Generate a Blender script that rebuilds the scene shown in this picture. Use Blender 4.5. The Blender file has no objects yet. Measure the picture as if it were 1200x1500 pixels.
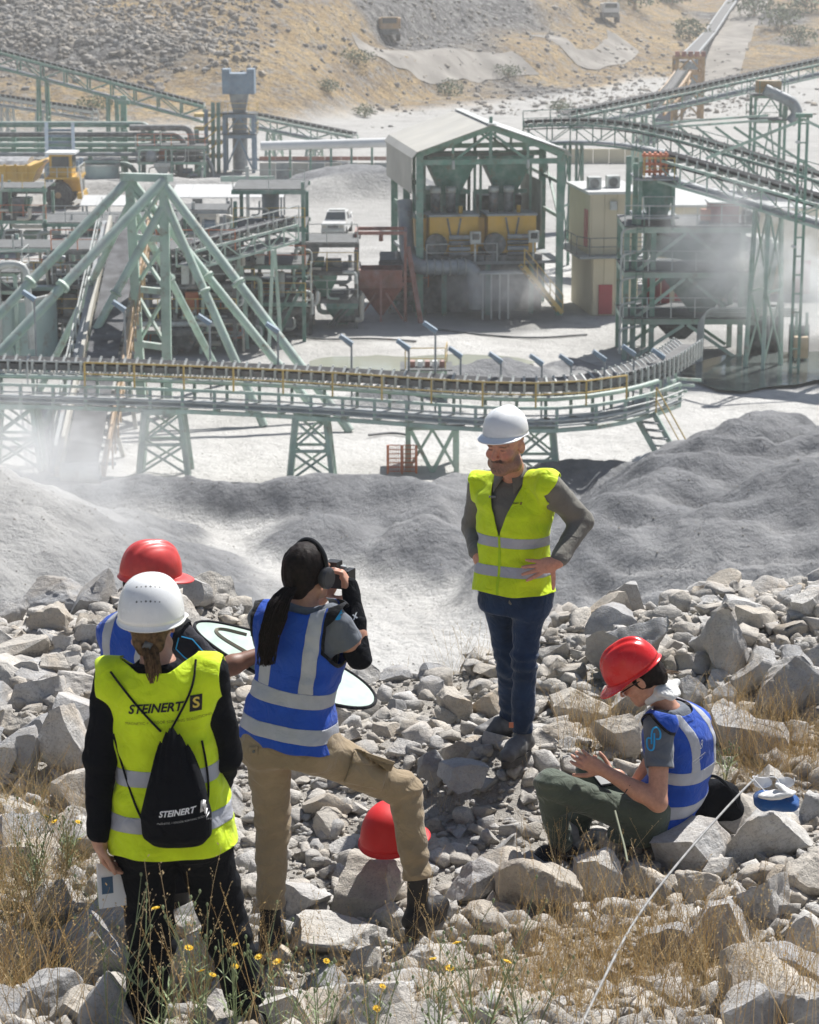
import bpy, bmesh, math, random
import numpy as np
from mathutils import Vector, Matrix, noise as mnoise
from mathutils.bvhtree import BVHTree

# ------------------------------------------------------------------ camera, sky, sun, exposure
scene = bpy.context.scene
C = scene.collection
R = math.radians
CAMZ, PITCH, FPX = 4.4, R(13.5), 3540.0
cam_d = bpy.data.cameras.new('camera')
cam = bpy.data.objects.new('camera', cam_d); C.objects.link(cam)
cam.location = (0, 0, CAMZ); cam.rotation_euler = (math.pi/2 - PITCH, 0, 0)
cam_d.sensor_fit = 'VERTICAL'; cam_d.sensor_height = 36.0; cam_d.sensor_width = 28.8
cam_d.lens = FPX/1500*36.0
cam_d.clip_start = 0.1; cam_d.clip_end = 6000
cam_d.dof.use_dof = True; cam_d.dof.focus_distance = 11.6; cam_d.dof.aperture_fstop = 9.0
scene.camera = cam

SUN_EL, SUN_AZ = R(54), R(33)            # azimuth measured from +Y (away from camera) towards +X
sdir = Vector((math.sin(SUN_AZ)*math.cos(SUN_EL), math.cos(SUN_AZ)*math.cos(SUN_EL), math.sin(SUN_EL)))
world = bpy.data.worlds.new('World'); scene.world = world; world.use_nodes = True
wn = world.node_tree; wn.nodes.clear()
wo = wn.nodes.new('ShaderNodeOutputWorld'); wb = wn.nodes.new('ShaderNodeBackground'); ws = wn.nodes.new('ShaderNodeTexSky')
ws.sky_type = 'NISHITA'; ws.sun_disc = False; ws.sun_elevation = SUN_EL; ws.sun_rotation = SUN_AZ
ws.air_density = 1.0; ws.dust_density = 1.4; ws.ozone_density = 1.0; ws.altitude = 900
wb.inputs['Strength'].default_value = 0.06
wn.links.new(ws.outputs[0], wb.inputs['Color']); wn.links.new(wb.outputs[0], wo.inputs['Surface'])
sun_d = bpy.data.lights.new('sun', 'SUN'); sun_d.energy = 5.0; sun_d.angle = R(0.53); sun_d.color = (1.0, 0.98, 0.945)
sun = bpy.data.objects.new('sun', sun_d); C.objects.link(sun)
sun.rotation_euler = sdir.to_track_quat('Z', 'Y').to_euler(); sun.location = (30, 60, 60)
scene.view_settings.view_transform = 'Standard'; scene.view_settings.look = 'None'
scene.view_settings.exposure = 0.62; scene.view_settings.gamma = 1.0
scene.view_settings.use_curve_mapping = False
scene.cycles.volume_bounces = 4; scene.cycles.max_bounces = 10

# ------------------------------------------------------------------ pixel <-> world
CF = np.array([0, math.cos(PITCH), -math.sin(PITCH)]); CU = np.array([0, math.sin(PITCH), math.cos(PITCH)])
def ray(px, py):
    return CF + np.array([(px-600)/FPX, 0, 0]) - CU*((py-750)/FPX)
def W(px, py, Y):                       # the point of the place seen at (px, py) that stands Y metres ahead
    d = ray(px, py); t = Y/d[1]
    return np.array([d[0]*t, Y, CAMZ + d[2]*t])
FLOOR = -17.6
def G(px, py, z=FLOOR):                 # ... that lies at height z
    d = ray(px, py); t = (z-CAMZ)/d[2]
    return np.array([d[0]*t, d[1]*t, z])
V3 = lambda *a: np.array(a, dtype=float)
def lerp(a, b, t): return a + (b-a)*t

# ------------------------------------------------------------------ numpy noise
def _h(ix, iy, iz):
    n = (ix.astype(np.int64)*374761393 + iy.astype(np.int64)*668265263 + iz.astype(np.int64)*2147483647) & 0xffffffff
    n = ((n ^ (n >> 13))*1274126177) & 0xffffffff
    n = ((n ^ (n >> 15))*2246822519) & 0xffffffff
    return ((n ^ (n >> 16)) & 0xffff).astype(np.float32)/32767.5 - 1.0
def vnoise(x, y, z):
    x, y, z = np.broadcast_arrays(np.asarray(x, float), np.asarray(y, float), np.asarray(z, float))
    ix, iy, iz = np.floor(x), np.floor(y), np.floor(z)
    fx, fy, fz = x-ix, y-iy, z-iz
    ux, uy, uz = fx*fx*(3-2*fx), fy*fy*(3-2*fy), fz*fz*(3-2*fz)
    def L(a, b, t): return a+(b-a)*t
    c = lambda a, b, d: _h(ix+a, iy+b, iz+d)
    return L(L(L(c(0,0,0), c(1,0,0), ux), L(c(0,1,0), c(1,1,0), ux), uy),
             L(L(c(0,0,1), c(1,0,1), ux), L(c(0,1,1), c(1,1,1), ux), uy), uz)
def fbm(x, y, z=0., o=4, g=.5):
    s = 0; a = 1.; f = 1.
    for i in range(o):
        s = s + a*vnoise(x*f+7.3*i, y*f+3.1*i, np.asarray(z)*f+1.7*i); a *= g; f *= 2.03
    return s
def sstep(a, b, x):
    t = np.clip((x-a)/(b-a), 0, 1); return t*t*(3-2*t)

# ------------------------------------------------------------------ materials
MATS = {}
def nmat(name):
    m = bpy.data.materials.new(name); m.use_nodes = True
    nt = m.node_tree; b = nt.nodes['Principled BSDF']
    return m, nt, b
def N(nt, kind, **kw):
    n = nt.nodes.new('ShaderNode'+kind)
    for k, v in kw.items():
        if hasattr(n, k): setattr(n, k, v)
        else: n.inputs[k].default_value = v
    return n
def ramp(nt, fac, stops):
    r = nt.nodes.new('ShaderNodeValToRGB'); e = r.color_ramp.elements
    while len(e) < len(stops): e.new(0.5)
    for i, (p, c) in enumerate(stops):
        e[i].position = p; e[i].color = (c[0], c[1], c[2], 1) if hasattr(c, '__len__') else (c, c, c, 1)
    nt.links.new(fac, r.inputs[0]); return r.outputs[0]
def mixc(nt, fac, a, b, mode='MIX'):
    m = nt.nodes.new('ShaderNodeMix'); m.data_type = 'RGBA'; m.blend_type = mode
    for sock, v in ((m.inputs['Factor'], fac), (m.inputs['A'], a), (m.inputs['B'], b)):
        if hasattr(v, 'is_linked'): nt.links.new(v, sock)
        elif isinstance(v, (int, float)): sock.default_value = v if sock.type == 'VALUE' else (v, v, v, 1)
        else: sock.default_value = (v[0], v[1], v[2], 1)
    m.clamp_factor = True
    return m.outputs['Result']
def mth(nt, op, a, b=None, c=None):
    m = nt.nodes.new('ShaderNodeMath'); m.operation = op
    for i, v in enumerate((a, b, c)):
        if v is None: continue
        if hasattr(v, 'is_linked'): nt.links.new(v, m.inputs[i])
        else: m.inputs[i].default_value = v
    return m.outputs[0]
def noise_out(nt, scale, detail=4, rough=.55, vec=None, dist=0.):
    if vec is None:
        vec = nt.nodes.new('ShaderNodeNewGeometry').outputs['Position']
    n = N(nt, 'TexNoise'); n.inputs['Scale'].default_value = scale; n.inputs['Detail'].default_value = detail
    n.inputs['Roughness'].default_value = rough; n.inputs['Distortion'].default_value = dist
    nt.links.new(vec, n.inputs['Vector']); return n.outputs['Fac']
def bump(nt, b, height, strength, dist):
    bp = N(nt, 'Bump'); bp.inputs['Strength'].default_value = strength; bp.inputs['Distance'].default_value = dist
    nt.links.new(height, bp.inputs['Height']); nt.links.new(bp.outputs[0], b.inputs['Normal'])
def mat(name, col, rough=.6, metal=0., var=.18, scale=1.2, dust=0., bmp=0., bscale=60., bdist=.004, spec=.4, sub=0.):
    if name in MATS: return MATS[name]
    m, nt, b = nmat(name)
    f = noise_out(nt, scale, 5)
    c0 = [max(0, c*(1-var*1.6)) for c in col]; c1 = [min(1, c*(1+var*1.2)) for c in col]
    c = ramp(nt, f, [(.28, c0), (.72, c1)])
    if dust:
        g = nt.nodes.new('ShaderNodeNewGeometry'); s = nt.nodes.new('ShaderNodeSeparateXYZ')
        nt.links.new(g.outputs['Normal'], s.inputs[0])
        f2 = noise_out(nt, scale*2.3, 4)
        up = mth(nt, 'MULTIPLY_ADD', s.outputs['Z'], .55, .28)
        fac = mth(nt, 'MULTIPLY', mth(nt, 'MAXIMUM', mth(nt, 'ADD', up, mth(nt, 'MULTIPLY_ADD', f2, 1.4, -.75)), 0.), dust)
        c = mixc(nt, fac, c, (.50, .49, .47))
    if dust >= .4 and 'tyre' not in name:
        rs_ = ramp(nt, noise_out(nt, scale*1.9, 6, .7), [(.56, 0.), (.70, .7)]); c = mixc(nt, rs_, c, (.20, .105, .06))
        st_ = ramp(nt, noise_out(nt, scale*.5, 5, .7), [(.5, 0.), (.75, .55)]); c = mixc(nt, st_, c, (.42, .41, .39))
    nt.links.new(c, b.inputs['Base Color'])
    r2 = noise_out(nt, scale*3, 3)
    nt.links.new(mth(nt, 'MULTIPLY_ADD', r2, .3, rough-.15), b.inputs['Roughness'])
    b.inputs['Metallic'].default_value = metal; b.inputs['Specular IOR Level'].default_value = spec
    if sub:
        b.inputs['Subsurface Weight'].default_value = sub; b.inputs['Subsurface Radius'].default_value = (.012, .004, .002)
    if bmp: bump(nt, b, noise_out(nt, bscale, 4), bmp, bdist)
    MATS[name] = m; return m

# ------------------------------------------------------------------ objects
WM = {}
def tag(o, label=None, cat=None, group=None, kind=None):
    if label: o['label'] = label
    if cat: o['category'] = cat
    if group: o['group'] = group
    if kind: o['kind'] = kind
    return o
def thing(name, label, cat, loc=(0,0,0), group=None):
    o = bpy.data.objects.new(name, None); C.objects.link(o); o.location = [float(v) for v in loc]
    o.empty_display_size = .2
    WM[o] = Matrix.Translation(Vector([float(v) for v in loc])); return tag(o, label, cat, group)
def attach(o, parent, M=None):
    M = M or Matrix.Identity(4); WM[o] = M
    if parent is not None:
        o.parent = parent; o.matrix_parent_inverse = WM[parent].inverted()
    o.matrix_basis = M
    return o
def mobj(name, me, m, parent=None, M=None):
    o = bpy.data.objects.new(name, me); C.objects.link(o)
    if m is not None and len(me.materials) == 0: me.materials.append(m)
    return attach(o, parent, M)
def mesh_np(name, v, f, smooth=False):
    me = bpy.data.meshes.new(name)
    v = np.asarray(v, np.float32).reshape(-1, 3)
    if isinstance(f, np.ndarray):
        k = f.shape[1]; nf = len(f)
        me.vertices.add(len(v)); me.vertices.foreach_set('co', v.ravel())
        me.loops.add(nf*k); me.loops.foreach_set('vertex_index', f.astype(np.int32).ravel())
        me.polygons.add(nf); me.polygons.foreach_set('loop_start', np.arange(nf, dtype=np.int32)*k)
        me.update(calc_edges=True)
    else:
        me.from_pydata(v.tolist(), [], f)
    if smooth: me.polygons.foreach_set('use_smooth', np.ones(len(me.polygons), bool))
    me.validate(); return me
def set_col(me, cols, name='Col'):
    a = me.color_attributes.new(name, 'FLOAT_COLOR', 'POINT')
    c = np.ones((len(me.vertices), 4), np.float32); c[:, :cols.shape[1]] = cols
    a.data.foreach_set('color', c.ravel())
_cube, _cyl = {}, {}
def cube_mesh(m):
    if m.name not in _cube:
        v = [(x, y, z) for x in (-.5, .5) for y in (-.5, .5) for z in (-.5, .5)]
        f = [(0,1,3,2), (4,6,7,5), (0,4,5,1), (2,3,7,6), (0,2,6,4), (1,5,7,3)]
        me = mesh_np('bar', v, f); me.materials.append(m); _cube[m.name] = me
    return _cube[m.name]
def cyl_mesh(m, n=12):
    if (m.name, n) not in _cyl:
        v = [(.5*math.cos(2*math.pi*i/n), y, .5*math.sin(2*math.pi*i/n)) for y in (-.5, .5) for i in range(n)]
        f = [(i, (i+1) % n, n+(i+1) % n, n+i) for i in range(n)] + [tuple(range(n-1, -1, -1)), tuple(range(n, 2*n))]
        me = mesh_np('rod', v, f); me.materials.append(m)
        for p in me.polygons[:n]: p.use_smooth = True
        _cyl[(m.name, n)] = me
    return _cyl[(m.name, n)]
def frame_m(a, b, w, h, up=(0,0,1)):
    a, b = Vector(a), Vector(b); d = b-a; L = d.length; d.normalize(); u = Vector(up)
    s = d.cross(u)
    if s.length < 1e-3: s = d.cross(Vector((0,1,0)))
    s.normalize(); u = s.cross(d)
    M = Matrix.Identity(4)
    for i in range(3): M[i][0] = s[i]*w; M[i][1] = d[i]*L; M[i][2] = u[i]*h; M[i][3] = (a[i]+b[i])/2
    return M
def beam(p, name, a, b, w, h, m, up=(0,0,1)):
    return mobj(name, cube_mesh(m), None, p, frame_m(a, b, w, h, up))
def rod(p, name, a, b, d, m, n=12):
    return mobj(name, cyl_mesh(m, n), None, p, frame_m(a, b, d, d))
def boxo(p, name, c, s, m, rz=0., rx=0., ry=0.):
    M = Matrix.Translation(Vector([float(v) for v in c])) @ Matrix.Rotation(rz, 4, 'Z') @ Matrix.Rotation(rx, 4, 'X') @ Matrix.Rotation(ry, 4, 'Y') @ Matrix.Diagonal((s[0], s[1], s[2], 1))
    return mobj(name, cube_mesh(m), None, p, M)
class MB:
    def __init__(s): s.v = []; s.f = []
    def add(s, v, f):
        n = len(s.v); s.v += [tuple(float(c) for c in q) for q in v]; s.f += [tuple(i+n for i in q) for q in f]; return s
    def beam(s, a, b, w, h, up=(0,0,1)):
        M = frame_m(a, b, w, h, up)
        v = [M @ Vector((x, y, z)) for x in (-.5, .5) for y in (-.5, .5) for z in (-.5, .5)]
        return s.add(v, [(0,1,3,2), (4,6,7,5), (0,4,5,1), (2,3,7,6), (0,2,6,4), (1,5,7,3)])
    def box(s, c, sz, rz=0.):
        cx, sx = math.cos(rz), math.sin(rz); v = []
        for x in (-.5, .5):
            for y in (-.5, .5):
                for z in (-.5, .5):
                    X, Y = x*sz[0], y*sz[1]; v.append((c[0]+X*cx-Y*sx, c[1]+X*sx+Y*cx, c[2]+z*sz[2]))
        return s.add(v, [(0,1,3,2), (4,6,7,5), (0,4,5,1), (2,3,7,6), (0,2,6,4), (1,5,7,3)])
    def tube(s, pts, r, n=8, cap=True):
        pts = [Vector([float(c) for c in p]) for p in pts]; k = len(pts); rr = r if hasattr(r, '__len__') else [r]*k
        v = []; prev = None
        for i, p in enumerate(pts):
            d = (pts[min(i+1, k-1)]-pts[max(i-1, 0)]); d.normalize()
            if prev is None:
                ref = Vector((0,0,1)) if abs(d.z) < .9 else Vector((1,0,0)); a = d.cross(ref).normalized()
            else:
                a = (prev - d*prev.dot(d)).normalized()
            prev = a; b = d.cross(a)
            for j in range(n):
                t = 2*math.pi*j/n; v.append(p + (a*math.cos(t)+b*math.sin(t))*rr[i])
        f = []
        for i in range(k-1):
            for j in range(n):
                f.append((i*n+j, i*n+(j+1) % n, (i+1)*n+(j+1) % n, (i+1)*n+j))
        if cap: f += [tuple(range(n-1, -1, -1)), tuple(range((k-1)*n, k*n))]
        return s.add(v, f)
    def lathe(s, prof, c=(0,0,0), n=16, axis='z'):
        v = []; k = len(prof)
        for r, h in prof:
            for j in range(n):
                t = 2*math.pi*j/n; a, b = r*math.cos(t), r*math.sin(t)
                q = (a, b, h) if axis == 'z' else ((a, h, b) if axis == 'y' else (h, a, b))
                v.append((c[0]+q[0], c[1]+q[1], c[2]+q[2]))
        f = [(i*n+j, i*n+(j+1) % n, (i+1)*n+(j+1) % n, (i+1)*n+j) for i in range(k-1) for j in range(n)]
        f += [tuple(range(n-1, -1, -1)), tuple(range((k-1)*n, k*n))]
        return s.add(v, f)
    def loft(s, rings, cap=True):
        n = len(rings[0]); v = [q for r_ in rings for q in r_]; k = len(rings)
        f = [(i*n+j, i*n+(j+1) % n, (i+1)*n+(j+1) % n, (i+1)*n+j) for i in range(k-1) for j in range(n)]
        if cap: f += [tuple(range(n-1, -1, -1)), tuple(range((k-1)*n, k*n))]
        return s.add(v, f)
    def build(s, name, m, parent=None, smooth=False, M=None):
        me = bpy.data.meshes.new(name); me.from_pydata(s.v, [], s.f); me.update()
        bm = bmesh.new(); bm.from_mesh(me); bmesh.ops.recalc_face_normals(bm, faces=bm.faces); bm.to_mesh(me); bm.free()
        if smooth:
            me.polygons.foreach_set('use_smooth', np.ones(len(me.polygons), bool)); me.set_sharp_from_angle(angle=R(40))
        return mobj(name, me, m, parent, M)
# ------------------------------------------------------------------ terrain
def h_near(x, y):
    x = np.asarray(x, float); y = np.asarray(y, float)
    z = 0.12 + 0.0*x
    z = z + np.maximum(0, 9.3-y)*0.27 + np.maximum(0, -1.2-x)*np.maximum(0, 10.5-y)*.035
    z = z + .34*np.exp(-((x-3.6)/1.7)**2-((y-13.9)/1.2)**2) + .16*np.exp(-((x-1.9)/1.0)**2-((y-13.6)/.9)**2)
    z = z + .20*np.exp(-((x+2.4)/1.0)**2-((y-13.6)/1.0)**2) + .06*np.exp(-((x+.2)/1.0)**2-((y-12.3)/.8)**2) + .2*np.exp(-((x+1.35)/.45)**2-((y-14.3)/.7)**2)
    z = z + .15*np.exp(-((x-2.4)/.9)**2-((y-9.6)/1.0)**2)
    z = z + .20*np.exp(-((x-.52)/.55)**2-((y-11.75)/.5)**2)
    z = z + .07*fbm(x*.9, y*.9, 2.2, 3) + .03*fbm(x*3.5, y*3.5, 5.1, 3)
    edge = 14.75 + .35*vnoise(x*.5, 3.3, 1.) - 1.0*np.exp(-((x-.02)/.75)**2) + .25*sstep(1.5, 4, x)
    d = np.maximum(0, y-edge); sl = d*d/(d+.5)*.9
    return z - sl
def cone(x, y, px, py, Y, rep, k=1.0):
    p = W(px, py, Y); d = np.sqrt((x-p[0])**2*k+(y-p[1])**2+.7)
    return p[2]+.25-d*rep
def ridge(x, y, pts, rep, round_=.5):
    best = np.full(np.shape(x), -1e3)
    P = [W(*q) for q in pts]
    for a, b in zip(P[:-1], P[1:]):
        ab = b-a; L2 = ab[0]**2+ab[1]**2
        t = np.clip(((x-a[0])*ab[0]+(y-a[1])*ab[1])/L2, 0, 1)
        d = np.sqrt((x-a[0]-t*ab[0])**2+(y-a[1]-t*ab[1])**2+round_)
        best = np.maximum(best, a[2]+t*ab[2]+.2-d*rep)
    return best
def smx(a, b, k):
    h = np.clip(.5+.5*(a-b)/k, 0, 1); return b+(a-b)*h+k*h*(1-h)
def terrain(x, y, want=False):
    x = np.asarray(x, float); y = np.asarray(y, float)
    base = FLOOR + .10*fbm(x*.12, y*.12, .5, 3) + .03*fbm(x*.9, y*.9, 4., 3)
    # tyre tracks on the loading floor
    u = x*.86+y*.5; w_ = -x*.5+y*.86
    trk = sstep(66, 70, y)*sstep(88, 82, y)*sstep(-8, -3, x)*sstep(9, 4, x)
    base = base + trk*.05*np.sin(u*7.5+1.2*vnoise(u*.6, w_*.5, 0))*(.5+.5*np.sign(np.sin(w_*2.4+.8*vnoise(x*.3, y*.3, 9.))))
    # berm flank below the people
    toe = CAMZ-4.4 - (y-15.5)*.80
    base = smx(base, toe, .8)
    wrp = .9*fbm(x*.33, y*.33, 1.3, 3)
    X, Y = x+wrp, y+.9*fbm(x*.33, y*.33, 8.3, 3)
    pl = ridge(X, Y, [(30, 712, 93), (210, 688, 93), (330, 700, 91), (470, 688, 90), (560, 690, 90), (640, 705, 88), (700, 690, 91), (800, 670, 94), (905, 668, 95)], .62)
    pl = smx(pl, cone(X, Y, 200, 742, 85, .60), .6)
    pl = smx(pl, cone(X, Y, -190, 640, 77, .50, .8), .5)
    pl = smx(pl, cone(X, Y, 470, 740, 85, .62), .7)
    pl = smx(pl, cone(X, Y, 640, 752, 83, .60), .7)
    # the big slumped stockpile on the right
    b = ridge(X, Y, [(1125, 606, 89), (1060, 640, 86), (985, 690, 83), (910, 725, 80.5), (860, 760, 78.5)], .62, .9)
    b = smx(b, cone(X, Y, 1195, 650, 86, .52), .8)
    b = smx(b, cone(X, Y, 1330, 640, 80, .50), .8)
    b = smx(b, cone(X, Y, 1050, 760, 77.5, .50), 1.0)
    near_r = sstep(4.5, 7.5, x)*sstep(70, 76, y)
    rad = np.sqrt((x-13.5)**2+((y-91)*1.15)**2)
    slump = np.abs(np.sin(rad*1.25+2.4*fbm(x*.25, y*.25, 3.3, 3)))
    b = b + near_r*(.50*slump**.8-.3) + .3*near_r
    pl = smx(pl, b, .5)
    # low grey heaps behind the conveyor
    hp = cone(X, Y, 735, 530, 118, .36); hp = smx(hp, cone(X, Y, 690, 540, 117, .4), .4)
    hp = smx(hp, cone(X, Y, 850, 528, 121, .34), .4); hp = smx(hp, cone(X, Y, 560, 560, 113, .4), .4)
    hp = smx(hp, cone(X, Y, 535, 238, 212, .35), .4); hp = smx(hp, cone(X, Y, 490, 246, 212, .35), .4)
    pl = smx(pl, hp, .3)
    win = sstep(64, 70, y)
    pl = np.where(win > 0, pl, -1e3)
    rough = .13*fbm(x*.45, y*.45, 2., 3)+.15*np.abs(fbm(x*1.1, y*.4, 6., 2))+.035*fbm(x*4.2, y*4.2, 6., 2)
    z = smx(base, pl+rough, .35)
    ore = sstep(.05, .75, pl-base)*(1-.55*sstep(-7.5, -12, x)*sstep(92, 84, y))
    # windrow bund beside the haul road
    bund = np.exp(-((y-206-.02*x)/2.4)**2)*sstep(-34, -26, x)*sstep(4, -1, x)
    z = z + bund*1.5*(1+.3*fbm(x*.3, y*.3, 2., 2))
    # hills behind
    un = x/np.maximum(y, 60)
    n1 = fbm(x*.02, y*.02, 3., 5); n2 = fbm(x*.07, y*.07, 7., 4)
    start = 262 + 55*sstep(-.08, .05, un) + 60*sstep(.03, .12, un) + 12*n1
    slope = .30 - .13*sstep(-.05, .03, un) - .09*sstep(.06, .12, un)
    dd = np.maximum(0, y-start)
    hill = dd*dd/(dd+14)*slope + (1.6*n1+.9*n2)*sstep(0, 25, dd)
    # terraces of waste rock in the middle
    ter = sstep(-.035, -.005, un)*sstep(.09, .06, un)
    st = 6.0; hq = np.floor(hill/st)*st + st*sstep(.35, .95, hill/st-np.floor(hill/st))
    hill = lerp(hill, hq, ter*.75)
    hill = np.minimum(hill, 34+.012*np.maximum(0, y-300)+2*n1)
    z = z + hill
    if not want: return z
    veg = sstep(2, 16, dd)
    return z, ore, veg, ter, n1, n2
def hit(px, py, y0=60., y1=1500.):      # where the ray through a pixel meets the terrain
    d = ray(px, py); t = np.concatenate([np.arange(y0, 400, .25), np.arange(400, y1, 2.)])/d[1]
    zz = terrain(d[0]*t, d[1]*t); k = np.argmax(CAMZ+d[2]*t < zz)
    return V3(d[0]*t[k], d[1]*t[k], zz[k])

# near ground: the crest of the berm the crew stands on
nx, ny = 300, 360
gx = np.linspace(-8, 8, nx); gy = np.concatenate([np.linspace(-3, 7, 60), np.linspace(7.05, 17.5, ny-60)])
XX, YY = np.meshgrid(gx, gy); ZZ = h_near(XX, YY)
idx = np.arange(nx*ny).reshape(ny, nx)
quads = np.stack([idx[:-1, :-1], idx[:-1, 1:], idx[1:, 1:], idx[1:, :-1]], -1).reshape(-1, 4)
m, nt, b = nmat('dusty_ground')
c = ramp(nt, noise_out(nt, 1.6, 6, .65), [(.25, (.33, .30, .265)), (.5, (.46, .43, .385)), (.75, (.56, .53, .48))])
c = mixc(nt, ramp(nt, noise_out(nt, 45, 3, .7), [(.45, 0.), (.62, 1.)]), c, (.38, .35, .31))
nt.links.new(c, b.inputs['Base Color']); b.inputs['Roughness'].default_value = .95; b.inputs['Specular IOR Level'].default_value = .15
bump(nt, b, mth(nt, 'ADD', noise_out(nt, 28, 6, .7), mth(nt, 'MULTIPLY', noise_out(nt, 120, 3, .6), .5)), 1.0, .03)
ground = mobj('rocky_ground', mesh_np('rocky_ground', np.stack([XX, YY, ZZ], -1), quads, True), m)
tag(ground, kind='structure')

# pit floor, stockpiles and hills: one sheet out to the far hills
ys = [16.4]
while ys[-1] < 1500:
    y = ys[-1]; ys.append(y + (.9 if y < 62 else .26 if y < 100 else .26*(y/100)**1.6 if y < 300 else .0065*y))
ys = np.array(ys); us = np.concatenate([np.linspace(-.42, -.195, 24)[:-1], np.linspace(-.195, .195, 190), np.linspace(.195, .42, 24)[1:]])
UU, YY = np.meshgrid(us, ys); XX = UU*(YY+12)
ZZ, ore, veg, ter, n1, n2 = terrain(XX, YY, True)
ny, nx = XX.shape; idx = np.arange(nx*ny).reshape(ny, nx)
quads = np.stack([idx[:-1, :-1], idx[:-1, 1:], idx[1:, 1:], idx[1:, :-1]], -1).reshape(-1, 4)
me = mesh_np('pit_ground', np.stack([XX, YY, ZZ], -1), quads, True)
scree = np.clip(sstep(.0, .6, fbm(XX*.03, YY*.03, 9., 5)+.45*ter+.55*sstep(-.075, -.12, UU)*sstep(275, 300, YY)), 0, 1)
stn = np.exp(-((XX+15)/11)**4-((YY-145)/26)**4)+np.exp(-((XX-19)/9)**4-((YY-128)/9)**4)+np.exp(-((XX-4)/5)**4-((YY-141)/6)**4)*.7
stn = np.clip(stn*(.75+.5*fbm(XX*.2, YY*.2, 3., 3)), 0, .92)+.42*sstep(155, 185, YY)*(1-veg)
set_col(me, np.stack([ore, veg, scree, stn], -1).reshape(-1, 4).astype(np.float32))
m, nt, b = nmat('pit_dust')
at = N(nt, 'Attribute', attribute_name='Col'); sp = N(nt, 'SeparateColor'); nt.links.new(at.outputs['Color'], sp.inputs[0])
floorc = ramp(nt, noise_out(nt, .16, 6, .62), [(.25, (.46, .445, .42)), (.5, (.60, .585, .555)), (.75, (.68, .665, .635))])
floorc = mixc(nt, ramp(nt, noise_out(nt, .7, 5, .7), [(.48, 0.), (.72, .6)]), floorc, (.36, .35, .33))
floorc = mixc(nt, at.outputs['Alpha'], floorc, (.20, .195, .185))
orec = ramp(nt, noise_out(nt, .9, 6, .65), [(.28, (.165, .167, .172)), (.72, (.29, .292, .297))])
orec = mixc(nt, ramp(nt, noise_out(nt, 9, 3, .7), [(.5, 0.), (.7, .4)]), orec, (.19, .19, .2))
orec = mixc(nt, ramp(nt, noise_out(nt, .22, 4, .6), [(.5, 0.), (.72, .6)]), orec, (.46, .45, .44))
c = mixc(nt, sp.outputs['Red'], floorc, orec)
grass = ramp(nt, noise_out(nt, .12, 7, .72), [(.32, (.20, .16, .12)), (.48, (.42, .30, .16)), (.68, (.60, .45, .24))])
grass = mixc(nt, ramp(nt, noise_out(nt, .55, 5, .75), [(.47, 0.), (.62, .85)]), grass, (.33, .315, .30))
rockc = ramp(nt, noise_out(nt, .45, 6, .75), [(.34, (.06, .06, .065)), (.52, (.17, .165, .16)), (.72, (.38, .365, .345))])
grass = mixc(nt, ramp(nt, noise_out(nt, 1.5, 5, .8), [(.50, 0.), (.60, .8)]), grass, (.15, .125, .095))
rockc = mixc(nt, ramp(nt, noise_out(nt, 1.3, 5, .8), [(.52, 0.), (.62, .8)]), rockc, (.46, .45, .43))
vegc = mixc(nt, sp.outputs['Blue'], grass, rockc)
c = mixc(nt, sp.outputs['Green'], c, vegc)
nt.links.new(c, b.inputs['Base Color']); b.inputs['Roughness'].default_value = .95; b.inputs['Specular IOR Level'].default_value = .1
hh = mth(nt, 'ADD', noise_out(nt, 2.5, 6, .7), mth(nt, 'MULTIPLY', mth(nt, 'MULTIPLY', noise_out(nt, .5, 6, .75), 6.), sp.outputs['Green']))
bump(nt, b, hh, 1.0, .3)
pit = mobj('pit_ground', me, m); tag(pit, kind='structure')

# haul roads over the hills, draped on the terrain
road_m = mat('road_dust', (.27, .25, .225), .95, var=.22, scale=.25, spec=.1)
def road(name, pts, width):
    P = [hit(*q, 250.) for q in pts]; v = []; f = []; fine = []
    for a, b_ in zip(P[:-1], P[1:]):
        for t in np.linspace(0, 1, 24)[:-1]: fine.append(lerp(a, b_, t))
    fine.append(P[-1]); F = np.array(fine)
    for k in range(8): F[1:-1] = (F[:-2]+2*F[1:-1]+F[2:])/4
    nw = 6
    for i in range(len(F)):
        d = F[min(i+1, len(F)-1)]-F[max(i-1, 0)]; s = V3(d[1], -d[0], 0); s /= np.linalg.norm(s)+1e-9
        for j in range(nw): v.append(F[i]+s*width*(j/(nw-1)-.5))
    v = np.array(v); zt = terrain(v[:, 0], v[:, 1]).reshape(-1, nw)
    cz = zt.mean(1); 
    for k in range(4): cz[1:-1] = (cz[:-2]+2*cz[1:-1]+cz[2:])/4
    v[:, 2] = zt.ravel()+.12
    q = np.array([(i*nw+j, i*nw+j+1, (i+1)*nw+j+1, (i+1)*nw+j) for i in range(len(F)-1) for j in range(nw-1)])
    o = mobj(name, mesh_np(name, v, q, True), road_m); tag(o, kind='structure')
road('haul_road', [(520, 62), (560, 80), (620, 92), (700, 96), (770, 92)], 5.5)
road('haul_road', [(790, 52), (835, 72), (850, 92), (890, 88), (915, 70), (890, 55)], 5)
road('haul_road', [(1040, 128), (1058, 90), (1075, 50), (1100, 4)], 7)
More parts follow.
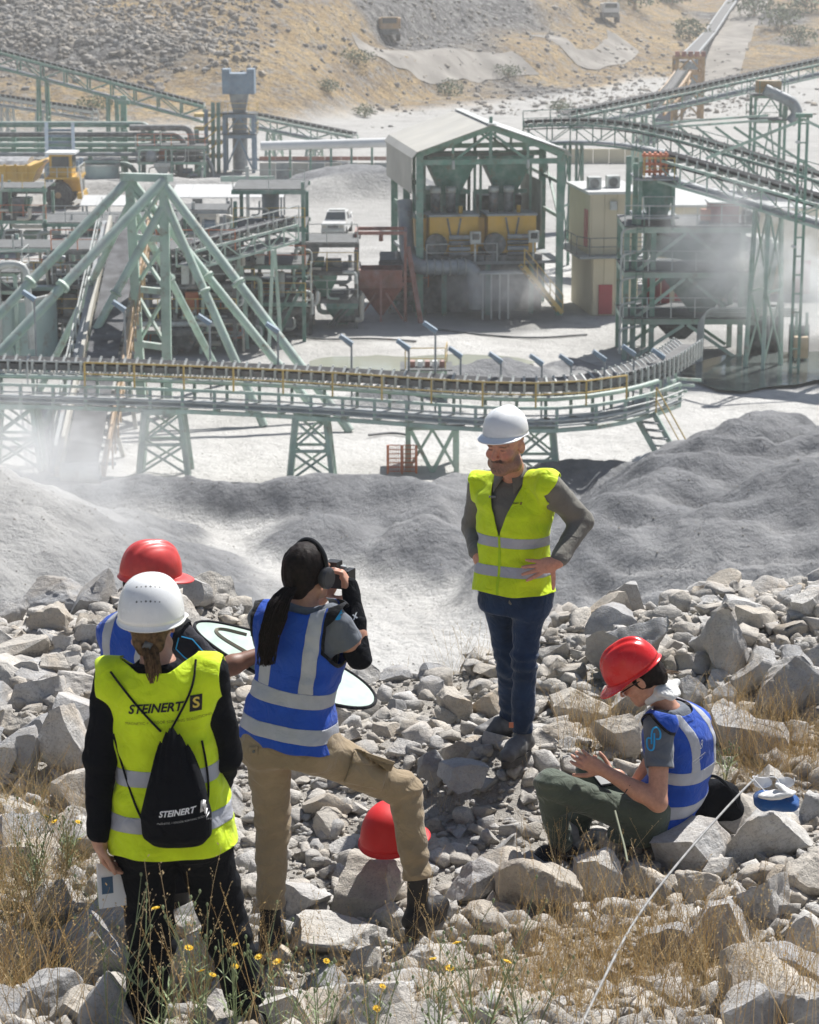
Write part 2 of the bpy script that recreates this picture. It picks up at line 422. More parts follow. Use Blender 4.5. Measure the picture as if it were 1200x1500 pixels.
# ------------------------------------------------------------------ plant: materials and helpers
GREEN = mat('mint_steel', (.40, .56, .46), .55, var=.22, scale=.8, dust=.8)
DGREEN = mat('dark_green_steel', (.07, .20, .155), .5, var=.2, scale=.8, dust=.55)
MGREEN = mat('mid_green_steel', (.14, .30, .22), .5, var=.2, scale=.8, dust=.6)
PALE = mat('pale_galvanised', (.52, .55, .52), .5, .1, var=.18, scale=1.5, dust=.6)
YEL = mat('safety_yellow', (.62, .42, .10), .5, var=.15, scale=1., dust=.35)
CYEL = mat('machine_yellow', (.62, .36, .03), .45, var=.15, scale=.6, dust=.25)
RUST = mat('rusty_red', (.33, .12, .085), .7, var=.3, scale=1., dust=.4)
ORNG = mat('orange_paint', (.62, .17, .06), .6, var=.2, scale=1., dust=.35)
BELT = mat('belt_rubber', (.035, .035, .037), .8, var=.3, scale=1.5, dust=.25)
DARK = mat('dark_machinery', (.07, .08, .08), .6, var=.4, scale=1.2, dust=.5)
GREYM = mat('grey_steel', (.24, .27, .29), .5, .2, var=.2, scale=1., dust=.5)
BLUEG = mat('blue_grey_steel', (.17, .25, .33), .5, var=.15, scale=1., dust=.35)
CREAM = mat('cream_cladding', (.60, .53, .37), .6, var=.06, scale=.4, dust=.12)
ROOFW = mat('white_roof', (.56, .56, .54), .5, var=.08, scale=.5, dust=.3)
BEIGE = mat('beige_sheet', (.50, .47, .40), .5, var=.1, scale=.4, dust=.3)
REDD = mat('red_door', (.38, .05, .06), .5, var=.12, scale=1.)
OCHRE = mat('ochre_steel', (.45, .27, .11), .6, var=.2, scale=1., dust=.4)
TYRE = mat('tyre_rubber', (.03, .03, .03), .85, var=.3, scale=2., dust=.4)
GLASSD = mat('dark_glass', (.03, .04, .045), .15, var=.1, scale=1., spec=.7)
ORE = mat('crushed_ore', (.33, .33, .335), .95, var=.35, scale=2.5, spec=.1, bmp=.7, bscale=6, bdist=.1)
WHITEP = mat('white_paint', (.76, .76, .74), .35, var=.05, scale=1., dust=.2)
TANKM = mat('tank_teal', (.36, .49, .46), .5, var=.12, scale=.5, dust=.4)
CONC = mat('concrete', (.42, .41, .38), .9, var=.2, scale=.6, dust=.3)
UP = V3(0, 0, 1)
GRATE = mat('steel_grating', (.085, .09, .09), .8, var=.3, scale=2., dust=.12)
rnd = random.Random(7)
def pathpts(P, step):
    P = [np.array(p, float) for p in P]; out = []
    for a, b in zip(P[:-1], P[1:]):
        n = max(1, int(round(np.linalg.norm(b-a)/step)))
        for i in range(n): out.append(lerp(a, b, i/n))
    out.append(P[-1]); return out
def smooth_path(P, it=3):
    P = [np.array(p, float) for p in P]
    for _ in range(it):
        Q = [P[0]]
        for a, b in zip(P[:-1], P[1:]): Q += [lerp(a, b, .25), lerp(a, b, .75)]
        Q.append(P[-1]); P = Q
    return P
def resample(P, step):
    P = np.array(P); d = np.concatenate([[0], np.cumsum(np.linalg.norm(np.diff(P, axis=0), axis=1))])
    n = max(2, int(d[-1]/step)+1); s = np.linspace(0, d[-1], n)
    return np.stack([np.interp(s, d, P[:, k]) for k in range(3)], -1)
def sides(P):
    T = np.gradient(P, axis=0); T /= np.linalg.norm(T, axis=1)[:, None]
    S = np.stack([T[:, 1], -T[:, 0], 0*T[:, 0]], -1); S /= np.linalg.norm(S, axis=1)[:, None]
    return T, S
def handrail(p, pts, m, h=1.05, step=1.8, d=.06, name='handrail', mid=True):
    P = resample(np.array(pts, float), step); b = MB()
    b.tube(P+UP*h, d*.5, 6)
    if mid: b.tube(P+UP*h*.52, d*.4, 6)
    for q in P: b.beam(q, q+UP*h, d, d)
    return b.build(name, m, p)
def gallery(p, P, w, h, m, panel=1.6, belt=True, rail=None, chord=.13, web=.08, idler=PALE, belt_m=None, diag=True, walk=True):
    """conveyor gallery along a path: chords, posts and diagonals one by one, deck, belt and idlers"""
    P = resample(np.array(P, float), panel); T, S = sides(P); n = len(P)
    for s in (-1, 1):
        for z in (0, h):
            b = MB(); 
            for i in range(n-1): b.beam(P[i]+S[i]*s*w/2+UP*z, P[i+1]+S[i+1]*s*w/2+UP*z, chord, chord)
            b.build('chord', m, p)
        for i in range(n):
            a = P[i]+S[i]*s*w/2
            beam(p, 'post', a+UP*chord*.5, a+UP*(h-chord*.5), web, web, m)
            if diag and i < n-1:
                c_ = P[i+1]+S[i+1]*s*w/2
                q = (a+UP*.05, c_+UP*(h-.05)) if i % 2 else (a+UP*(h-.05), c_+UP*.05)
                beam(p, 'diagonal', q[0]+S[i]*s*.02, q[1]+S[i]*s*.02, web*.7, web*.7, m)
    if walk:
        b = MB()
        for i in range(n-1): b.beam(P[i]+UP*.11, P[i+1]+UP*.11, w*.94, .05)
        b.build('deck', GREYM, p)
    if belt:
        bw = w*.55; rings = []
        for i in range(n):
            o = P[i]+UP*(h+.18); prof = [(-1, .16), (-.55, 0), (.55, 0), (1, .16), (1, .20), (.55, .04), (-.55, .04), (-1, .20)]
            rings.append([o+S[i]*x*bw/2+UP*z for x, z in prof])
        MB().loft(rings).build('belt', belt_m or BELT, p)
        rings = []
        for i in range(n):
            o = P[i]+UP*(h-.25); rings.append([o+S[i]*x*bw/2+UP*z for x, z in ((-1, 0), (1, 0), (1, .03), (-1, .03))])
        MB().loft(rings).build('return_belt', belt_m or BELT, p)
        Q = resample(P, .62); T2, S2 = sides(Q); proto = None
        for q, s in zip(Q, S2):
            if proto is None:
                b = MB(); b.beam((-bw*.62, 0, .08), (bw*.62, 0, .08), .09, .06)
                for k in (-1, 1):
                    b.beam((k*bw*.6, 0, 0), (k*bw*.6, 0, .48), .07, .07); b.tube([(k*bw*.28, 0, .12), (k*bw*.56, 0, .3)], .06, 6)
                proto = b.build('idler', idler, p); me = proto.data
                o = proto
            else:
                o = bpy.data.objects.new('idler', me); C.objects.link(o)
            ang = math.atan2(s[1], s[0])
            attach(o, p, Matrix.Translation(Vector(q+UP*(h-.05))) @ Matrix.Rotation(ang, 4, 'Z'))
    if rail is not None: handrail(p, P-S*(-w*.5-.05)+UP*h, rail)
    return P, T, S
def trestle(p, top, w, d, m, th=.18, spread=.35, zb=FLOOR, S=V3(1,0,0)):
    """braced pair of raking columns below a gallery"""
    F_ = np.cross(UP, S); c = []
    for s in (-1, 1):
        for k in (-1, 1):
            a = top+S*s*w/2+F_*k*d/2; g = V3(a[0], a[1], zb)+S*s*spread+F_*k*spread*.4
            beam(p, 'column', a, g, th, th, m); c.append((a, g))
    for (a, g), (a2, g2) in ((c[0], c[2]), (c[1], c[3])):
        beam(p, 'cross_beam', lerp(a, g, .5), lerp(a2, g2, .5), th*.6, th*.6, m)
        for t0, t1 in ((.04, .48), (.52, .96)):
            beam(p, 'brace', lerp(a, g, t0), lerp(a2, g2, t1), th*.45, th*.45, m)
            beam(p, 'brace', lerp(a2, g2, t0)+F_*.1, lerp(a, g, t1)+F_*.1, th*.45, th*.45, m)
        beam(p, 'cap_beam', a, a2, th*.9, th*1.1, m)
def frame_tower(p, x0, x1, y0, y1, levels, m, th=.22, brace_m=None, zb=FLOOR, deck=True, rail=YEL, bays=1):
    xs = np.linspace(x0, x1, bays+1); top = levels[-1]
    for x in xs:
        for y in (y0, y1): beam(p, 'column', (x, y, zb), (x, y, top), th, th, m)
    zl = zb
    for li, z in enumerate(levels):
        for y in (y0, y1): beam(p, 'beam', (x0, y, z), (x1, y, z), th*.85, th*1.05, m)
        for x in (x0, x1): beam(p, 'beam', (x, y0, z-.004), (x, y1, z-.004), th*.8, th, m)
        for i in range(bays):
            a, b = xs[i], xs[i+1]; mid = (a+b)/2
            for y in (y0,):
                beam(p, 'brace', (a, y, zl+.1), (mid, y, z-.1), th*.5, th*.5, brace_m or m)
                beam(p, 'brace', (b, y, zl+.1), (mid, y, z-.1), th*.5, th*.5, brace_m or m)
        if deck:
            boxo(p, 'platform', ((x0+x1)/2, (y0+y1)/2, z+th*.55+.03), (x1-x0+.7, y1-y0+.7, .06), GRATE)
            if rail: handrail(p, [(x0-.3, y1+.3, z+.15), (x0-.3, y0-.3, z+.15), (x1+.3, y0-.3, z+.15), (x1+.3, y1+.3, z+.15)], rail, d=.05)
        zl = z
def bend(pts, r=.4, n=5):
    P = [np.array(q, float) for q in pts]; out = [P[0]]
    for i in range(1, len(P)-1):
        a, b, c_ = P[i-1], P[i], P[i+1]; u = (a-b)/np.linalg.norm(a-b); v = (c_-b)/np.linalg.norm(c_-b)
        rr = min(r, np.linalg.norm(a-b)*.45, np.linalg.norm(c_-b)*.45)
        for t in np.linspace(0, 1, n):
            out.append((1-t)**2*(b+u*rr)+2*t*(1-t)*b+t*t*(b+v*rr))
    out.append(P[-1]); return out
def pipe(p, pts, d, m, r=.5, name='pipe', n=10):
    return MB().tube(bend(pts, r), d/2, n).build(name, m, p, True)
def gspan(x0, x1, yt, yb, z=FLOOR):
    g = G((x0+x1)/2, yb, z); return W(x0, yb, g[1])[0], W(x1, yb, g[1])[0], g[1], W((x0+x1)/2, yt, g[1])[2]

# ------------------------------------------------------------------ curved conveyor across the picture
zdk = -14.85
cp = [G(px, py, zdk) for px, py in ((-190, 584), (0, 590), (240, 597), (455, 607), (600, 617), (700, 625), (810, 628), (880, 619), (940, 603), (985, 583), (1014, 560))]
cv = thing('curved_conveyor', 'long curved pale green belt conveyor with yellow handrail crossing the pit floor', 'conveyor', (cp[4][0], cp[4][1], FLOOR))
P = resample(smooth_path(cp, 3), 1.35); T, S = sides(P); n = len(P); ne = int(np.sum(P[:, 0] < 9.9))
for zz, w_, h_ in ((.08, .14, .16), (.98, .12, .12)):
    for s in (-.75, 1.0):
        b = MB()
        for i in range(n-1 if s < 0 else ne): b.beam(P[i]+S[i]*s+UP*zz, P[i+1]+S[i+1]*s+UP*zz, w_, h_)
        b.build('chord', GREEN, cv)
for i in range(n):
    for s in ((-.75, 1.0) if i <= ne else (-.75,)): beam(cv, 'post', P[i]+S[i]*s+UP*.17, P[i]+S[i]*s+UP*.91, .13, .16, GREEN)
    beam(cv, 'cross_beam', P[i]+S[i]*(-.68)+UP*.12, P[i]+S[i]*(.92 if i <= ne else .4)+UP*.12, .1, .12, GREEN)
for zz, d_, m_ in ((.30, .08, PALE), (.50, .10, PALE), (.70, .07, PALE)):
    MB().tube((P+S*1.12+UP*zz)[:ne+1], d_/2, 8).build('service_pipe', m_, cv, True)
b = MB()
for i in range(ne): b.beam(P[i]+S[i]*.12+UP*.24, P[i+1]+S[i+1]*.12+UP*.24, 1.6, .05)
b.build('deck', GREYM, cv)
MB().tube((P+S*.62+UP*1.28)[:ne], .1, 10).build('water_main', GREEN, cv, True)
yi = [i for i in range(n) if -13.5 < P[i][0] < 8.5]
handrail(cv, P[yi]+S[yi]*1.05+UP*1.02, YEL, h=.98, step=2.0, d=.075)
gi = [i for i in range(n) if P[i][0] <= -13]
handrail(cv, P[gi]+S[gi]*1.05+UP*1.02, PALE, h=.98, step=2.0, d=.06)
rings = []
for i in range(n):
    o = P[i]-S[i]*.25+UP*1.62
    rings.append([o+S[i]*x*.55+UP*z for x, z in ((-1, .2), (-.5, 0), (.5, 0), (1, .2), (1, .26), (.5, .06), (-.5, .06), (-1, .26))])
MB().loft(rings).build('belt', BELT, cv)
rings = [[P[i]-S[i]*.25+S[i]*x*.5+UP*z for x, z in ((-1, 1.12), (1, 1.12), (1, 1.16), (-1, 1.16))] for i in range(n)]
MB().loft(rings).build('return_belt', BELT, cv)
MB().loft([[P[i]+S[i]*x+UP*z for x, z in ((.28, 1.50), (.31, 1.50), (.31, 1.74), (.28, 1.74))] for i in range(n)]).build('skirt_board', mat('dusty_skirt', (.13, .135, .13), .8, var=.4, dust=.5), cv)
b = MB(); b.beam((-.62, 0, .0), (.62, 0, .0), .1, .08)
for k in (-1, 1):
    b.beam((k*.62, 0, -.45), (k*.62, 0, .34), .08, .08); b.tube([(k*.25, 0, .02), (k*.56, 0, .26)], .07, 6)
b.box((0, -.05, -.35), (.9, .16, .12)); idm = None
Q = resample(P, .52); T2, S2 = sides(Q)
for q, s, t in zip(Q, S2, T2):
    M = Matrix.Translation(Vector(q-s*.25+UP*1.6)) @ Matrix.Rotation(math.atan2(s[1], s[0]), 4, 'Z')
    if idm is None: o = b.build('idler', PALE, cv, M=M); idm = o.data
    else: o = bpy.data.objects.new('idler', idm); C.objects.link(o); attach(o, cv, M)
for px, py, w_ in ((240, 600, 1.5), (456, 609, 1.25), (785, 622, 1.3), (25, 592, 1.5)):
    trestle(cv, G(px, py, zdk)+UP*.02, w_, 1.3, GREEN, .2, .28, FLOOR+.05)
# gate-like end stair where the curve meets the screening tower
e = G(925, 604, zdk)
for s in (0, 1): beam(cv, 'stringer', e+V3(s*.8, -1.0, .2), e+V3(s*.8+1.6, -2.0, -2.6), .1, .22, GREEN)
for k in range(9): boxo(cv, 'tread', e+V3(.4+1.6*k/9, -1.0-k/9, .1-2.7*k/9), (.9, .3, .05), GREYM, -.5)
handrail(cv, [e+V3(.9, -1.1, .2), e+V3(2.5, -2.1, -2.6)], YEL, d=.06)
# transfer platform behind the bend
x0, x1, yy, zt = gspan(598, 668, 612, 684)
tp = thing('transfer_platform', 'squat green transfer trestle with braced legs beneath the conveyor bend', 'platform', ((x0+x1)/2, yy, FLOOR))
frame_tower(tp, x0, x1, yy-1, yy+1.2, [zt-.2], GREEN, .22, rail=None)
for s in (-1, 1): beam(tp, 'knee_brace', ((x0+x1)/2, yy-1.1, FLOOR), ((x0+x1)/2+s*.9, yy-1.15, zt-.3), .16, .16, GREEN)
x0, x1, yy, zt = gspan(597, 652, 538, 588)
zt = W(620, 540, yy)[2]
dv = thing('drive_platform', 'small green drive platform with red and white fittings behind the curved conveyor', 'platform', ((x0+x1)/2, yy, FLOOR))
frame_tower(dv, x0, x1, yy-.8, yy+.8, [zt-.9, zt], GREEN, .16, rail=None)
for k in range(5):
    boxo(dv, 'gearbox' if k % 2 else 'motor', (x0+.25+k*(x1-x0-.4)/4, yy-.3, zt+.28), (.24, .5, .32), (RUST, WHITEP)[k % 2])
handrail(dv, [(x0-.1, yy-.9, zt+.1), (x1+.1, yy-.9, zt+.1), (x1+.1, yy+.9, zt+.1)], YEL, d=.05)
# orange mesh enclosure
x0, x1, yy, zt = gspan(568, 610, 652, 694)
oc = thing('mesh_enclosure', 'small orange mesh guard fence on the pit floor by the transfer trestle', 'fence', ((x0+x1)/2, yy, FLOOR))
for x in np.linspace(x0, x1, 3): beam(oc, 'post', (x, yy, FLOOR), (x, yy, zt), .09, .09, ORNG)
for k in range(2):
    a, b_ = np.linspace(x0, x1, 3)[k:k+2]; q = MB()
    for z in np.linspace(FLOOR+.1, zt, 7): q.beam((a+.05, yy+.01, z), (b_-.05, yy+.01, z), .025, .035)
    for x in np.linspace(a+.06, b_-.06, 7): q.beam((x, yy+.035, FLOOR+.1), (x, yy+.035, zt), .025, .025)
    q.build('mesh_panel', ORNG, oc)

# ------------------------------------------------------------------ floodlight poles along it
ordn = ['first', 'second', 'third', 'fourth', 'fifth', 'sixth', 'seventh', 'eighth', 'ninth', 'tenth', 'eleventh', 'twelfth', 'thirteenth', 'fourteenth']
fl0 = None
for k, (px, py) in enumerate(((50, 435), (182, 450), (307, 470), (407, 482), (515, 500), (599, 507), (638, 481), (675, 518), (734, 526), (794, 529), (837, 529), (886, 523), (929, 515), (972, 520))):
    j = np.argmin(np.abs((P[:, 0]/P[:, 1])-(px-600)/FPX/.99)); q = P[j]-S[j]*1.15
    top = W(px, py, q[1])
    fp = thing('floodlight_pole', 'thin floodlight pole with tilted lamp head, %s from the left along the curved conveyor' % ordn[k], 'floodlight', (top[0], q[1], zdk+.1), 'floodlight poles along the curved conveyor')
    rod(fp, 'pole', (top[0], q[1], zdk+.1), (top[0], q[1], top[2]), .085, GREYM, 8)
    boxo(fp, 'lamp_head', (top[0]-.22, q[1], top[2]+.06), (.62, .36, .16), BLUEG, 0, 0, R(34))
    beam(fp, 'bracket', (top[0], q[1]-.03, top[2]-.25), (top[0]-.3, q[1]-.03, top[2]+.0), .05, .05, GREYM)

# ------------------------------------------------------------------ tubular A-frame gantry
YG = 112.
gt = thing('a_frame_gantry', 'tall mint green tubular gantry with splayed raking legs', 'gantry', (W(220, 560, YG)[0], YG, FLOOR))
tl, tr = W(190, 262, YG), W(240, 264, YG-1.2)
def zfl(p): return V3(p[0], p[1], FLOOR)
bl, br = zfl(W(208, 600, YG)), zfl(W(246, 600, YG-1.2))
beam(gt, 'column', tl, bl, .42, .42, GREEN); beam(gt, 'column', tr, br, .42, .42, GREEN)
beam(gt, 'head_beam', tl+V3(-.3, 0, .1), tr+V3(.3, 0, .1), .5, .35, GREEN)
for y in (345, 420, 500):
    t = (y-262)/(600-262); beam(gt, 'cross_beam', lerp(tl, bl, t), lerp(tr, br, t), .25, .28, GREEN)
for t0, t1 in ((.03, .24), (.26, .46), (.48, .7)):
    beam(gt, 'brace', lerp(tl, bl, t0), lerp(tr, br, t1), .14, .14, GREEN); beam(gt, 'brace', lerp(tr, br, t0), lerp(tl, bl, t1)+V3(0, .15, 0), .14, .14, GREEN)
for (top, f, e_, Yt, Ye, d) in ((tl, .0, (-120, 584), 0, 106, .44), (tr, .0, (-120, 642), 0, 103, .46),
                            (tr, .02, (456, 556), 0, 108, .44), (tl, .0, (417, 545), 0, 110, .40), (tr, .1, (352, 545), 0, 109, .40), (tl, .12, (312, 530), 0, 118, .36),
                            (tl, .12, (84, 518), 0, 116, .34), (tr, .12, (118, 525), 0, 109, .38)):
    a = top+UP*(-f*9); e = W(e_[0], e_[1], Ye); dirv = e-a; g = a+dirv*((FLOOR-a[2])/dirv[2])
    rod(gt, 'raking_leg', a, g, d, GREEN, 14)
    for t in (.4,): rod(gt, 'flange', a+(g-a)*(t-.006), a+(g-a)*(t+.006), d*1.5, GREEN, 14)
# inclined conveyor under the gantry
a, b_ = G(118, 705)+UP*.4, W(190, 322, 121)
ic = thing('inclined_conveyor', 'steep inclined conveyor with ochre edges rising beneath the green gantry', 'conveyor', (a[0], a[1], FLOOR))
Pp = resample(np.array([a, b_]), 1.2); Tn, Sn = sides(Pp)
for s in (-1, 1):
    q = MB()
    for i in range(len(Pp)-1): q.beam(Pp[i]+Sn[i]*s*.95, Pp[i+1]+Sn[i]*s*.95, .16, .5)
    q.build('stringer', OCHRE if s > 0 else BEIGE, ic)
    handrail(ic, Pp+Sn*s*1.35+UP*.1, OCHRE if s > 0 else PALE, step=1.3, d=.07)
q = MB(); q.loft([[Pp[i]+Sn[i]*x+UP*z for x, z in ((-.7, .1), (.7, .1), (.7, .16), (-.7, .16))] for i in range(len(Pp))]); q.build('belt', mat('dusty_belt', (.12, .12, .125), .85, var=.4), ic)
for i in range(0, len(Pp)): beam(ic, 'cross_beam', Pp[i]-Sn[i]*1.35-UP*.3, Pp[i]+Sn[i]*1.35-UP*.3, .12, .14, GREYM)
q = MB()
for i in range(len(Pp)-1): q.beam(Pp[i]-Sn[i]*1.15-UP*.05, Pp[i+1]-Sn[i]*1.15-UP*.05, .4, .05)
q.build('walkway', GREYM, ic)
for i in (4, 9, 14):
    if i < len(Pp):
        for s in (-1, 1): beam(ic, 'leg', Pp[i]+Sn[i]*s*.9-UP*.3, V3(*(Pp[i]+Sn[i]*s*1.3)[:2], FLOOR), .18, .18, BEIGE)
rod(ic, 'tail_drum', Pp[0]-Sn[0]*.8, Pp[0]+Sn[0]*.8, .8, PALE, 16)
# ------------------------------------------------------------------ crusher shed
SX, SYf, RZ = W(717, 450, 141)[0], 141., R(8)
cs, sn = math.cos(RZ), math.sin(RZ)
def L(x, y, z): return V3(SX+x*cs-y*sn, SYf+x*sn+y*cs, z)
sh = thing('crusher_shed', 'open fronted green steel crusher shed with pale gabled roof', 'shed', (SX, SYf, FLOOR))
hw, dp = 4.15, 11.; ze = W(717, 224, 141)[2]; zr = W(717, 182, 141)[2]; zpl = W(717, 385, 141)[2]
for x in (-hw, hw):
    for y in (0, dp/2, dp): beam(sh, 'column', L(x, y, FLOOR), L(x, y, ze), .42, .42, MGREEN, (0, 1, 0))
for y in (0, dp/2, dp):
    beam(sh, 'tie_beam', L(-hw, y-.01, ze-.5), L(hw, y-.01, ze-.5), .25, .3, MGREEN)
    for s in (-1, 1):
        beam(sh, 'rafter', L(s*hw, y, ze-.05), L(0, y, zr-.2), .28, .32, MGREEN)
        beam(sh, 'truss_brace', L(s*2.2, y, ze-.45), L(0, y, zr-.45), .15, .15, MGREEN)
        beam(sh, 'truss_brace', L(s*2.2, y, ze-.45), L(s*2.2, y, ze+.6), .15, .15, MGREEN)
    beam(sh, 'king_post', L(0, y-.02, ze-.4), L(0, y-.02, zr+(.45 if y == 0 else -.1)), .2, .2, MGREEN)
for s in (-1, 1):
    beam(sh, 'eave_beam', L(s*hw, -.2, ze-.1), L(s*hw, dp+.2, ze-.1), .25, .35, MGREEN)
    for k, z in enumerate((zpl+2.6, zpl+4.6)): beam(sh, 'side_rail', L(s*(hw+.02), 0, z), L(s*(hw+.02), dp, z), .12, .2, MGREEN)
    beam(sh, 'side_brace', L(s*hw, .1, zpl+2.4), L(s*hw, dp/2, ze-.3), .14, .14, MGREEN)
    # corrugated roof sheets, each its own piece
    nsh = 12
    for k in range(nsh):
        y0, y1 = -.7+k*(dp+1.4)/nsh, -.7+(k+1)*(dp+1.4)/nsh
        q = MB(); ring = []
        for (x, z) in ((0, zr), (s*(hw+.25), ze+.12), (s*(hw+.55), ze-.25)):
            ring.append([L(x, y0+.01, z), L(x, y1-.01, z), L(x, y1-.01, z+.05), L(x, y0+.01, z+.05)])
        q.loft(ring); q.build('roof_sheet', BEIGE if s < 0 else ROOFW, sh)  # whiter right slope, duller left: the sunlight is put into the sheet colours
for k in range(9):
    y0, y1 = dp*k/9, dp*(k+1)/9
    q = MB(); q.loft([[L(-hw-.5, y0+.01, z), L(-hw-.5, y1-.01, z), L(-hw-.45, y1-.01, z), L(-hw-.45, y0+.01, z)] for z in (ze-2.3, ze-.28)]); q.build('wall_sheet', BEIGE, sh)
q = MB(); q.beam(L(0, -.75, zr+.06), L(0, dp+.75, zr+.06), .5, .04); q.build('ridge_cap', PALE, sh)
boxo(sh, 'platform', L(0, dp*.5, zpl), (hw*2+.2, dp, .18), GREYM, RZ)
handrail(sh, [L(-hw+.4, -.1, zpl+.1), L(hw*.1, -.1, zpl+.1)], PALE, d=.06)
for x in (-2.6, 0, 2.6): beam(sh, 'stub_column', L(x, .6, FLOOR), L(x, .6, zpl-.1), .3, .3, DGREEN)
for i, x in enumerate((-2.35, 1.05)):
    boxo(sh, 'mid_beam', L(x, 2.6, zpl+3.9), (3.2, .2, .25), MGREEN, RZ)
for i, x in enumerate((-2.0, 1.35)):       # feed hoppers under the roof
    q = MB(); t_, b0 = ze-.55, ze-2.6
    q.loft([[L(x-sx*a, 2.6+sy*a*.8, z) for sx, sy in ((1, -1), (-1, -1), (-1, 1), (1, 1))] for a, z in ((.55, b0), (1.45, t_), (1.5, t_+.25))])
    q.build('feed_hopper', DGREEN, sh)
    boxo(sh, 'feed_chute', L(x, 2.6, b0-.55), (1.0, 1.0, 1.1), DGREEN, RZ)
    for s in (-1, 1): beam(sh, 'hopper_leg', L(x+s*1.5, 2.5, zpl), L(x+s*1.5, 2.5, t_), .16, .16, MGREEN)
for i, x in enumerate((-2.05, 1.4)):       # the two yellow crushers standing inside
    c0 = L(x, 1.2, zpl)
    cr = thing('crusher', ('yellow crusher in the left bay of the green shed', 'yellow crusher in the right bay of the green shed')[i], 'crusher', c0, 'yellow crushers in the shed')
    boxo(cr, 'base_frame', c0+UP*.25, (3.0, 2.6, .32), DARK, RZ)
    boxo(cr, 'housing', L(x-.05, 1.3, zpl+1.42), (2.55, 2.1, 1.9), CYEL, RZ)
    boxo(cr, 'housing_lid', L(x-.05, 1.3, zpl+2.42), (2.7, 2.2, .1), GREYM, RZ)
    for s in (-1, 1): beam(cr, 'rib', L(x-.05+s*.35, .2, zpl+2.3), L(x-.05+s*.15, .2, zpl+1.2), .08, .08, DARK)
    rod(cr, 'flywheel', L(x-1.0, -.05, zpl+.95), L(x-1.0, .2, zpl+.95), 1.15, DARK, 18)
    for k in range(4): rod(cr, 'hydraulic_cylinder', L(x-.35, -.1, zpl+.45+k*.3), L(x+.75, -.1, zpl+.45+k*.3), .24, GREYM if k % 2 else DARK, 10)
    boxo(cr, 'control_box', L(x+1.0, -.25, zpl+1.35), (.55, .3, .6), PALE, RZ)
    boxo(cr, 'control_window', L(x+1.0, -.41, zpl+1.4), (.36, .03, .3), GLASSD, RZ)
    beam(cr, 'box_post', L(x+1.0, -.2, zpl+.1), L(x+1.0, -.2, zpl+1.05), .1, .1, PALE)
    for s in (-.85, -.05):
        rod(cr, 'motor_stack', L(x+s, 1.4, zpl+2.45), L(x+s, 1.4, zpl+3.5), .5, DARK, 12)
        rod(cr, 'stack_cap', L(x+s, 1.4, zpl+3.5), L(x+s, 1.4, zpl+3.8), .56, PALE, 12)
    rod(cr, 'lifting_lug', L(x+.4, .9, zpl+2.47), L(x+.4, .9, zpl+2.85), .22, CYEL, 10)
    cr.scale = (1.12, 1.0, 1.14)
    boxo(cr, 'side_tank', L(x-1.65, 1.6, zpl+1.5), (.5, 1.5, 1.5), CYEL, RZ)
boxo(sh, 'dark_infill', L(-1.9, 6.2, zpl+2.0), (2.6, 2.4, 3.6), DGREEN, RZ); boxo(sh, 'dark_infill', L(1.5, 6.2, zpl+1.8), (2.6, 2.4, 3.2), DARK, RZ); boxo(sh, 'plinth', L(-.2, 4.5, (FLOOR+zpl)/2-.1), (7.2, 6., zpl-FLOOR-.3), DARK, RZ)  # first two boxes are dark masses added to darken the shed interior
for k in range(5): beam(sh, 'back_post', L(-3.4+k*1.7, 7.6, zpl), L(-3.4+k*1.7, 7.6, ze-.5), .2, .2, MGREEN)
dct = pipe(sh, [L(-hw-.6, 2, zpl+3.5), L(-hw-.6, 1, zpl+.4), L(-hw-.3, -.8, zpl-.1), L(-1.2, -.8, zpl-.1), L(-.9, -.8, zpl-1.2), L(-.9, -.8, FLOOR+.6)], .9, GREYM, 1.4, 'dust_duct', 14)
for k in range(6): rod(sh, 'duct_band', L(-3.9+k*.45, -.8, zpl-.1), L(-3.82+k*.45, -.8, zpl-.1), 1.0, PALE, 14)
for s in (0, .9):
    beam(sh, 'stair_stringer', L(1.6+s*.1, -1.0-s, zpl), L(3.9+s*.1, -1.0-s, FLOOR+.4), .1, .25, YEL)
for k in range(10): boxo(sh, 'stair_tread', L(1.75+2.2*k/10, -1.45, zpl-.1-(zpl-FLOOR-.5)*k/10), (.3, .85, .05), GREYM, RZ)
handrail(sh, [L(1.7, -1.95, zpl), L(4., -1.95, FLOOR+.4)], YEL, d=.06, step=1.)
q = MB(); 
for k in range(4): q.beam(L(-.6+k*.5, -1.2, FLOOR), L(-.6+k*.5, -1.2, zpl-.5), .1, .1)
q.build('walkway_leg', PALE, sh); boxo(sh, 'walkway', L(.4, -1.2, zpl-.42), (2.6, .9, .1), PALE, RZ)
for x in (-2.2, 2.2):
    rod(sh, 'lamp_rod', L(x, -.1, ze-.4), L(x, -.1, ze-.9), .2, PALE, 8)
boxo(sh, 'heat_shield', L(hw-.9, dp*.4, zpl+3.), (.08, dp*.6, 3.2), mat('torn_sheet', (.35, .38, .33), .7), RZ)

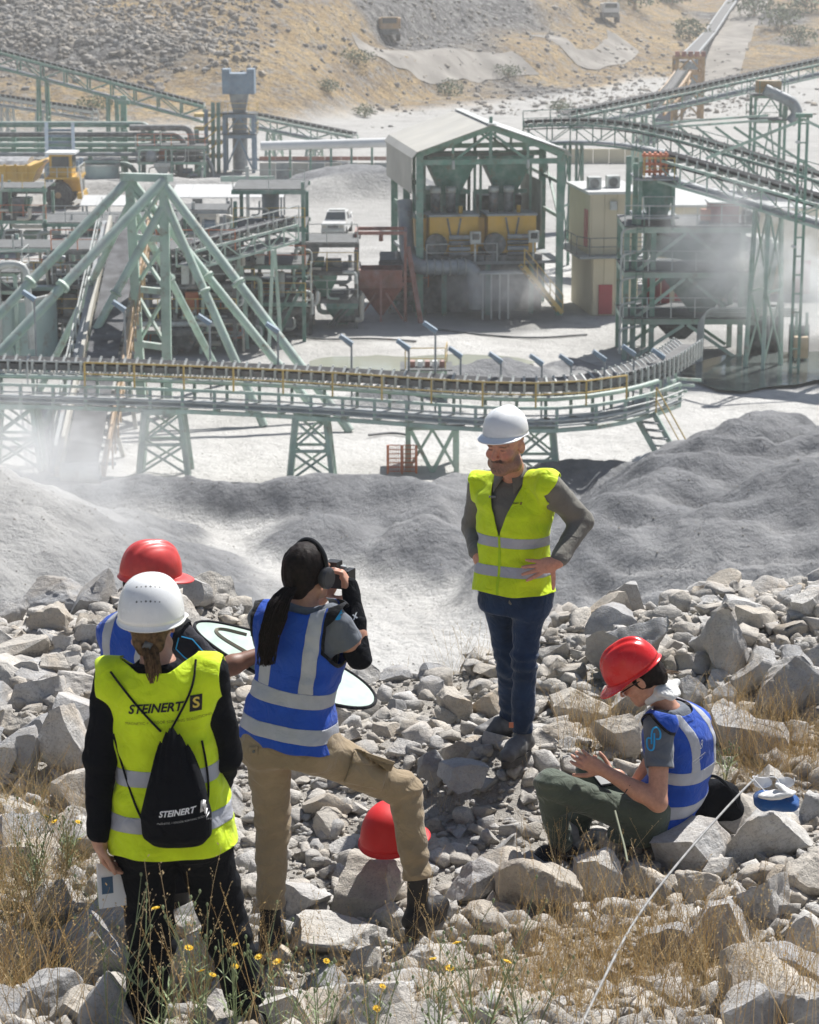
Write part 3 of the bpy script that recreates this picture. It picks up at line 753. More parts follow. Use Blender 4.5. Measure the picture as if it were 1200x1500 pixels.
# ------------------------------------------------------------------ red hopper on its frame
x0, x1, yy, zt = gspan(523, 594, 338, 468)
rh = thing('red_hopper', 'rusty red bin hopper in an open red frame left of the shed', 'hopper', ((x0+x1)/2, yy, FLOOR))
for x in (x0, x1):
    for y in (yy-1.1, yy+1.1): beam(rh, 'column', (x, y, FLOOR), (x, y, zt), .17, .17, RUST)
for z in (zt, W(560, 412, yy)[2]):
    for y in (yy-1.1, yy+1.1): beam(rh, 'beam', (x0, y, z), (x1, y, z), .17, .2, RUST)
    for x in (x0, x1): beam(rh, 'beam', (x, yy-1.1, z-.005), (x, yy+1.1, z-.005), .16, .19, RUST)
xm = (x0+x1)/2; z1, z2, z3 = W(560, 392, yy)[2], W(560, 418, yy)[2], W(560, 462, yy)[2]
q = MB(); a = (x1-x0)/2-.16
q.loft([[(xm+sx*s, yy+sy*s*.9, z) for sx, sy in ((1, -1), (-1, -1), (-1, 1), (1, 1))] for s, z in ((.1, z3), (a, z2), (a, z1), (a-.08, z1), (a-.08, z2+.05), (.05, z3+.2))])
q.build('hopper_bin', RUST, rh)
beam(rh, 'centre_post', (xm, yy-1.15, z3-.2), (xm, yy-1.15, z1), .12, .12, mat('faded_red', (.45, .2, .16), .7, dust=.4))
for s in (-1, 1): beam(rh, 'brace', (xm+s*a, yy-1.12, FLOOR+.2), (xm+s*.3, yy-1.12, z2-.3), .1, .1, RUST)
rod(rh, 'chain_hoist', (xm, yy, zt-.6), (xm, yy, zt), .25, RUST, 8)
beam(rh, 'ladder', (x1+.15, yy-.9, zt-.8), (x1+.9, yy-1.6, FLOOR), .35, .08, RUST)

# ------------------------------------------------------------------ cream control building
Yb = 141.
xa, xb, xc = W(836, 450, Yb)[0], W(866, 450, Yb)[0], W(914, 450, Yb)[0]
zt, zm = W(880, 285, Yb)[2], W(880, 377, Yb)[2]
cb = thing('control_building', 'cream two storey control building with red door and flat white roof', 'building', (xb, Yb, FLOOR))
wid = xc-xb+1.2; dep = 6.; rz = R(8)
def LB(x, y, z): return V3(xb+x*math.cos(rz)-y*math.sin(rz)-.15, Yb+x*math.sin(rz)+y*math.cos(rz), z)
def panelwall(p, x0, x1, y, z0, z1, n, m):
    for k in range(n):
        a, b2 = x0+(x1-x0)*k/n, x0+(x1-x0)*(k+1)/n
        q = MB(); q.loft([[LB(a+.012, y, z), LB(b2-.012, y, z), LB(b2-.012, y+.1, z), LB(a+.012, y+.1, z)] for z in (z0, z1)]); q.build('wall_panel', m, p)
def sidewall(p, x, y0, y1, z0, z1, n, m):
    for k in range(n):
        a, b2 = y0+(y1-y0)*k/n, y0+(y1-y0)*(k+1)/n
        q = MB(); q.loft([[LB(x, a+.012, z), LB(x, b2-.012, z), LB(x+.1, b2-.012, z), LB(x+.1, a+.012, z)] for z in (z0, z1)]); q.build('wall_panel', m, p)
panelwall(cb, .1, wid, 0, zm+.15, zt, 4, CREAM); sidewall(cb, 0, 0, dep, zm+.15, zt, 6, CREAM)
panelwall(cb, .25, wid-.2, .15, FLOOR, zm, 4, CREAM); sidewall(cb, .2, .3, dep, FLOOR, zm, 6, CREAM)
boxo(cb, 'core_wall', LB(wid/2+.1, dep/2+.2, (FLOOR+zt)/2-.1), (wid-.4, dep-.5, zt-FLOOR-.3), CREAM, rz)
boxo(cb, 'roof', LB(wid/2, dep/2, zt+.08), (wid+.35, dep+.4, .16), ROOFW, rz)
boxo(cb, 'floor_slab', LB(wid/2-.3, dep/2-.35, zm+.07), (wid+.9, dep+.9, .13), GREYM, rz)
handrail(cb, [LB(-.7, dep*.6, zm+.15), LB(-.7, -.75, zm+.15), LB(wid, -.75, zm+.15)], DARK, d=.06, step=1.4)
dr = boxo(cb, 'door', LB(1.02, .11, FLOOR+.95), (.82, .06, 1.75), REDD, rz)
boxo(cb, 'upper_door', LB(-.03, 1.0, zm+1.6), (.06, .8, 2.2), REDD, rz)
boxo(cb, 'wall_unit', LB(1.35, -.12, zt-.65), (.4, .25, .5), PALE, rz)
for k in range(2):
    ac = thing('air_conditioner', ('left rooftop air conditioner on the cream control building', 'right rooftop air conditioner on the cream control building')[k], 'air conditioner', LB(.55+k*1.25, 1.6+k*.6, zt+.16), 'rooftop air conditioners')
    c0 = LB(.55+k*1.25, 1.6+k*.6, zt+.16)
    boxo(ac, 'casing', c0+UP*.36, (.75, .7, .7), PALE, rz); 
    rod(ac, 'fan_grille', c0+V3(.02, -.36, .36), c0+V3(.02, -.41, .36), .55, DARK, 14)
# lower cream annexes behind the screening tower
def annex(name, lab, x0, x1, yt, yr, yb, Y0):
    a, b2 = W(x0, yb, Y0)[0], W(x1, yb, Y0)[0]; zt2 = W((x0+x1)/2, yr, Y0)[2]; dep2 = 7.
    t = thing(name, lab, 'building', ((a+b2)/2, Y0, FLOOR))
    n = max(3, int((b2-a)/1.1))
    for k in range(n): boxo(t, 'wall_panel', (a+(b2-a)*(k+.5)/n, Y0+.05, (FLOOR+zt2)/2), ((b2-a)/n-.02, .1, zt2-FLOOR), CREAM)
    boxo(t, 'end_wall', (a+.05, Y0+dep2/2+.1, (FLOOR+zt2)/2), (.1, dep2-.1, zt2-FLOOR), CREAM)
    q = MB(); q.loft([[(a-.2, Y0-.25, z), (b2+.2, Y0-.25, z), (b2+.2, Y0+dep2, z+.35), (a-.2, Y0+dep2, z+.35)] for z in (zt2, zt2+.12)]); q.build('roof', ROOFW, t)
    boxo(t, 'door', ((a+b2)/2-.6, Y0-.03, FLOOR+1.05), (.95, .05, 2.1), REDD)
    return t
annex('process_building', 'low cream building with white roof half hidden behind the screening tower', 968, 1060, 262, 303, 430, 147.)
annex('process_building', 'low cream building with white roof at the right edge behind the mast', 1090, 1290, 255, 305, 400, 150.)
x0, x1, yy, zt = gspan(822, 962, 218, 240)
wl = thing('boundary_wall', 'long low cream panel wall behind the control building', 'wall', ((x0+x1)/2, yy, FLOOR))
for k in range(6): boxo(wl, 'wall_panel', (x0+(x1-x0)*(k+.5)/6, yy, (FLOOR+zt)/2), ((x1-x0)/6-.06, .25, zt-FLOOR), CREAM)

# ------------------------------------------------------------------ screening tower on the right
Yt = 126.
t = thing('screening_tower', 'multi level green steel screening tower with platforms and pipes at right', 'tower', (W(1020, 530, Yt)[0], Yt, FLOOR))
X = lambda px: W(px, 450, Yt)[0]
Z = lambda py: W(1000, py, Yt)[2]
lv = [Z(470), Z(402), Z(336)]
for px in (916, 955, 1085):
    for y in (Yt, Yt+4.2): beam(t, 'column', (X(px), y, FLOOR), (X(px), y, lv[2]), .26, .26, GREEN if px > 1000 else MGREEN)
for y in (Yt, Yt+4.2): beam(t, 'column', (X(928), y+.3, FLOOR), (X(928), y+.3, Z(240)), .26, .26, MGREEN)
zl = FLOOR
for z in lv:
    for y in (Yt-.05, Yt+4.25): beam(t, 'beam', (X(912), y, z), (X(1100), y, z), .22, .34, GREEN)
    for px in (916, 1085): beam(t, 'beam', (X(px), Yt, z-.02), (X(px), Yt+4.2, z-.02), .2, .3, GREEN)
    boxo(t, 'platform', (X(1006), Yt+2.1, z+.21), (X(1100)-X(912), 5.2, .07), GRATE)
    handrail(t, [(X(912), Yt-.5, z+.24), (X(1100), Yt-.5, z+.24), (X(1100), Yt+4, z+.24)], PALE, d=.055, step=1.2)
    mid = X(1005)
    for s in (-1, 1): beam(t, 'brace', (mid+s*.1, Yt-.02, z-.2), (mid+s*(X(1085)-mid-.2), Yt-.02, zl+.15), .17, .17, GREEN)
    for s in (-1, 1): beam(t, 'brace', (mid+s*.1, Yt+4.2, z-.2), (mid+s*(X(1085)-mid-.2), Yt+4.2, zl+.15), .17, .17, MGREEN)
    zl = z
def hop(p, name, cx, cy, a0, b0, z0, a1, b1, z1, m):
    q = MB(); q.loft([[(cx+sx*a, cy+sy*b2, z) for sx, sy in ((1, -1), (-1, -1), (-1, 1), (1, 1))] for a, b2, z in ((a0, b0, z0), (a1, b1, z1))]); return q.build(name, m, p)
SCRM = mat('screen_deck_green', (.10, .20, .15), .6, var=.3, dust=.7)
q = MB(); q.beam((X(955), Yt+1.8, lv[1]+1.5), (X(1100), Yt+1.8, lv[1]+.8), 3.0, 1.1); q.build('screen_box', SCRM, t)
q = MB(); q.beam((X(965), Yt+1.8, lv[1]+2.2), (X(1130), Yt+1.8, lv[1]+1.5), 2.4, .5); q.build('screen_cover', mat('dusty_cover', (.40, .42, .40), .8, dust=.8), t)
hop(t, 'undersize_hopper', X(1030), Yt+1.9, .5, .5, lv[0]+.25, 2.2, 1.7, lv[1]-.1, SCRM)
hop(t, 'oversize_chute', X(1110), Yt+1.6, .5, .6, lv[0]-.4, 1.2, 1.2, lv[1]+1.6, mat('dusty_green_sheet', (.33, .42, .38), .7, dust=.8))
hop(t, 'fines_chute', X(1000), Yt+2.4, .4, .5, FLOOR+.8, 1.4, 1.2, lv[0]-.2, DARK)
boxo(t, 'motor_house', (X(1060), Yt+1.5, lv[2]+.75), (1.5, 1.6, 1.0), REDD); boxo(t, 'motor_house_roof', (X(1060), Yt+1.5, lv[2]+1.29), (1.7, 1.8, .08), ROOFW)
boxo(t, 'switch_box', (X(1032), Yt+.6, lv[2]+.7), (.5, .4, .6), ORNG)
rod(t, 'vibrator_motor', (X(1085), Yt+.6, lv[2]+.6), (X(1110), Yt+.6, lv[2]+.6), .8, DARK, 12)
for k in range(3): boxo(t, 'red_panel', (X(960+k*14), Yt+4.6, (lv[0]+lv[1])/2-.2), (.45, .06, 1.6), REDD)
# head tower that carries the feed conveyor
za, zb_ = Z(318), Z(262)
for px in (934, 982):
    for y in (Yt-.1, Yt+2.4): beam(t, 'head_column', (X(px), y, lv[2]), (X(px), y, zb_+(.9 if px < 950 else 0)), .18, .18, MGREEN)
for z in (za, zb_): 
    boxo(t, 'head_platform', (X(958), Yt+1.1, z), (2.3, 3.2, .1), GREYM); handrail(t, [(X(938), Yt-.4, z+.05), (X(982), Yt-.4, z+.05)], PALE if z == za else YEL, d=.055, step=.8)
hop(t, 'head_chute', X(962), Yt+1.1, .45, .5, lv[2]+.4, .95, .95, zb_-.1, DGREEN)
q = MB()
for k in range(5): q.box((X(940)+.28*k, Yt+.3, zb_+.75), (.1, .5, 1.2))
for z in (.35, .75, 1.2): q.box((X(940)+.56, Yt+.28, zb_+z), (1.35, .45, .12))
q.build('drive_guard', ORNG, t)
rod(t, 'head_drum', (X(972), Yt+.2, zb_+.8), (X(972), Yt+2., zb_+.8), .8, DARK, 16)
# pipes running off the tower
for k in range(4):
    pipe(t, [(X(1162), Yt-.8-.12*k, Z(459)+.14*k), (X(1022+k*2), Yt-.8-.12*k, Z(459)+.14*k), (X(1019+k*2), Yt-.9-.12*k, Z(540)), (X(1000), Yt-2.-.3*k, Z(556))], .13, PALE, .6)
for px in (1165, 1180):
    beam(t, 'pipe_support', (X(px), Yt-.6, FLOOR), (X(px), Yt-.6, Z(455)), .14, .14, MGREEN)
for k in range(5):
    z = lerp(FLOOR+.4, lv[2], k/5); pipe(t, [(X(918)-.35, Yt-.25, z), (X(918)-.35, Yt-.25, z+1.3), (X(940), Yt-.3, z+1.5)], .12, PALE, .3)
for px, yo in ((1120, 1.5), (1145, 2.6), (1175, .6)):
    rod(t, 'sump_vessel', (X(px), Yt+yo, FLOOR), (X(px), Yt+yo, FLOOR+1.6+.4*yo), 1.1, DARK, 14)
boxo(t, 'pump_cabinet', (X(1170), Yt-1.2, FLOOR+.9), (.7, .5, 1.1), mat('tan_box', (.5, .38, .25), .6))
q = MB()
for k in range(14): q.beam((X(930), Yt-.35, FLOOR+.3+k*.5), (X(940), Yt-.35, FLOOR+.3+k*.5), .04, .04)
for px in (930, 940): q.beam((X(px), Yt-.35, FLOOR), (X(px), Yt-.35, lv[2]+1), .06, .06)
q.build('ladder', MGREEN, t)

# ------------------------------------------------------------------ conveyors on the right
def conveyor(name, lab, pts, w, h, m, legs=(), **kw):
    o = thing(name, lab, 'conveyor', (pts[0][0], pts[0][1], min(FLOOR, 0)))
    P, T, S = gallery(o, pts, w, h, m, **kw)
    for f in legs:
        i = int(f*(len(P)-1)); trestle(o, P[i], w*.8, .8, m, .18, .3, float(terrain(P[i][0], P[i][1])), S[i])
    return o
conveyor('feed_conveyor', 'green feed conveyor descending to the right from the head of the screening tower', smooth_path([W(968, 262, 127), W(1090, 296, 124), W(1290, 355, 119)], 1), 1.5, 1.1, GREEN, (.55, .9), rail=None)
conveyor('overhead_conveyor', 'dark curved conveyor gallery running right from behind the crusher shed', smooth_path([W(770, 212, 163), W(860, 208, 162), W(950, 218, 160), W(1080, 254, 156), W(1300, 322, 150)], 2), 1.8, 1.25, DGREEN, (.18, .42, .66, .9), rail=DGREEN)
conveyor('rising_conveyor', 'slender green conveyor truss rising to the upper right above the yard', [W(828, 190, 184), W(1010, 152, 192), W(1260, 96, 204)], 1.6, 1.0, GREEN, (.25,), belt=True, rail=None)
# green mast with ladder
mx, my = W(1166, 480, 121.)[0], 121.
ms = thing('lattice_mast', 'tall slim green lattice mast standing right of the screening tower', 'mast', (mx, my, FLOOR))
ztop = W(1166, 172, my)[2]
for s in (-.2, .2): beam(ms, 'leg', (mx+s, my, FLOOR), (mx+s, my, ztop), .13, .13, MGREEN)
for k in range(14):
    z = lerp(FLOOR+.5, ztop-.3, k/13); beam(ms, 'rung', (mx-.2, my, z), (mx+.2, my, z), .07, .07, MGREEN)
boxo(ms, 'head_plate', (mx, my, ztop+.1), (.8, .4, .2), MGREEN)
for e in ((1035, 232, 124), (1290, 230, 121)): beam(ms, 'stay', (mx, my, ztop-.1), W(*e), .14, .14, GREEN)
for k in range(3): boxo(ms, 'lamp', (mx-.28, my-.1, ztop-1.2-k*2.6), (.2, .2, .12), WHITEP)
# head house of the rising conveyor
hx0, hx1, hy = W(1106, 180, 186)[0], W(1150, 180, 186)[0], 186.
hh_ = thing('head_house', 'green braced support tower with blue chute under the rising conveyor', 'tower', ((hx0+hx1)/2, hy, FLOOR))
zh = W(1128, 142, hy)[2]
frame_tower(hh_, hx0, hx1, hy, hy+2.5, [W(1128, 178, hy)[2], zh], MGREEN, .2, rail=MGREEN)
q = MB(); q.tube(bend([(hx0+.6, hy-.4, zh+.6), (hx1+.5, hy-.4, zh-.4), (hx1+.9, hy-.4, zh-1.3), (hx1+.3, hy-.4, zh-1.9)], .6), .45, 10); q.build('chute', GREYM, hh_, True)
boxo(hh_, 'drive_cover', (hx0+1., hy+.5, zh+.75), (1.8, 1.4, .9), OCHRE)
pr = thing('pipe_bridge', 'thin green pipe bridge on posts in front of the distant yard', 'pipe rack', (W(1040, 200, 178)[0], 178, FLOOR))
for k, px in enumerate((965, 995, 1020, 1048, 1075, 1098)): beam(pr, 'post', G(px, 200)*V3(1, 0, 0)+V3(0, 178, FLOOR), W(px, 186, 178), .18, .18, MGREEN)
for dz in (0, .35): beam(pr, 'rail', W(958, 188, 178)+UP*dz, W(1125, 176, 178)+UP*dz, .16, .16, GREEN)
# ------------------------------------------------------------------ process modules (left half of the plant)
def process_module(name, lab, x0, x1, yt, yb, seed, depth=5., main=MGREEN, lv=3, cat='process module', dense=1.0):
    a, b_, Y0, zt = gspan(x0, x1, yt, yb); r = random.Random(seed)
    t = thing(name, lab, cat, ((a+b_)/2, Y0, FLOOR)); H = zt-FLOOR; w = b_-a
    nb = max(1, int(w/2.6)); xs = np.linspace(a, b_, nb+1)
    for x in xs:
        for y in (Y0, Y0+depth): beam(t, 'column', (x, y, FLOOR), (x, y, FLOOR+H*r.uniform(.75, 1)), .2, .2, main)
    for k in range(1, lv+1):
        z = FLOOR+H*k/(lv+.35)
        for y in (Y0-.02, Y0+depth): beam(t, 'beam', (a-.2, y, z), (b_+.2, y, z), .16, .22, main)
        boxo(t, 'platform', ((a+b_)/2, Y0+depth/2, z+.14), (w+.3, depth, .06), GRATE)
        if r.random() < .8: handrail(t, [(a-.1, Y0-.15, z+.16), (b_+.1, Y0-.15, z+.16)], r.choice([PALE, YEL, PALE, ORNG]), d=.05, step=1.3)
    for k in range(int(9*dense*max(1, w/4))):
        x = r.uniform(a+.4, b_-.4); y = Y0+r.uniform(-.1, depth*.6); l = r.randrange(lv); z = FLOOR+H*l/(lv+.35)+.18
        mm = r.choice([DARK, DGREEN, DARK, GREYM, PALE, MGREEN])
        q = r.random()
        if q < .4: rod(t, 'vessel', (x, y, z), (x, y, z+r.uniform(.7, H/lv*.9)), r.uniform(.5, 1.1), mm, 14)
        elif q < .65:
            rod(t, 'motor', (x-.5, y, z+.4), (x+.4, y, z+.4), r.uniform(.4, .7), r.choice([DARK, BLUEG, DGREEN, ORNG]), 12)
        elif q < .85:
            q2 = MB(); s = r.uniform(.5, .9); q2.loft([[(x+sx*s*f, y+sy*s*f, z+zz) for sx, sy in ((1,-1),(-1,-1),(-1,1),(1,1))] for f, zz in ((.3, 0), (1, 1.0), (1, 1.3))]); q2.build('hopper', mm, t)
        else: boxo(t, 'cabinet', (x, y, z+.6), (.7, .5, 1.2), r.choice([PALE, DARK, ORNG, BEIGE]))
    for k in range(int(13*dense*max(1, w/4))):
        x = r.uniform(a, b_); y = Y0+r.uniform(-.5, 1.5); z = FLOOR+r.uniform(.3, H*.9); dx = r.uniform(-w*.5, w*.5)
        x2 = min(max(x+dx, a-.4), b_+.4); dz = r.choice([-1, 1])*r.uniform(.5, 1.6)
        pipe(t, [(x, y, z), (x2, y, z), (x2, y+r.uniform(-.3, .3), max(FLOOR+.1, z+dz))], r.choice([.1, .14, .2, .28]), r.choice([PALE, PALE, DARK, GREYM, GREEN, BEIGE]), .35, n=8)
    for k in range(int(3*dense)):
        x = r.uniform(a, b_-1.2); beam(t, 'brace', (x, Y0-.04, FLOOR+.2), (x+1.6, Y0-.04, FLOOR+H*.4), .12, .12, main)
    return t
process_module('process_module', 'dark pipework module with green frame at the left edge below the dump truck', -60, 68, 262, 372, 3, 4, MGREEN, 2)
process_module('process_module', 'tall dark module of vessels and pipes left of the white pickup', 348, 446, 262, 500, 11, 5, DGREEN, 4)
process_module('process_module', 'tangle of dark pumps and pale pipes behind the gantry columns', 84, 345, 352, 520, 21, 5, DARK, 3, dense=1.5)
process_module('process_module', 'low dark pump skid between the tall module and the red hopper', 438, 522, 345, 482, 31, 4, DARK, 3)
process_module('process_module', 'pale pipe rack module with stacked lines left of the gantry', -70, 96, 352, 450, 41, 4, GREEN, 2)
process_module('process_module', 'grey skid with vessels under the white awning behind the gantry top', 236, 330, 300, 372, 51, 4, GREYM, 2, dense=.7)
process_module('process_module', 'dark bank of pumps and vessels at the foot of the gantry on the left', -60, 130, 400, 512, 71, 5, DARK, 2, dense=1.6)
process_module('process_module', 'dark tank farm module just right of the gantry columns', 250, 372, 372, 505, 72, 6, DARK, 3, dense=1.8)
process_module('process_module', 'row of black cyclones and pipes under the boom conveyor', 330, 455, 405, 490, 73, 4, DARK, 2, dense=1.8)
process_module('process_module', 'pipe covered skid between the gantry top and the tall module', 70, 260, 318, 430, 74, 6, MGREEN, 3, dense=1.3)
process_module('process_module', 'dark conveyor drive station right behind the red hopper', 560, 625, 372, 462, 75, 4, DARK, 2, dense=1.2)
# outlet boom conveyor with pale lines
t = thing('boom_conveyor', 'short pale green boom conveyor climbing right behind the gantry legs', 'conveyor', (*W(345, 380, 128)[:2], FLOOR))
gallery(t, [W(272, 392, 126), W(424, 352, 131)], 1.5, .9, GREEN, panel=1.0, rail=PALE, belt_m=mat('dusty_belt', (.22, .22, .23), .85, var=.3))
for px, py in ((300, 392), (350, 380), (400, 366)):
    p_ = W(px, py, 128); beam(t, 'leg', p_, V3(p_[0]-.3, p_[1], FLOOR), .18, .18, GREEN); beam(t, 'leg', p_+V3(0, 1.4, 0), V3(p_[0]+.3, p_[1]+1.4, FLOOR), .18, .18, GREEN)
# hoist beam over the tall module
t = thing('hoist_beam', 'green hoist beam on a white post above the tall module', 'hoist', (*G(364, 330)[:2], FLOOR))
p0_ = G(364, 345); z1_ = W(364, 262, p0_[1])[2]
beam(t, 'post', p0_, V3(p0_[0], p0_[1], z1_+.9), .26, .26, PALE)
beam(t, 'rail', V3(p0_[0]-2., p0_[1], z1_), V3(p0_[0]+2., p0_[1], z1_), .25, .4, GREEN)
beam(t, 'post', V3(p0_[0]+1.9, p0_[1]+.1, FLOOR), V3(p0_[0]+1.9, p0_[1]+.1, z1_), .2, .2, GREEN)
# awnings and the grey cabin
def awning(lab, x0, x1, yt, yb, d):
    a, b_, Y0, zt = gspan(x0, x1, yt, yb)
    t = thing('awning', lab, 'awning', ((a+b_)/2, Y0, FLOOR))
    n = max(3, int((b_-a)/1.4))
    for k in range(n):
        q = MB(); xa_, xb_ = a+(b_-a)*k/n+.01, a+(b_-a)*(k+1)/n-.01
        q.loft([[(xa_, Y0, z), (xb_, Y0, z), (xb_, Y0+d, z+.5), (xa_, Y0+d, z+.5)] for z in (zt, zt+.06)]); q.build('roof_sheet', ROOFW, t)
    for x in np.linspace(a+.2, b_-.2, 3):
        for y in (Y0+.2, Y0+d-.2): beam(t, 'post', (x, y, FLOOR), (x, y, zt+.05), .14, .14, GREYM)
awning('low white sheet awning between the dump truck and the gantry top', 118, 188, 302, 340, 2.6)
awning('long white sheet awning behind the gantry and the grey cabin', 250, 416, 290, 325, 5.)
a, b_, Y0, zt = gspan(272, 318, 306, 352)
t = thing('site_cabin', 'small grey site cabin with a roof vent behind the gantry', 'cabin', ((a+b_)/2, Y0, FLOOR))
boxo(t, 'wall', ((a+b_)/2, Y0+1.2, (FLOOR+zt)/2), (b_-a, 2.4, zt-FLOOR), BEIGE); boxo(t, 'roof', ((a+b_)/2, Y0+1.2, zt+.06), (b_-a+.3, 2.8, .12), PALE)
boxo(t, 'roof_vent', ((a+b_)/2-.3, Y0+1., zt+.4), (.7, .7, .55), DARK); boxo(t, 'window', (a+.7, Y0-.02, zt-.9), (.7, .05, .6), GLASSD)
# tanks
def tank(lab, px0, px1, yt, yb, m, Yd=None):
    a, b_, Y0, zt = gspan(px0, px1, yt, yb); c_ = (a+b_)/2; r_ = (b_-a)/2
    t = thing('storage_tank', lab, 'tank', (c_, Y0+r_, FLOOR))
    MB().lathe([(r_, FLOOR), (r_, zt), (r_-.12, zt), (r_-.12, zt-.5)], (c_, Y0+r_, 0), 40).build('shell', m, t, True)
    MB().lathe([(r_+.1, zt-.02), (r_+.1, zt+.12), (r_-.14, zt+.12), (r_-.14, zt-.02)], (c_, Y0+r_, 0), 40).build('rim', PALE, t, True)
    beam(t, 'bridge', (c_-r_, Y0+r_, zt+.3), (c_+r_, Y0+r_, zt+.3), .8, .2, GREEN)
    return t
tank('open pale teal thickener tank at the left edge below the gantry legs', -150, 70, 446, 540, TANKM)
tank('low teal tank beside the front of the dump truck', 122, 172, 244, 262, TANKM)
a = W(-60, 400, 119)
t = thing('tank_platform', 'pale green platform box with bent pipe above the teal tank', 'platform', (*G(10, 430)[:2], FLOOR))
gx_, gY = W(5, 400, 124)[0], 124.
frame_tower(t, W(-40, 400, gY)[0], W(22, 400, gY)[0], gY, gY+2.5, [W(0, 428, gY)[2], W(0, 402, gY)[2]], GREEN, .2, rail=PALE)
pipe(t, [(gx_-.3, gY-.3, FLOOR+1), (gx_-.3, gY-.3, W(0, 386, gY)[2]), (gx_+1.2, gY-.3, W(0, 386, gY)[2]), (gx_+1.4, gY-.3, FLOOR+1)], .4, PALE, .6)

# ------------------------------------------------------------------ back row: pipe racks, bin tower, far conveyors
t = thing('pipe_rack', 'long dark green pipe rack with stacked pipes at the far left', 'pipe rack', (*W(140, 240, 226)[:2], FLOOR))
for px in (-40, 20, 72, 132, 184, 210, 240, 288): beam(t, 'post', V3(W(px, 230, 226)[0], 226, FLOOR), W(px, 190, 226), .4, .4, DGREEN)
for (px0, px1, py, d, m) in ((-60, 215, 182, .55, DGREEN), (-60, 262, 197, .5, DARK), (-60, 240, 212, .5, MGREEN), (-60, 300, 226, .4, GREYM), (-60, 190, 240, .5, DGREEN)):
    a, b_ = W(px0, py, 225), W(px1, py, 225)
    pipe(t, [a, b_, b_+V3(.7, 0, -1.2), b_+V3(.7, 0, -2.6)], d, m, 1.0)
for k, py in enumerate((204, 220, 236)): beam(t, 'beam', W(-50, py, 227), W(300, py, 227), .3, .35, (DGREEN, MGREEN, DARK)[k])
pipe(t, [W(190, 187, 223.5), W(276, 187, 223.5), W(282, 205, 223.5), W(282, 235, 223.5)], .6, DARK, 1.2)
process_module('process_module', 'distant pump station of grey pipes under the pipe rack', 205, 300, 208, 262, 61, 4, MGREEN, 2, dense=.8)
t = thing('pipe_post', 'tall green post with cross arm rising above the pipe rack', 'post', (*W(181, 200, 229)[:2], FLOOR))
beam(t, 'post', V3(W(181, 200, 229)[0], 229, FLOOR), W(181, 140, 229), .55, .55, MGREEN); beam(t, 'cross_arm', W(172, 150, 228.6), W(190, 150, 228.6), .4, .4, MGREEN)
# bin tower
a, b_, Y0, zt = gspan(330, 372, 165, 253)
bt = thing('bin_tower', 'blue grey steel bin on a yellow railed tower in the back row', 'tower', ((a+b_)/2, Y0, FLOOR))
zs_ = [W(350, 200, Y0)[2], W(350, 170, Y0)[2]]
frame_tower(bt, a, b_, Y0, Y0+2.6, zs_, BLUEG, .32, rail=YEL)
cx_ = (a+b_)/2; zb1, zb2 = W(350, 138, Y0)[2], W(350, 108, Y0)[2]
hop(bt, 'bin_throat', cx_, Y0+1.3, .55, .55, zs_[1]+.2, .9, .8, zb1, GREYM)
boxo(bt, 'bin', (cx_, Y0+1.3, (zb1+zb2)/2), (3.0, 2.6, zb2-zb1), BLUEG)
for s in (-1, 1): boxo(bt, 'bin_ear', (cx_+s*1.15, Y0+1.2, zb2+.2), (.7, 2.2, .4), BLUEG)
for px, py in ((302, 160), (312, 150), (320, 150)): beam(bt, 'stair_post', V3(W(px, 200, Y0)[0], Y0-.3, FLOOR), W(px, py, Y0-.3), .35, .35, DGREEN if px > 305 else BLUEG)
for k, py in enumerate((168, 188, 208, 228)): boxo(bt, 'stair_platform', W(306, py, Y0+.6), (2.6, 2., .3), YEL)
for k in range(3): beam(bt, 'stair_flight', W(296, 188+20*k, Y0-.5), W(318, 170+20*k, Y0-.5), .5, .12, YEL)
rod(bt, 'core_column', (cx_, Y0+1.3, FLOOR), (cx_, Y0+1.3, zs_[1]), 1.4, GREYM, 14)
# far conveyors
conveyor('far_conveyor', 'green truss conveyor descending across the foot of the left hill', [W(-40, 88, 246), W(300, 178, 246)], 2.0, 1.5, MGREEN, (.3, .66), panel=2.2, rail=None, chord=.22, web=.16)
conveyor('far_conveyor', 'low thin green conveyor running right from the bin tower to the pipeline', [W(372, 186, 244), W(520, 216, 240)], 1.6, 1.1, GREEN, (.3, .7), panel=2., rail=None, chord=.18, web=.13)
conveyor('far_conveyor', 'pale low conveyor line on the left hill foot above the pipe rack', [W(-40, 148, 258), W(140, 176, 252)], 1.2, .8, PALE, (.3, .7), panel=2., rail=None, chord=.15, web=.1)
t = thing('white_pipeline', 'long white pipeline on posts left of the crusher shed', 'pipeline', (*W(485, 230, 219)[:2], FLOOR))
MB().tube([W(382, 214, 219), W(592, 208, 219)], .42, 12).build('pipe', WHITEP, t, True)
for px in (395, 425, 455, 485, 515, 545, 575): beam(t, 'post', V3(W(px, 230, 219)[0], 219, FLOOR), W(px, 216, 219), .2, .2, MGREEN)
t = thing('retaining_wall', 'dark low retaining wall with rusty band beneath the white pipeline', 'wall', (*W(485, 246, 221)[:2], FLOOR))
for k in range(9):
    xa_ = W(380+k*24, 240, 221)[0]; boxo(t, 'wall_panel', (xa_+.75, 221, FLOOR+.8), (1.45, .3, 1.6), GREYM if k % 2 else CONC); boxo(t, 'rail_panel', (xa_+.75, 220.8, FLOOR+2.0), (1.45, .12, .35), RUST)
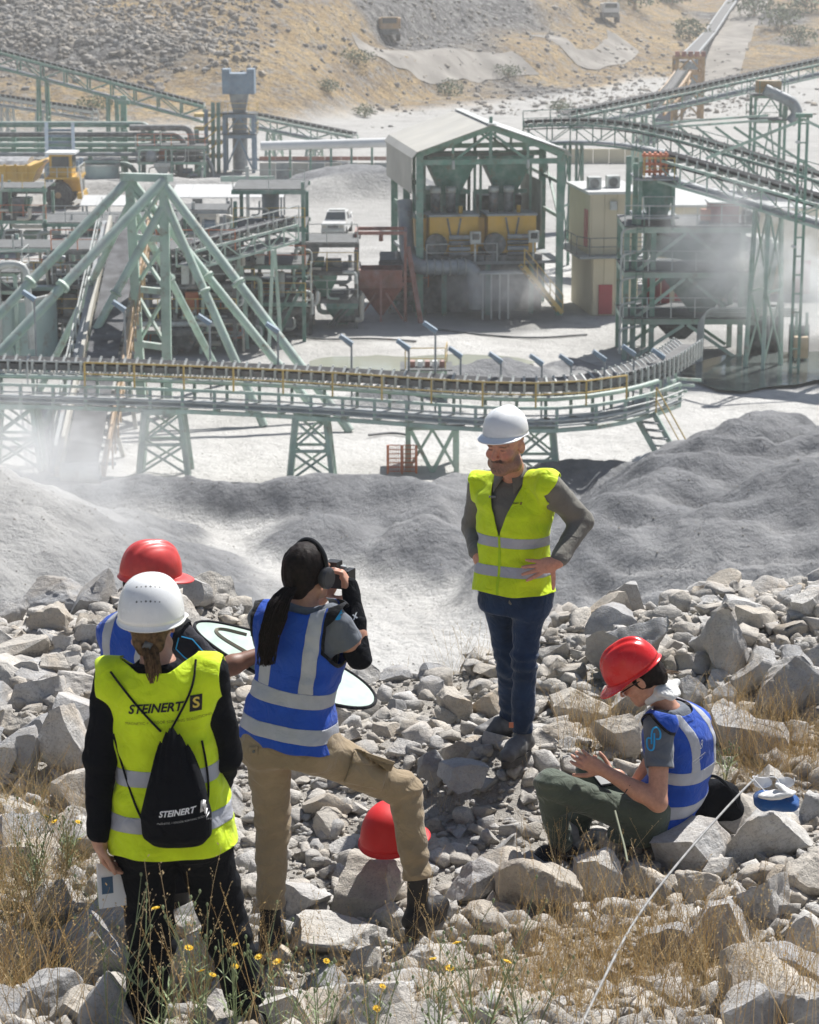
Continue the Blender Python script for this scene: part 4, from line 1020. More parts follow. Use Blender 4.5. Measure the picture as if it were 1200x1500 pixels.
# ochre trestle and the overland conveyor up the valley
a, b_, Y0, zt = gspan(990, 1028, 84, 176)
t = thing('ochre_trestle', 'ochre steel trestle tower carrying the overland conveyor in the valley', 'tower', ((a+b_)/2, Y0, FLOOR))
z0_ = float(terrain((a+b_)/2, Y0))
frame_tower(t, a, b_, Y0, Y0+3.5, [lerp(z0_, zt, f) for f in (.25, .5, .75, 1)], OCHRE, .4, zb=min(z0_, FLOOR), rail=None, deck=False)
for k in range(5): boxo(t, 'roller_box', (a+(b_-a)*k/4, Y0, zt+.4), (.5, .8, .6), RUST)
ov = [W(1000, 92, Y0)] + [hit(px, py, 320)+UP*1.2 for px, py in ((1040, 58), (1060, 28), (1078, 2), (1090, -20))]
t = thing('overland_conveyor', 'thin overland conveyor climbing the distant valley road', 'conveyor', (ov[1][0], ov[1][1], ov[1][2]-1.2))
Pv = resample(np.array(ov), 6.); Tv, Sv = sides(Pv)
for s in (-1, 1):
    q = MB()
    for i in range(len(Pv)-1): q.beam(Pv[i]+Sv[i]*s*.9, Pv[i+1]+Sv[i+1]*s*.9, .3, .35)
    q.build('stringer', GREYM, t)
MB().loft([[Pv[i]+Sv[i]*x+UP*z for x, z in ((-.8, .1), (.8, .1), (.8, .2), (-.8, .2))] for i in range(len(Pv))]).build('belt', BELT, t)
for i in range(1, len(Pv)): beam(t, 'leg', Pv[i]-UP*.1, V3(Pv[i][0], Pv[i][1], float(terrain(Pv[i][0], Pv[i][1]))-.2), .3, .3, GREYM)
lo = [W(1000, 118, Y0-2), W(985, 140, Y0-12), W(960, 168, Y0-30)]
t = thing('tail_conveyor', 'ochre tail conveyor dropping from the valley trestle to the yard', 'conveyor', (*lo[-1][:2], FLOOR))
gallery(t, lo, 1.8, 1.0, OCHRE, panel=2.5, rail=None, chord=.25, web=.18)
for i in (0, 1): beam(t, 'leg', lo[i], V3(lo[i][0], lo[i][1], FLOOR), .3, .3, OCHRE)

# ------------------------------------------------------------------ vehicles
def wheel(p, name, c, r, w, rim_m, axis=V3(0, 1, 0)):
    q = MB(); prof = [(r*.62, -w/2), (r*.92, -w/2), (r, -w*.3), (r, w*.3), (r*.92, w/2), (r*.62, w/2)]
    q.lathe(prof, (0, 0, 0), 28, 'y'); M = Matrix.Translation(Vector(c))
    if abs(axis[0]) > .5: M = M @ Matrix.Rotation(R(90), 4, 'Z')
    o = q.build(name, TYRE, p, True, M=M)
    q = MB(); q.lathe([(r*.2, -w*.52), (r*.3, -w*.45), (r*.6, -w*.42), (r*.63, -w*.5), (r*.63, w*.4), (r*.2, w*.42)], (0, 0, 0), 24, 'y')
    q.build('rim', rim_m, o, True, M=M); return o
g = G(58, 302); TX, TY = g[0], g[1]
dt = thing('dump_truck', 'yellow mining dump truck with loaded grey tray parked at far left', 'dump truck', (TX, TY, FLOOR))
def T_(x, y, z): return V3(TX+x, TY+y, FLOOR+z)
TRAY = CYEL
side = [(-4.8, 2.1), (-4.6, 2.9), (-.2, 2.9), (.5, 3.15), (.75, 3.1), (.2, 2.6), (-.2, 1.7), (-3.0, 1.45)]
q = MB(); q.loft([[T_(x, y, z) for x, z in side] for y in (-1.9, 1.9)]); q.build('tray', TRAY, dt)
for k in range(6): beam(dt, 'tray_rib', T_(-4.1+k*.72, -1.96, 1.9), T_(-4.1+k*.72, -1.96, 3.0), .16, .12, CYEL)
v = []; q = MB(); q.loft([[T_(x*s, y*s2, z) for x, y in ((-4.2, -1.6), (-.5, -1.6), (-.5, 1.6), (-4.2, 1.6))] for s, s2, z in ((1, 1, 2.9), (.95, .8, 3.15), (.9, .3, 3.3))]); q.build('ore_load', ORE, dt)
boxo(dt, 'chassis', T_(-.6, 0, 1.15), (6.4, 1.3, .5), DARK)
boxo(dt, 'deck', T_(1.85, 0, 2.05), (2.2, 3.7, .16), CYEL)
boxo(dt, 'engine_hood', T_(2.35, .1, 1.55), (1.2, 1.7, .95), CYEL); boxo(dt, 'radiator_grille', T_(2.97, .1, 1.45), (.06, 1.4, .85), DARK)
cab_ = boxo(dt, 'cab', T_(1.75, -.7, 2.85), (1.5, 1.9, 1.5), CYEL)
boxo(cab_, 'side_window', T_(1.75, -1.67, 3.1), (1.15, .04, .75), GLASSD); boxo(cab_, 'windscreen', T_(2.52, -.7, 3.1), (.04, 1.6, .78), GLASSD)
boxo(dt, 'cab_roof', T_(1.75, -.7, 3.68), (2.0, 2.3, .14), WHITEP)
boxo(dt, 'bumper', T_(2.95, 0, .85), (.3, 3.3, .4), CYEL)
for s in (-1, 1):
    wheel(dt, 'wheel', T_(1.55, s*1.5, .92), .92, .7, OCHRE); wheel(dt, 'wheel', T_(-2.6, s*1.4, .92), .92, 1.0, OCHRE)
    boxo(dt, 'headlight', T_(3.12, s*1.2, .95), (.05, .35, .2), WHITEP)
handrail(dt, [T_(.8, -1.85, 2.1), T_(2.9, -1.85, 2.1), T_(2.9, 1.8, 2.1)], PALE, h=.7, step=.7, d=.05)
q = MB()
for k in range(7): q.beam(T_(3.0+.08*(6-k)*.3, -1.5, .5+k*.25), T_(3.0+.08*(6-k)*.3, -1.1, .5+k*.25), .05, .05)
for y in (-1.5, -1.1): q.beam(T_(3.15, y, .4), T_(2.95, y, 2.8), .06, .06)
q.build('ladder', WHITEP, dt)
dt.scale = (1.22, 1.22, 1.22)
# blue frame above the tray
a, b_, Y0, zt = gspan(58, 98, 186, 296); Y0 += 5
t = thing('loading_frame', 'blue steel loading frame rising behind the dump truck tray', 'frame', ((a+b_)/2, Y0, FLOOR))
zt = W(78, 186, Y0)[2]; zb1 = W(78, 235, Y0)[2]
for x in (a, b_):
    for y in (Y0, Y0+2.5): beam(t, 'column', (x, y, FLOOR), (x*1.0+(.3 if x == b_ else -.1), y, zb1), .3, .3, BLUEG)
    beam(t, 'raking_beam', (x, Y0, zb1-.2), (x-.4, Y0+3., zt), .3, .5, BLUEG)
for k in range(6): beam(t, 'slat', (a-.4*k/6, Y0+.3+k*.45, lerp(zb1, zt, k/6)), (b_-.4*k/6, Y0+.3+k*.45, lerp(zb1, zt, k/6)), .12, .2, BLUEG)
# pickup in the yard
g = G(488, 348); s_ = 1.
pk = thing('pickup_truck', 'dusty white pickup truck parked in the open yard', 'pickup', (g[0], g[1], FLOOR))
PW = mat('pickup_white', (.72, .72, .70), .35, var=.06, dust=.5)
def K_(x, y, z): return V3(g[0]+x+.10*y, g[1]+y, FLOOR+z)
def ring(y, z0, z1, w0, w1): return [K_(-w0, y, z0), K_(w0, y, z0), K_(w1, y, z1), K_(-w1, y, z1)]
q = MB(); q.loft([ring(0, .5, .95, .84, .82), ring(.12, .42, 1.02, .88, .86), ring(1.35, .4, 1.08, .89, .87), ring(5.0, .45, 1.1, .88, .86), ring(5.1, .5, 1.0, .86, .84)]); q.build('body', PW, pk)
q = MB(); q.loft([ring(1.25, 1.05, 1.09, .84, .82), ring(1.95, 1.05, 1.72, .85, .70), ring(3.2, 1.05, 1.74, .85, .71), ring(3.5, 1.05, 1.12, .84, .8)]); cabin = q.build('cabin', PW, pk)
q = MB(); q.add([K_(-.76, 1.36, 1.16), K_(.76, 1.36, 1.16), K_(.66, 1.9, 1.66), K_(-.66, 1.9, 1.66)], [(0, 1, 2, 3)]); 
q.v = [(x, y-.04, z+.02) for x, y, z in q.v]; q.build('windscreen', GLASSD, cabin)
for s in (-1, 1):
    q = MB(); q.add([K_(s*.865, 2.0, 1.14), K_(s*.865, 3.1, 1.14), K_(s*.74, 3.05, 1.62), K_(s*.74, 2.1, 1.62)], [(0, 1, 2, 3)]); q.build('side_window', GLASSD, cabin)
    boxo(pk, 'headlight', K_(s*.62, -.02, .82), (.34, .06, .2), BEIGE)
    for y in (.95, 4.0): wheel(pk, 'wheel', K_(s*.8, y, .38), .38, .26, PALE, V3(1, 0, 0))
    boxo(pk, 'bed_wall', K_(s*.82, 4.3, 1.22), (.08, 1.5, .3), PW)
boxo(pk, 'grille', K_(0, -.02, .8), (.8, .05, .2), DARK); boxo(pk, 'bumper', K_(0, -.06, .52), (1.72, .16, .2), PALE); boxo(pk, 'roof_rack', K_(0, 2.6, 1.8), (1.2, .9, .05), PALE)
# distant trucks on the haul road
for lab, px, py, m_ in (('tiny dump truck on the distant haul road at top centre', 571, 60, OCHRE), ('tiny pale truck on the valley slope at top right of centre', 893, 34, WHITEP)):
    p_ = hit(px, py, 260); t = thing('haul_truck', lab, 'truck', p_)
    boxo(t, 'chassis', p_+UP*1.3, (2.6, 5, .8), DARK); boxo(t, 'tray', p_+UP*2.4+V3(0, .6, 0), (3., 4, 1.4), m_); boxo(t, 'cab', p_+UP*2.5+V3(0, -1.9, 0), (2.4, 1.3, 1.6), m_); boxo(t, 'windscreen', p_+UP*2.8+V3(0, -2.57, 0), (2., .06, .7), GLASSD)
    for sx in (-1.2, 1.2):
        for sy in (-1.6, 1.6): wheel(t, 'wheel', p_+V3(sx, sy, .8), .8, .6, OCHRE, V3(1, 0, 0))

# ------------------------------------------------------------------ ponds
def pond(name, pts, z, col):
    m, nt, b = nmat(name); b.inputs['Base Color'].default_value = (*col, 1); b.inputs['Roughness'].default_value = .12
    bump(nt, b, noise_out(nt, 1.2, 3), .25, .05)
    v = [G(px, py, z) for px, py in pts]; v = smooth_path(v+[v[0]], 3)[:-1]; v = [q+V3(.5*float(vnoise(q[0]*.8, q[1]*.8, 1.)), .9*float(vnoise(q[0]*.7, q[1]*.7, 5.)), 0) for q in v]; o = mobj(name, mesh_np(name, v, [tuple(range(len(v)))]), m); tag(o, kind='structure')
pond('settling_pond', [(455, 528), (520, 522), (600, 520), (700, 520), (770, 524), (800, 530), (700, 540), (600, 546), (500, 556), (450, 548)], FLOOR+.22, (.36, .37, .30))
pond('slurry_pond', [(1005, 545), (1040, 525), (1120, 515), (1290, 510), (1290, 548), (1180, 560), (1090, 575), (1030, 568)], FLOOR+.22, (.10, .115, .11))
# spilled bank between slurry pond and stockpile comes from the terrain; cables on the floor
for k, pts in enumerate((((420, 492), (470, 500), (540, 497), (610, 502)), ((640, 484), (700, 492), (780, 498), (860, 492)), ((540, 640), (575, 636), (600, 640)))):
    P_ = smooth_path([G(*q)+UP*.08 for q in pts], 3); tag(MB().tube(P_, .06, 6).build('hose', DARK), ('dark hose lying on the white floor below the tall module', 'dark hose lying on the white floor in front of the shed', 'short dark hose lying near the orange mesh fence')[k], 'hose')
# ------------------------------------------------------------------ rocks
def ico(sub):
    bm = bmesh.new(); bmesh.ops.create_icosphere(bm, subdivisions=sub, radius=1.0)
    v = np.array([q.co[:] for q in bm.verts]); f = np.array([[q.index for q in t.verts] for t in bm.faces]); bm.free(); return v, f
ICO = {k: ico(k) for k in (1, 2, 3, 4, 5)}
def rock_mesh(seed, sub, cuts=11, rough=.035, block=.5, strata=0.):
    r = np.random.RandomState(seed); v, f = ICO[sub]; v = v.copy()
    v = v*(1+.18*vnoise(v[:, 0]*1.1+seed, v[:, 1]*1.1, v[:, 2]*1.1))[:, None]
    nn = r.normal(size=(cuts, 3)); nn /= np.linalg.norm(nn, axis=1)[:, None]
    if block > r.rand():                      # blocky limestone: near-orthogonal joint planes first
        q, _ = np.linalg.qr(r.normal(size=(3, 3))); nn[:6] = np.concatenate([q, -q])+r.normal(size=(6, 3))*.16
        nn /= np.linalg.norm(nn, axis=1)[:, None]
    for n_ in nn:
        d = r.uniform(*((.36, .72) if sub >= 3 else (.30, .66))); s = v@n_-d; v = v-np.outer(np.maximum(s, 0), n_)
    if sub >= 3:
        q = v*2.6+seed*3.7; nz = vnoise(q[:, 0], q[:, 1], q[:, 2])
        q = v*7+seed; nz2 = vnoise(q[:, 0], q[:, 1], q[:, 2]); q = v*16+seed; nz3 = vnoise(q[:, 0], q[:, 1], q[:, 2])
        chip = -np.maximum(0, np.abs(nz)-.35)*.10
        nr = v/np.linalg.norm(v, axis=1)[:, None]
        v = v+nr*(rough*(nz*1.2+nz2*.8+nz3*.4)+chip)[:, None]
        if strata:
            ax = r.normal(size=3); ax /= np.linalg.norm(ax); t = v@ax*9+nz*1.2
            v = v+nr*(strata*(np.abs(np.modf(t*.5+50)[0]-.5)*2-.5))[:, None]
    lo, hi = v.min(0), v.max(0); v = (v-(lo+hi)/2)/(hi-lo)
    v[:, 2] += .5; return v, f
def rock_mat(name, attr):
    m, nt, b = nmat(name)
    pos = nt.nodes.new('ShaderNodeNewGeometry').outputs['Position']
    c = ramp(nt, noise_out(nt, 7, 7, .68, pos), [(.24, (.33, .325, .315)), (.42, (.50, .485, .465)), (.6, (.62, .605, .58)), (.8, (.70, .685, .66))])
    warm = ramp(nt, noise_out(nt, 2.6, 5, .6, pos, .8), [(.5, 0.), (.72, .55)]); c = mixc(nt, warm, c, (.58, .47, .34))
    if attr:
        a = N(nt, 'Attribute', attribute_name='Col'); tint = a.outputs['Color']
    else:
        oi = N(nt, 'ObjectInfo'); tint = ramp(nt, oi.outputs['Random'], [(0., (.58, .60, .64)), (.25, (.80, .80, .81)), (.55, (1, 1, 1)), (.8, (1.0, .96, .89)), (1., (.78, .69, .57))])
    c = mixc(nt, .9, c, tint, 'MULTIPLY')
    veins = ramp(nt, noise_out(nt, 4., 4, .6, pos, 2.5), [(.47, 0.), (.5, .5), (.53, 0.)]); c = mixc(nt, veins, c, (.42, .39, .35))
    sc = N(nt, 'VectorMath', operation='MULTIPLY'); sc.inputs[1].default_value = (3., 4., 26.); nt.links.new(pos, sc.inputs[0])
    st = noise_out(nt, 1.0, 4, .6, sc.outputs[0], .6); c = mixc(nt, ramp(nt, st, [(.55, 0.), (.7, .35)]), c, (.48, .43, .36))
    pit_ = ramp(nt, noise_out(nt, 75, 3, .7, pos), [(.36, .55), (.47, 0.)]); c = mixc(nt, pit_, c, (.30, .28, .26))
    nt.links.new(c, b.inputs['Base Color']); b.inputs['Roughness'].default_value = .92; b.inputs['Specular IOR Level'].default_value = .2
    h = mth(nt, 'ADD', mth(nt, 'ADD', noise_out(nt, 22, 7, .72, pos), mth(nt, 'MULTIPLY', st, .35)), mth(nt, 'MULTIPLY', noise_out(nt, 110, 3, .6, pos), .3))
    bump(nt, b, h, .9, .022); return m
ROCK = rock_mat('limestone', False); RUBB = rock_mat('limestone_rubble', True)
BL = []     # footprints of boulders (x, y, radius, top)
def boulder(x0, y0, x1, y1, lab, seed, up=0., strata=0., dep=.85, name='boulder', block=.6):
    cx = (x0+x1)/2; g = G(cx, y1, .12)
    for _ in range(3): g = G(cx, y1, float(h_near(g[0], g[1]))+up)
    if g[1] > 14.55: g = W(cx, y1, 14.55)
    sc = FPX/(g[1]*math.cos(PITCH)+(CAMZ-g[2])*math.sin(PITCH)); w = (x1-x0)/sc; hh = (y1-y0)/sc
    d = dep*w; ang = math.atan2(CAMZ-g[2], g[1]); h = max(.33*w, (hh-math.sin(ang)*d*.75)/math.cos(ang)); 
    h = min(h, hh*1.05)
    v, f = rock_mesh(seed, 5 if (x1-x0) > 55 else 4, 12, .032, block, strata)
    me = mesh_np(name, v*V3(w*1.04, d, h*1.28)-V3(0, 0, h*.26), f, True); me.set_sharp_from_angle(angle=R(32))
    o = mobj(name, me, ROCK, None, Matrix.Translation(Vector((g[0], g[1]+d*.42, g[2]))))
    BL.append((g[0], g[1]+d*.42, max(w, d)*.5, g[2]+h)); tag(o, lab, 'boulder', 'boulders on the berm'); return o
HERO = [
 (-15, 872, 40, 926, 'pale rounded boulder cut by the left edge of the rubble crest'),
 (26, 842, 138, 900, 'long layered slab topping the rubble at far left'),
 (40, 878, 106, 934, 'tilted elongated grey slab just below the layered top slab'),
 (78, 898, 116, 926, 'small bright flat stone beside the tilted elongated slab'),
 (108, 908, 152, 952, 'grey angular boulder left of the blue vest shoulder'),
 (78, 926, 108, 966, 'upright knobby grey stone in the left rubble'),
 (50, 918, 82, 960, 'dark split stone left of the upright knobby stone'),
 (256, 830, 352, 905, 'large pale boulder behind the red helmeted reflector holder'),
 (225, 868, 292, 930, 'pale boulder at the foot of the large boulder near the reflector'),
 (56, 1022, 138, 1135, 'big fractured boulder beside the left arm of the white helmeted person'),
 (15, 980, 96, 1040, 'broad sunlit boulder above the big fractured boulder at left'),
 (76, 976, 142, 1024, 'boulder with sloping top tucked behind the black sleeve at left'),
 (55, 955, 105, 1000, 'bright pointed boulder in the middle of the left rubble'),
 (88, 950, 122, 985, 'small cream boulder right of the bright pointed boulder'),
 (-20, 1032, 44, 1085, 'rough boulder at the left edge below the rubble crest'),
 (18, 1072, 58, 1142, 'steep grey block leaning on the big fractured boulder'),
 (15, 1108, 48, 1142, 'round stone at the foot of the steep grey block'),
 (-10, 1090, 24, 1150, 'stone cut by the left edge under the rough boulder'),
 (60, 1330, 188, 1452, 'large shaded boulder left of the black trouser leg at bottom left'),
 (15, 1415, 118, 1500, 'sunlit lumpy boulder in the bottom left corner grass'),
 (60, 1446, 140, 1520, 'smooth pale slab at the bottom left edge'),
 (112, 1420, 205, 1530, 'dark sloping slab beside the black trouser leg at bottom'),
 (250, 1350, 345, 1470, 'boulder standing between the black trouser legs'),
 (484, 1248, 602, 1345, 'cracked brown boulder under the raised khaki leg'),
 (518, 1222, 642, 1290, 'broad brown stone carrying the red helmet'),
 (545, 1318, 596, 1372, 'small block with bright top below the cracked brown boulder'),
 (458, 1182, 510, 1228, 'pale square block between the khaki legs'),
 (396, 1288, 484, 1350, 'split flat stone right of the standing khaki leg'),
 (422, 1338, 565, 1408, 'long pale ridge stone at bottom centre behind flowers'),
 (652, 1252, 748, 1330, 'flat topped grey boulder right of the black boot'),
 (728, 1238, 852, 1345, 'largest boulder in the bottom centre with a shaded front'),
 (642, 1108, 716, 1158, 'wedge shaped block with bright top in front of the standing man'),
 (612, 1092, 655, 1142, 'blue shaded block left of the wedge shaped block'),
 (560, 1078, 605, 1112, 'grey cube of rock above the raised khaki knee'),
 (640, 1005, 692, 1060, 'big weathered boulder left of the standing man'),
 (612, 970, 660, 1000, 'white flat boulder on the crest left of the standing man'),
 (556, 975, 608, 1000, 'dark knobby boulder on the crest above the gravel'),
 (512, 968, 560, 1004, 'pale boulder on the crest beside the black sleeve'),
 (694, 972, 742, 994, 'tan loaf shaped rock left of the blue jeans'),
 (690, 1004, 748, 1056, 'dark pitted boulder behind the brown boot'),
 (722, 992, 752, 1014, 'small grey stone under the tan loaf shaped rock'),
 (810, 1000, 905, 1062, 'broad tan boulder behind the seated person with dry stalks'),
 (866, 1040, 938, 1112, 'cream boulder against the chest of the seated person'),
 (796, 1056, 842, 1090, 'brown round boulder right of the front boot'),
 (802, 962, 832, 1000, 'bright standing shard in the gravel behind the jeans'),
 (862, 890, 978, 1000, 'big smooth boulder behind the red helmet of the seated person'),
 (1030, 882, 1104, 986, 'tall upright slab leaning on the right rubble mound'),
 (1108, 948, 1225, 1062, 'huge tilted striped slab at the right edge'),
 (1140, 856, 1176, 900, 'upright tan block on the crest at right'),
 (1160, 858, 1225, 915, 'large pale boulder on the crest at the right edge'),
 (966, 862, 1012, 898, 'angular white boulder on the top of the right mound'),
 (1012, 872, 1068, 902, 'cluster block on the crest above the tall upright slab'),
 (1074, 955, 1140, 1014, 'dark layered rock under the striped slab'),
 (1044, 996, 1080, 1034, 'small pale cube right of the blue vest'),
 (1044, 1024, 1090, 1066, 'round pale boulder right of the blue vest below the pale cube'),
 (996, 985, 1042, 1035, 'grey boulder behind the white cloth at the nape of the seated person'),
 (1032, 1056, 1068, 1094, 'dark stone at the edge of the blue vest'),
 (1064, 1040, 1102, 1076, 'dull stone below the round pale boulder at right'),
 (955, 1192, 1075, 1285, 'big light boulder in front of the hip of the seated person'),
 (1062, 1160, 1210, 1268, 'large wedge boulder carrying the blue cloth bundle'),
 (1080, 1268, 1168, 1350, 'smooth round boulder below the large wedge boulder'),
 (1008, 1302, 1124, 1410, 'tall pointed boulder in the straw at lower right'),
 (1140, 1248, 1225, 1318, 'boulder at the right edge below the blue bundle'),
 (1095, 1370, 1225, 1455, 'dark layered outcrop at the lower right edge'),
 (1150, 1435, 1240, 1530, 'slab in the bottom right corner'),
 (842, 1240, 912, 1328, 'steep boulder at the feet of the seated person'),
 (992, 1268, 1062, 1322, 'rubbly flat stone above the tall pointed boulder'),
 (1165, 1155, 1225, 1212, 'flat pale stone at the right edge beside the blue bundle'),
 (598, 1376, 692, 1432, 'blue shaded block under the black boot'),
 (560, 1424, 640, 1462, 'white shard standing in the bottom grass'),
 (610, 1425, 722, 1475, 'wide pale stone at bottom centre in the grass'),
 (490, 1425, 608, 1520, 'speckled pale boulder at the bottom edge left of centre'),
 (676, 1318, 760, 1360, 'white flat slab right of the black boot in the grass'),
 (868, 1330, 930, 1372, 'half buried pale stone in the straw right of centre'),
 (905, 1255, 985, 1310, 'bright fractured stone left of the big light boulder'),
 (1030, 1250, 1085, 1290, 'shaded block between the big light boulder and the wedge boulder'),
]
for k, h in enumerate(HERO): boulder(*h, seed=(100+k*7 if k != 1 else 1301), strata=.03 if 'layer' in h[4] or 'strip' in h[4] else 0.)
BLA = np.array(BL)
# medium stones: parts of the ground, meshes shared
rs = np.random.RandomState(5)
MED = []
for k in range(14):
    v, f = rock_mesh(900+k*3, 3, 10, .035, .6); me = mesh_np('stone', v-V3(0, 0, .3), f, True); me.set_sharp_from_angle(angle=R(30)); me.materials.append(ROCK); MED.append(me)
def in_person(x, y):
    for (cx, cy, r_) in ((W(755, 1090, 12.05)[0], 12.05, .33), (W(735, 1060, 12.4)[0], 12.4, .25), (W(820, 1235, 10.9)[0], 10.8, .3), (W(215, 1480, 8.7)[0], 8.7, .2), (W(395, 1350, 9.6)[0], 9.6, .2)):
        if (x-cx)**2+(y-cy)**2 < r_*r_: return True
    return False
placed = 0; tries = 0
while placed < 290 and tries < 6000:
    tries += 1
    y = rs.uniform(8.2, 15.0); x = rs.uniform(-.21, .21)*y
    zone = .3+.9*math.exp(-((x+2.3)/1.)**2)*(y > 10.5)+.8*math.exp(-((x-3.2)/1.3)**2)+.25*(y < 10.3)
    if rs.rand() > zone or in_person(x, y): continue
    s = (.11+.26*rs.rand()**1.4)*(1.1 if abs(x) > 1.2 else .7)
    if np.any((BLA[:, 0]-x)**2+(BLA[:, 1]-y)**2 < (BLA[:, 2]*.8+s*.3)**2): continue
    z = float(h_near(x, y)); o = bpy.data.objects.new('stone', MED[rs.randint(14)]); C.objects.link(o)
    M = Matrix.Translation((x, y, z)) @ Matrix.Rotation(rs.uniform(0, 6.28), 4, 'Z') @ Matrix.Rotation(rs.uniform(-.5, .5), 4, 'X') @ Matrix.Diagonal((s*rs.uniform(.8, 1.4), s, s*rs.uniform(.6, 1.), 1))
    attach(o, ground, M); placed += 1
# rubble: uncountable stones of the berm
def scatter(name, n, lo, hi, sub, seed, fn, mat_, zfn, sink=.25, power=2.2, parent=None, nvar=16, flat=.75, tint=None):
    r = np.random.RandomState(seed); tv, tf, tc = [], [], []; off = 0
    var = [rock_mesh(seed*31+k, sub, 9, .03, .5) for k in range(nvar)]
    x, y = fn(r, n); z = zfn(x, y); s = lo+(hi-lo)*r.rand(n)**power
    for k in range(nvar):
        sel = np.arange(n) % nvar == k; m_ = sel.sum()
        if not m_: continue
        v, f = var[k]; v = v-V3(0, 0, sink)
        a = r.uniform(0, 6.28, m_); sc = s[sel][:, None]*np.stack([r.uniform(.75, 1.4, m_), r.uniform(.75, 1.2, m_), r.uniform(.5, 1.0, m_)*flat/.75], -1)
        V = v[None]*sc[:, None]; t_ = r.uniform(-.6, .6, m_)
        ct, st_ = np.cos(t_)[:, None], np.sin(t_)[:, None]; V = np.stack([V[..., 0], V[..., 1]*ct-V[..., 2]*st_, V[..., 1]*st_+V[..., 2]*ct], -1)
        ca, sa = np.cos(a)[:, None], np.sin(a)[:, None]; V = np.stack([V[..., 0]*ca-V[..., 1]*sa, V[..., 0]*sa+V[..., 1]*ca, V[..., 2]], -1)
        V = V+np.stack([x[sel], y[sel], z[sel]], -1)[:, None]
        tv.append(V.reshape(-1, 3)); F = f[None]+(np.arange(m_)*len(v))[:, None, None]+off; tf.append(F.reshape(-1, 3)); off += m_*len(v)
        g_ = r.uniform(.62, 1.05, m_); wm = r.uniform(0, .12, m_); cc = np.stack([g_, g_*(1-wm*.6), g_*(1-wm*1.5)], -1)
        tc.append(np.repeat(cc, len(v), axis=0))
    me = mesh_np(name, np.concatenate(tv), np.concatenate(tf)); set_col(me, np.concatenate(tc).astype(np.float32))
    o = mobj(name, me, mat_, parent); tag(o, kind='stuff'); return o
def zone_xy(r, n):
    y = 7.6+7.4*r.rand(n)**.9; x = r.uniform(-.235, .235, n)*(y+.3); return x, y
scatter('rubble', 6800, .03, .145, 2, 12, zone_xy, RUBB, h_near, .3)
scatter('gravel', 22000, .010, .04, 1, 13, zone_xy, RUBB, h_near, .3, 1.6)
def crest_xy(r, n):
    x = np.where(r.rand(n) < .6, r.normal(2.9, 1.0, n), r.normal(-2.4, .7, n)); y = r.normal(14.0, .6, n); return x, y
scatter('rubble', 1800, .06, .20, 2, 14, crest_xy, RUBB, h_near, .3)
# ------------------------------------------------------------------ hillside rocks
HR = rock_mat('hill_rock', True)
for q in (HR,):
    for n_ in q.node_tree.nodes:
        if n_.type == 'TEX_NOISE': n_.inputs['Scale'].default_value *= .12
    b_ = q.node_tree.nodes['Principled BSDF']; l_ = b_.inputs['Base Color'].links[0].from_socket; q.node_tree.links.new(mixc(q.node_tree, 1., l_, (.62, .61, .60), 'MULTIPLY'), b_.inputs['Base Color'])
def hill_xy(r, n):
    u = np.where(r.rand(n) < .72, r.uniform(-.20, -.055, n), r.uniform(-.06, .14, n)); y = r.uniform(268, 470, n); x = u*y
    k = (fbm(x*.03, y*.03, 9., 4)+.25*(u < -.1)+.15*((u > -.02) & (u < .08))) > .2*r.rand(n)+.05
    return np.where(k, x, u*y*.98), np.where(k, y, r.uniform(300, 420, n))
scatter('hillside_rocks', 16000, .15, 1.0, 1, 15, hill_xy, HR, terrain, .4, 4.0)
def pile_xy(r, n):
    y = r.uniform(66, 104, n); return r.uniform(-.19, .19, n)*y, y
scatter('stockpile_stones', 5000, .02, .07, 1, 16, pile_xy, HR, terrain, .35, 3.2)

def slope_xy(r, n):
    y = r.uniform(282, 345, n); u = -.06-.13*r.rand(n)**.8; x = u*y; k = fbm(x*.05, y*.05, 4., 3) > -.1; return np.where(k, x, x*1.03), np.where(k, y, y*1.05)
scatter('hillside_rocks', 5000, .2, 1.15, 2, 17, slope_xy, HR, terrain, .35, 2.6)
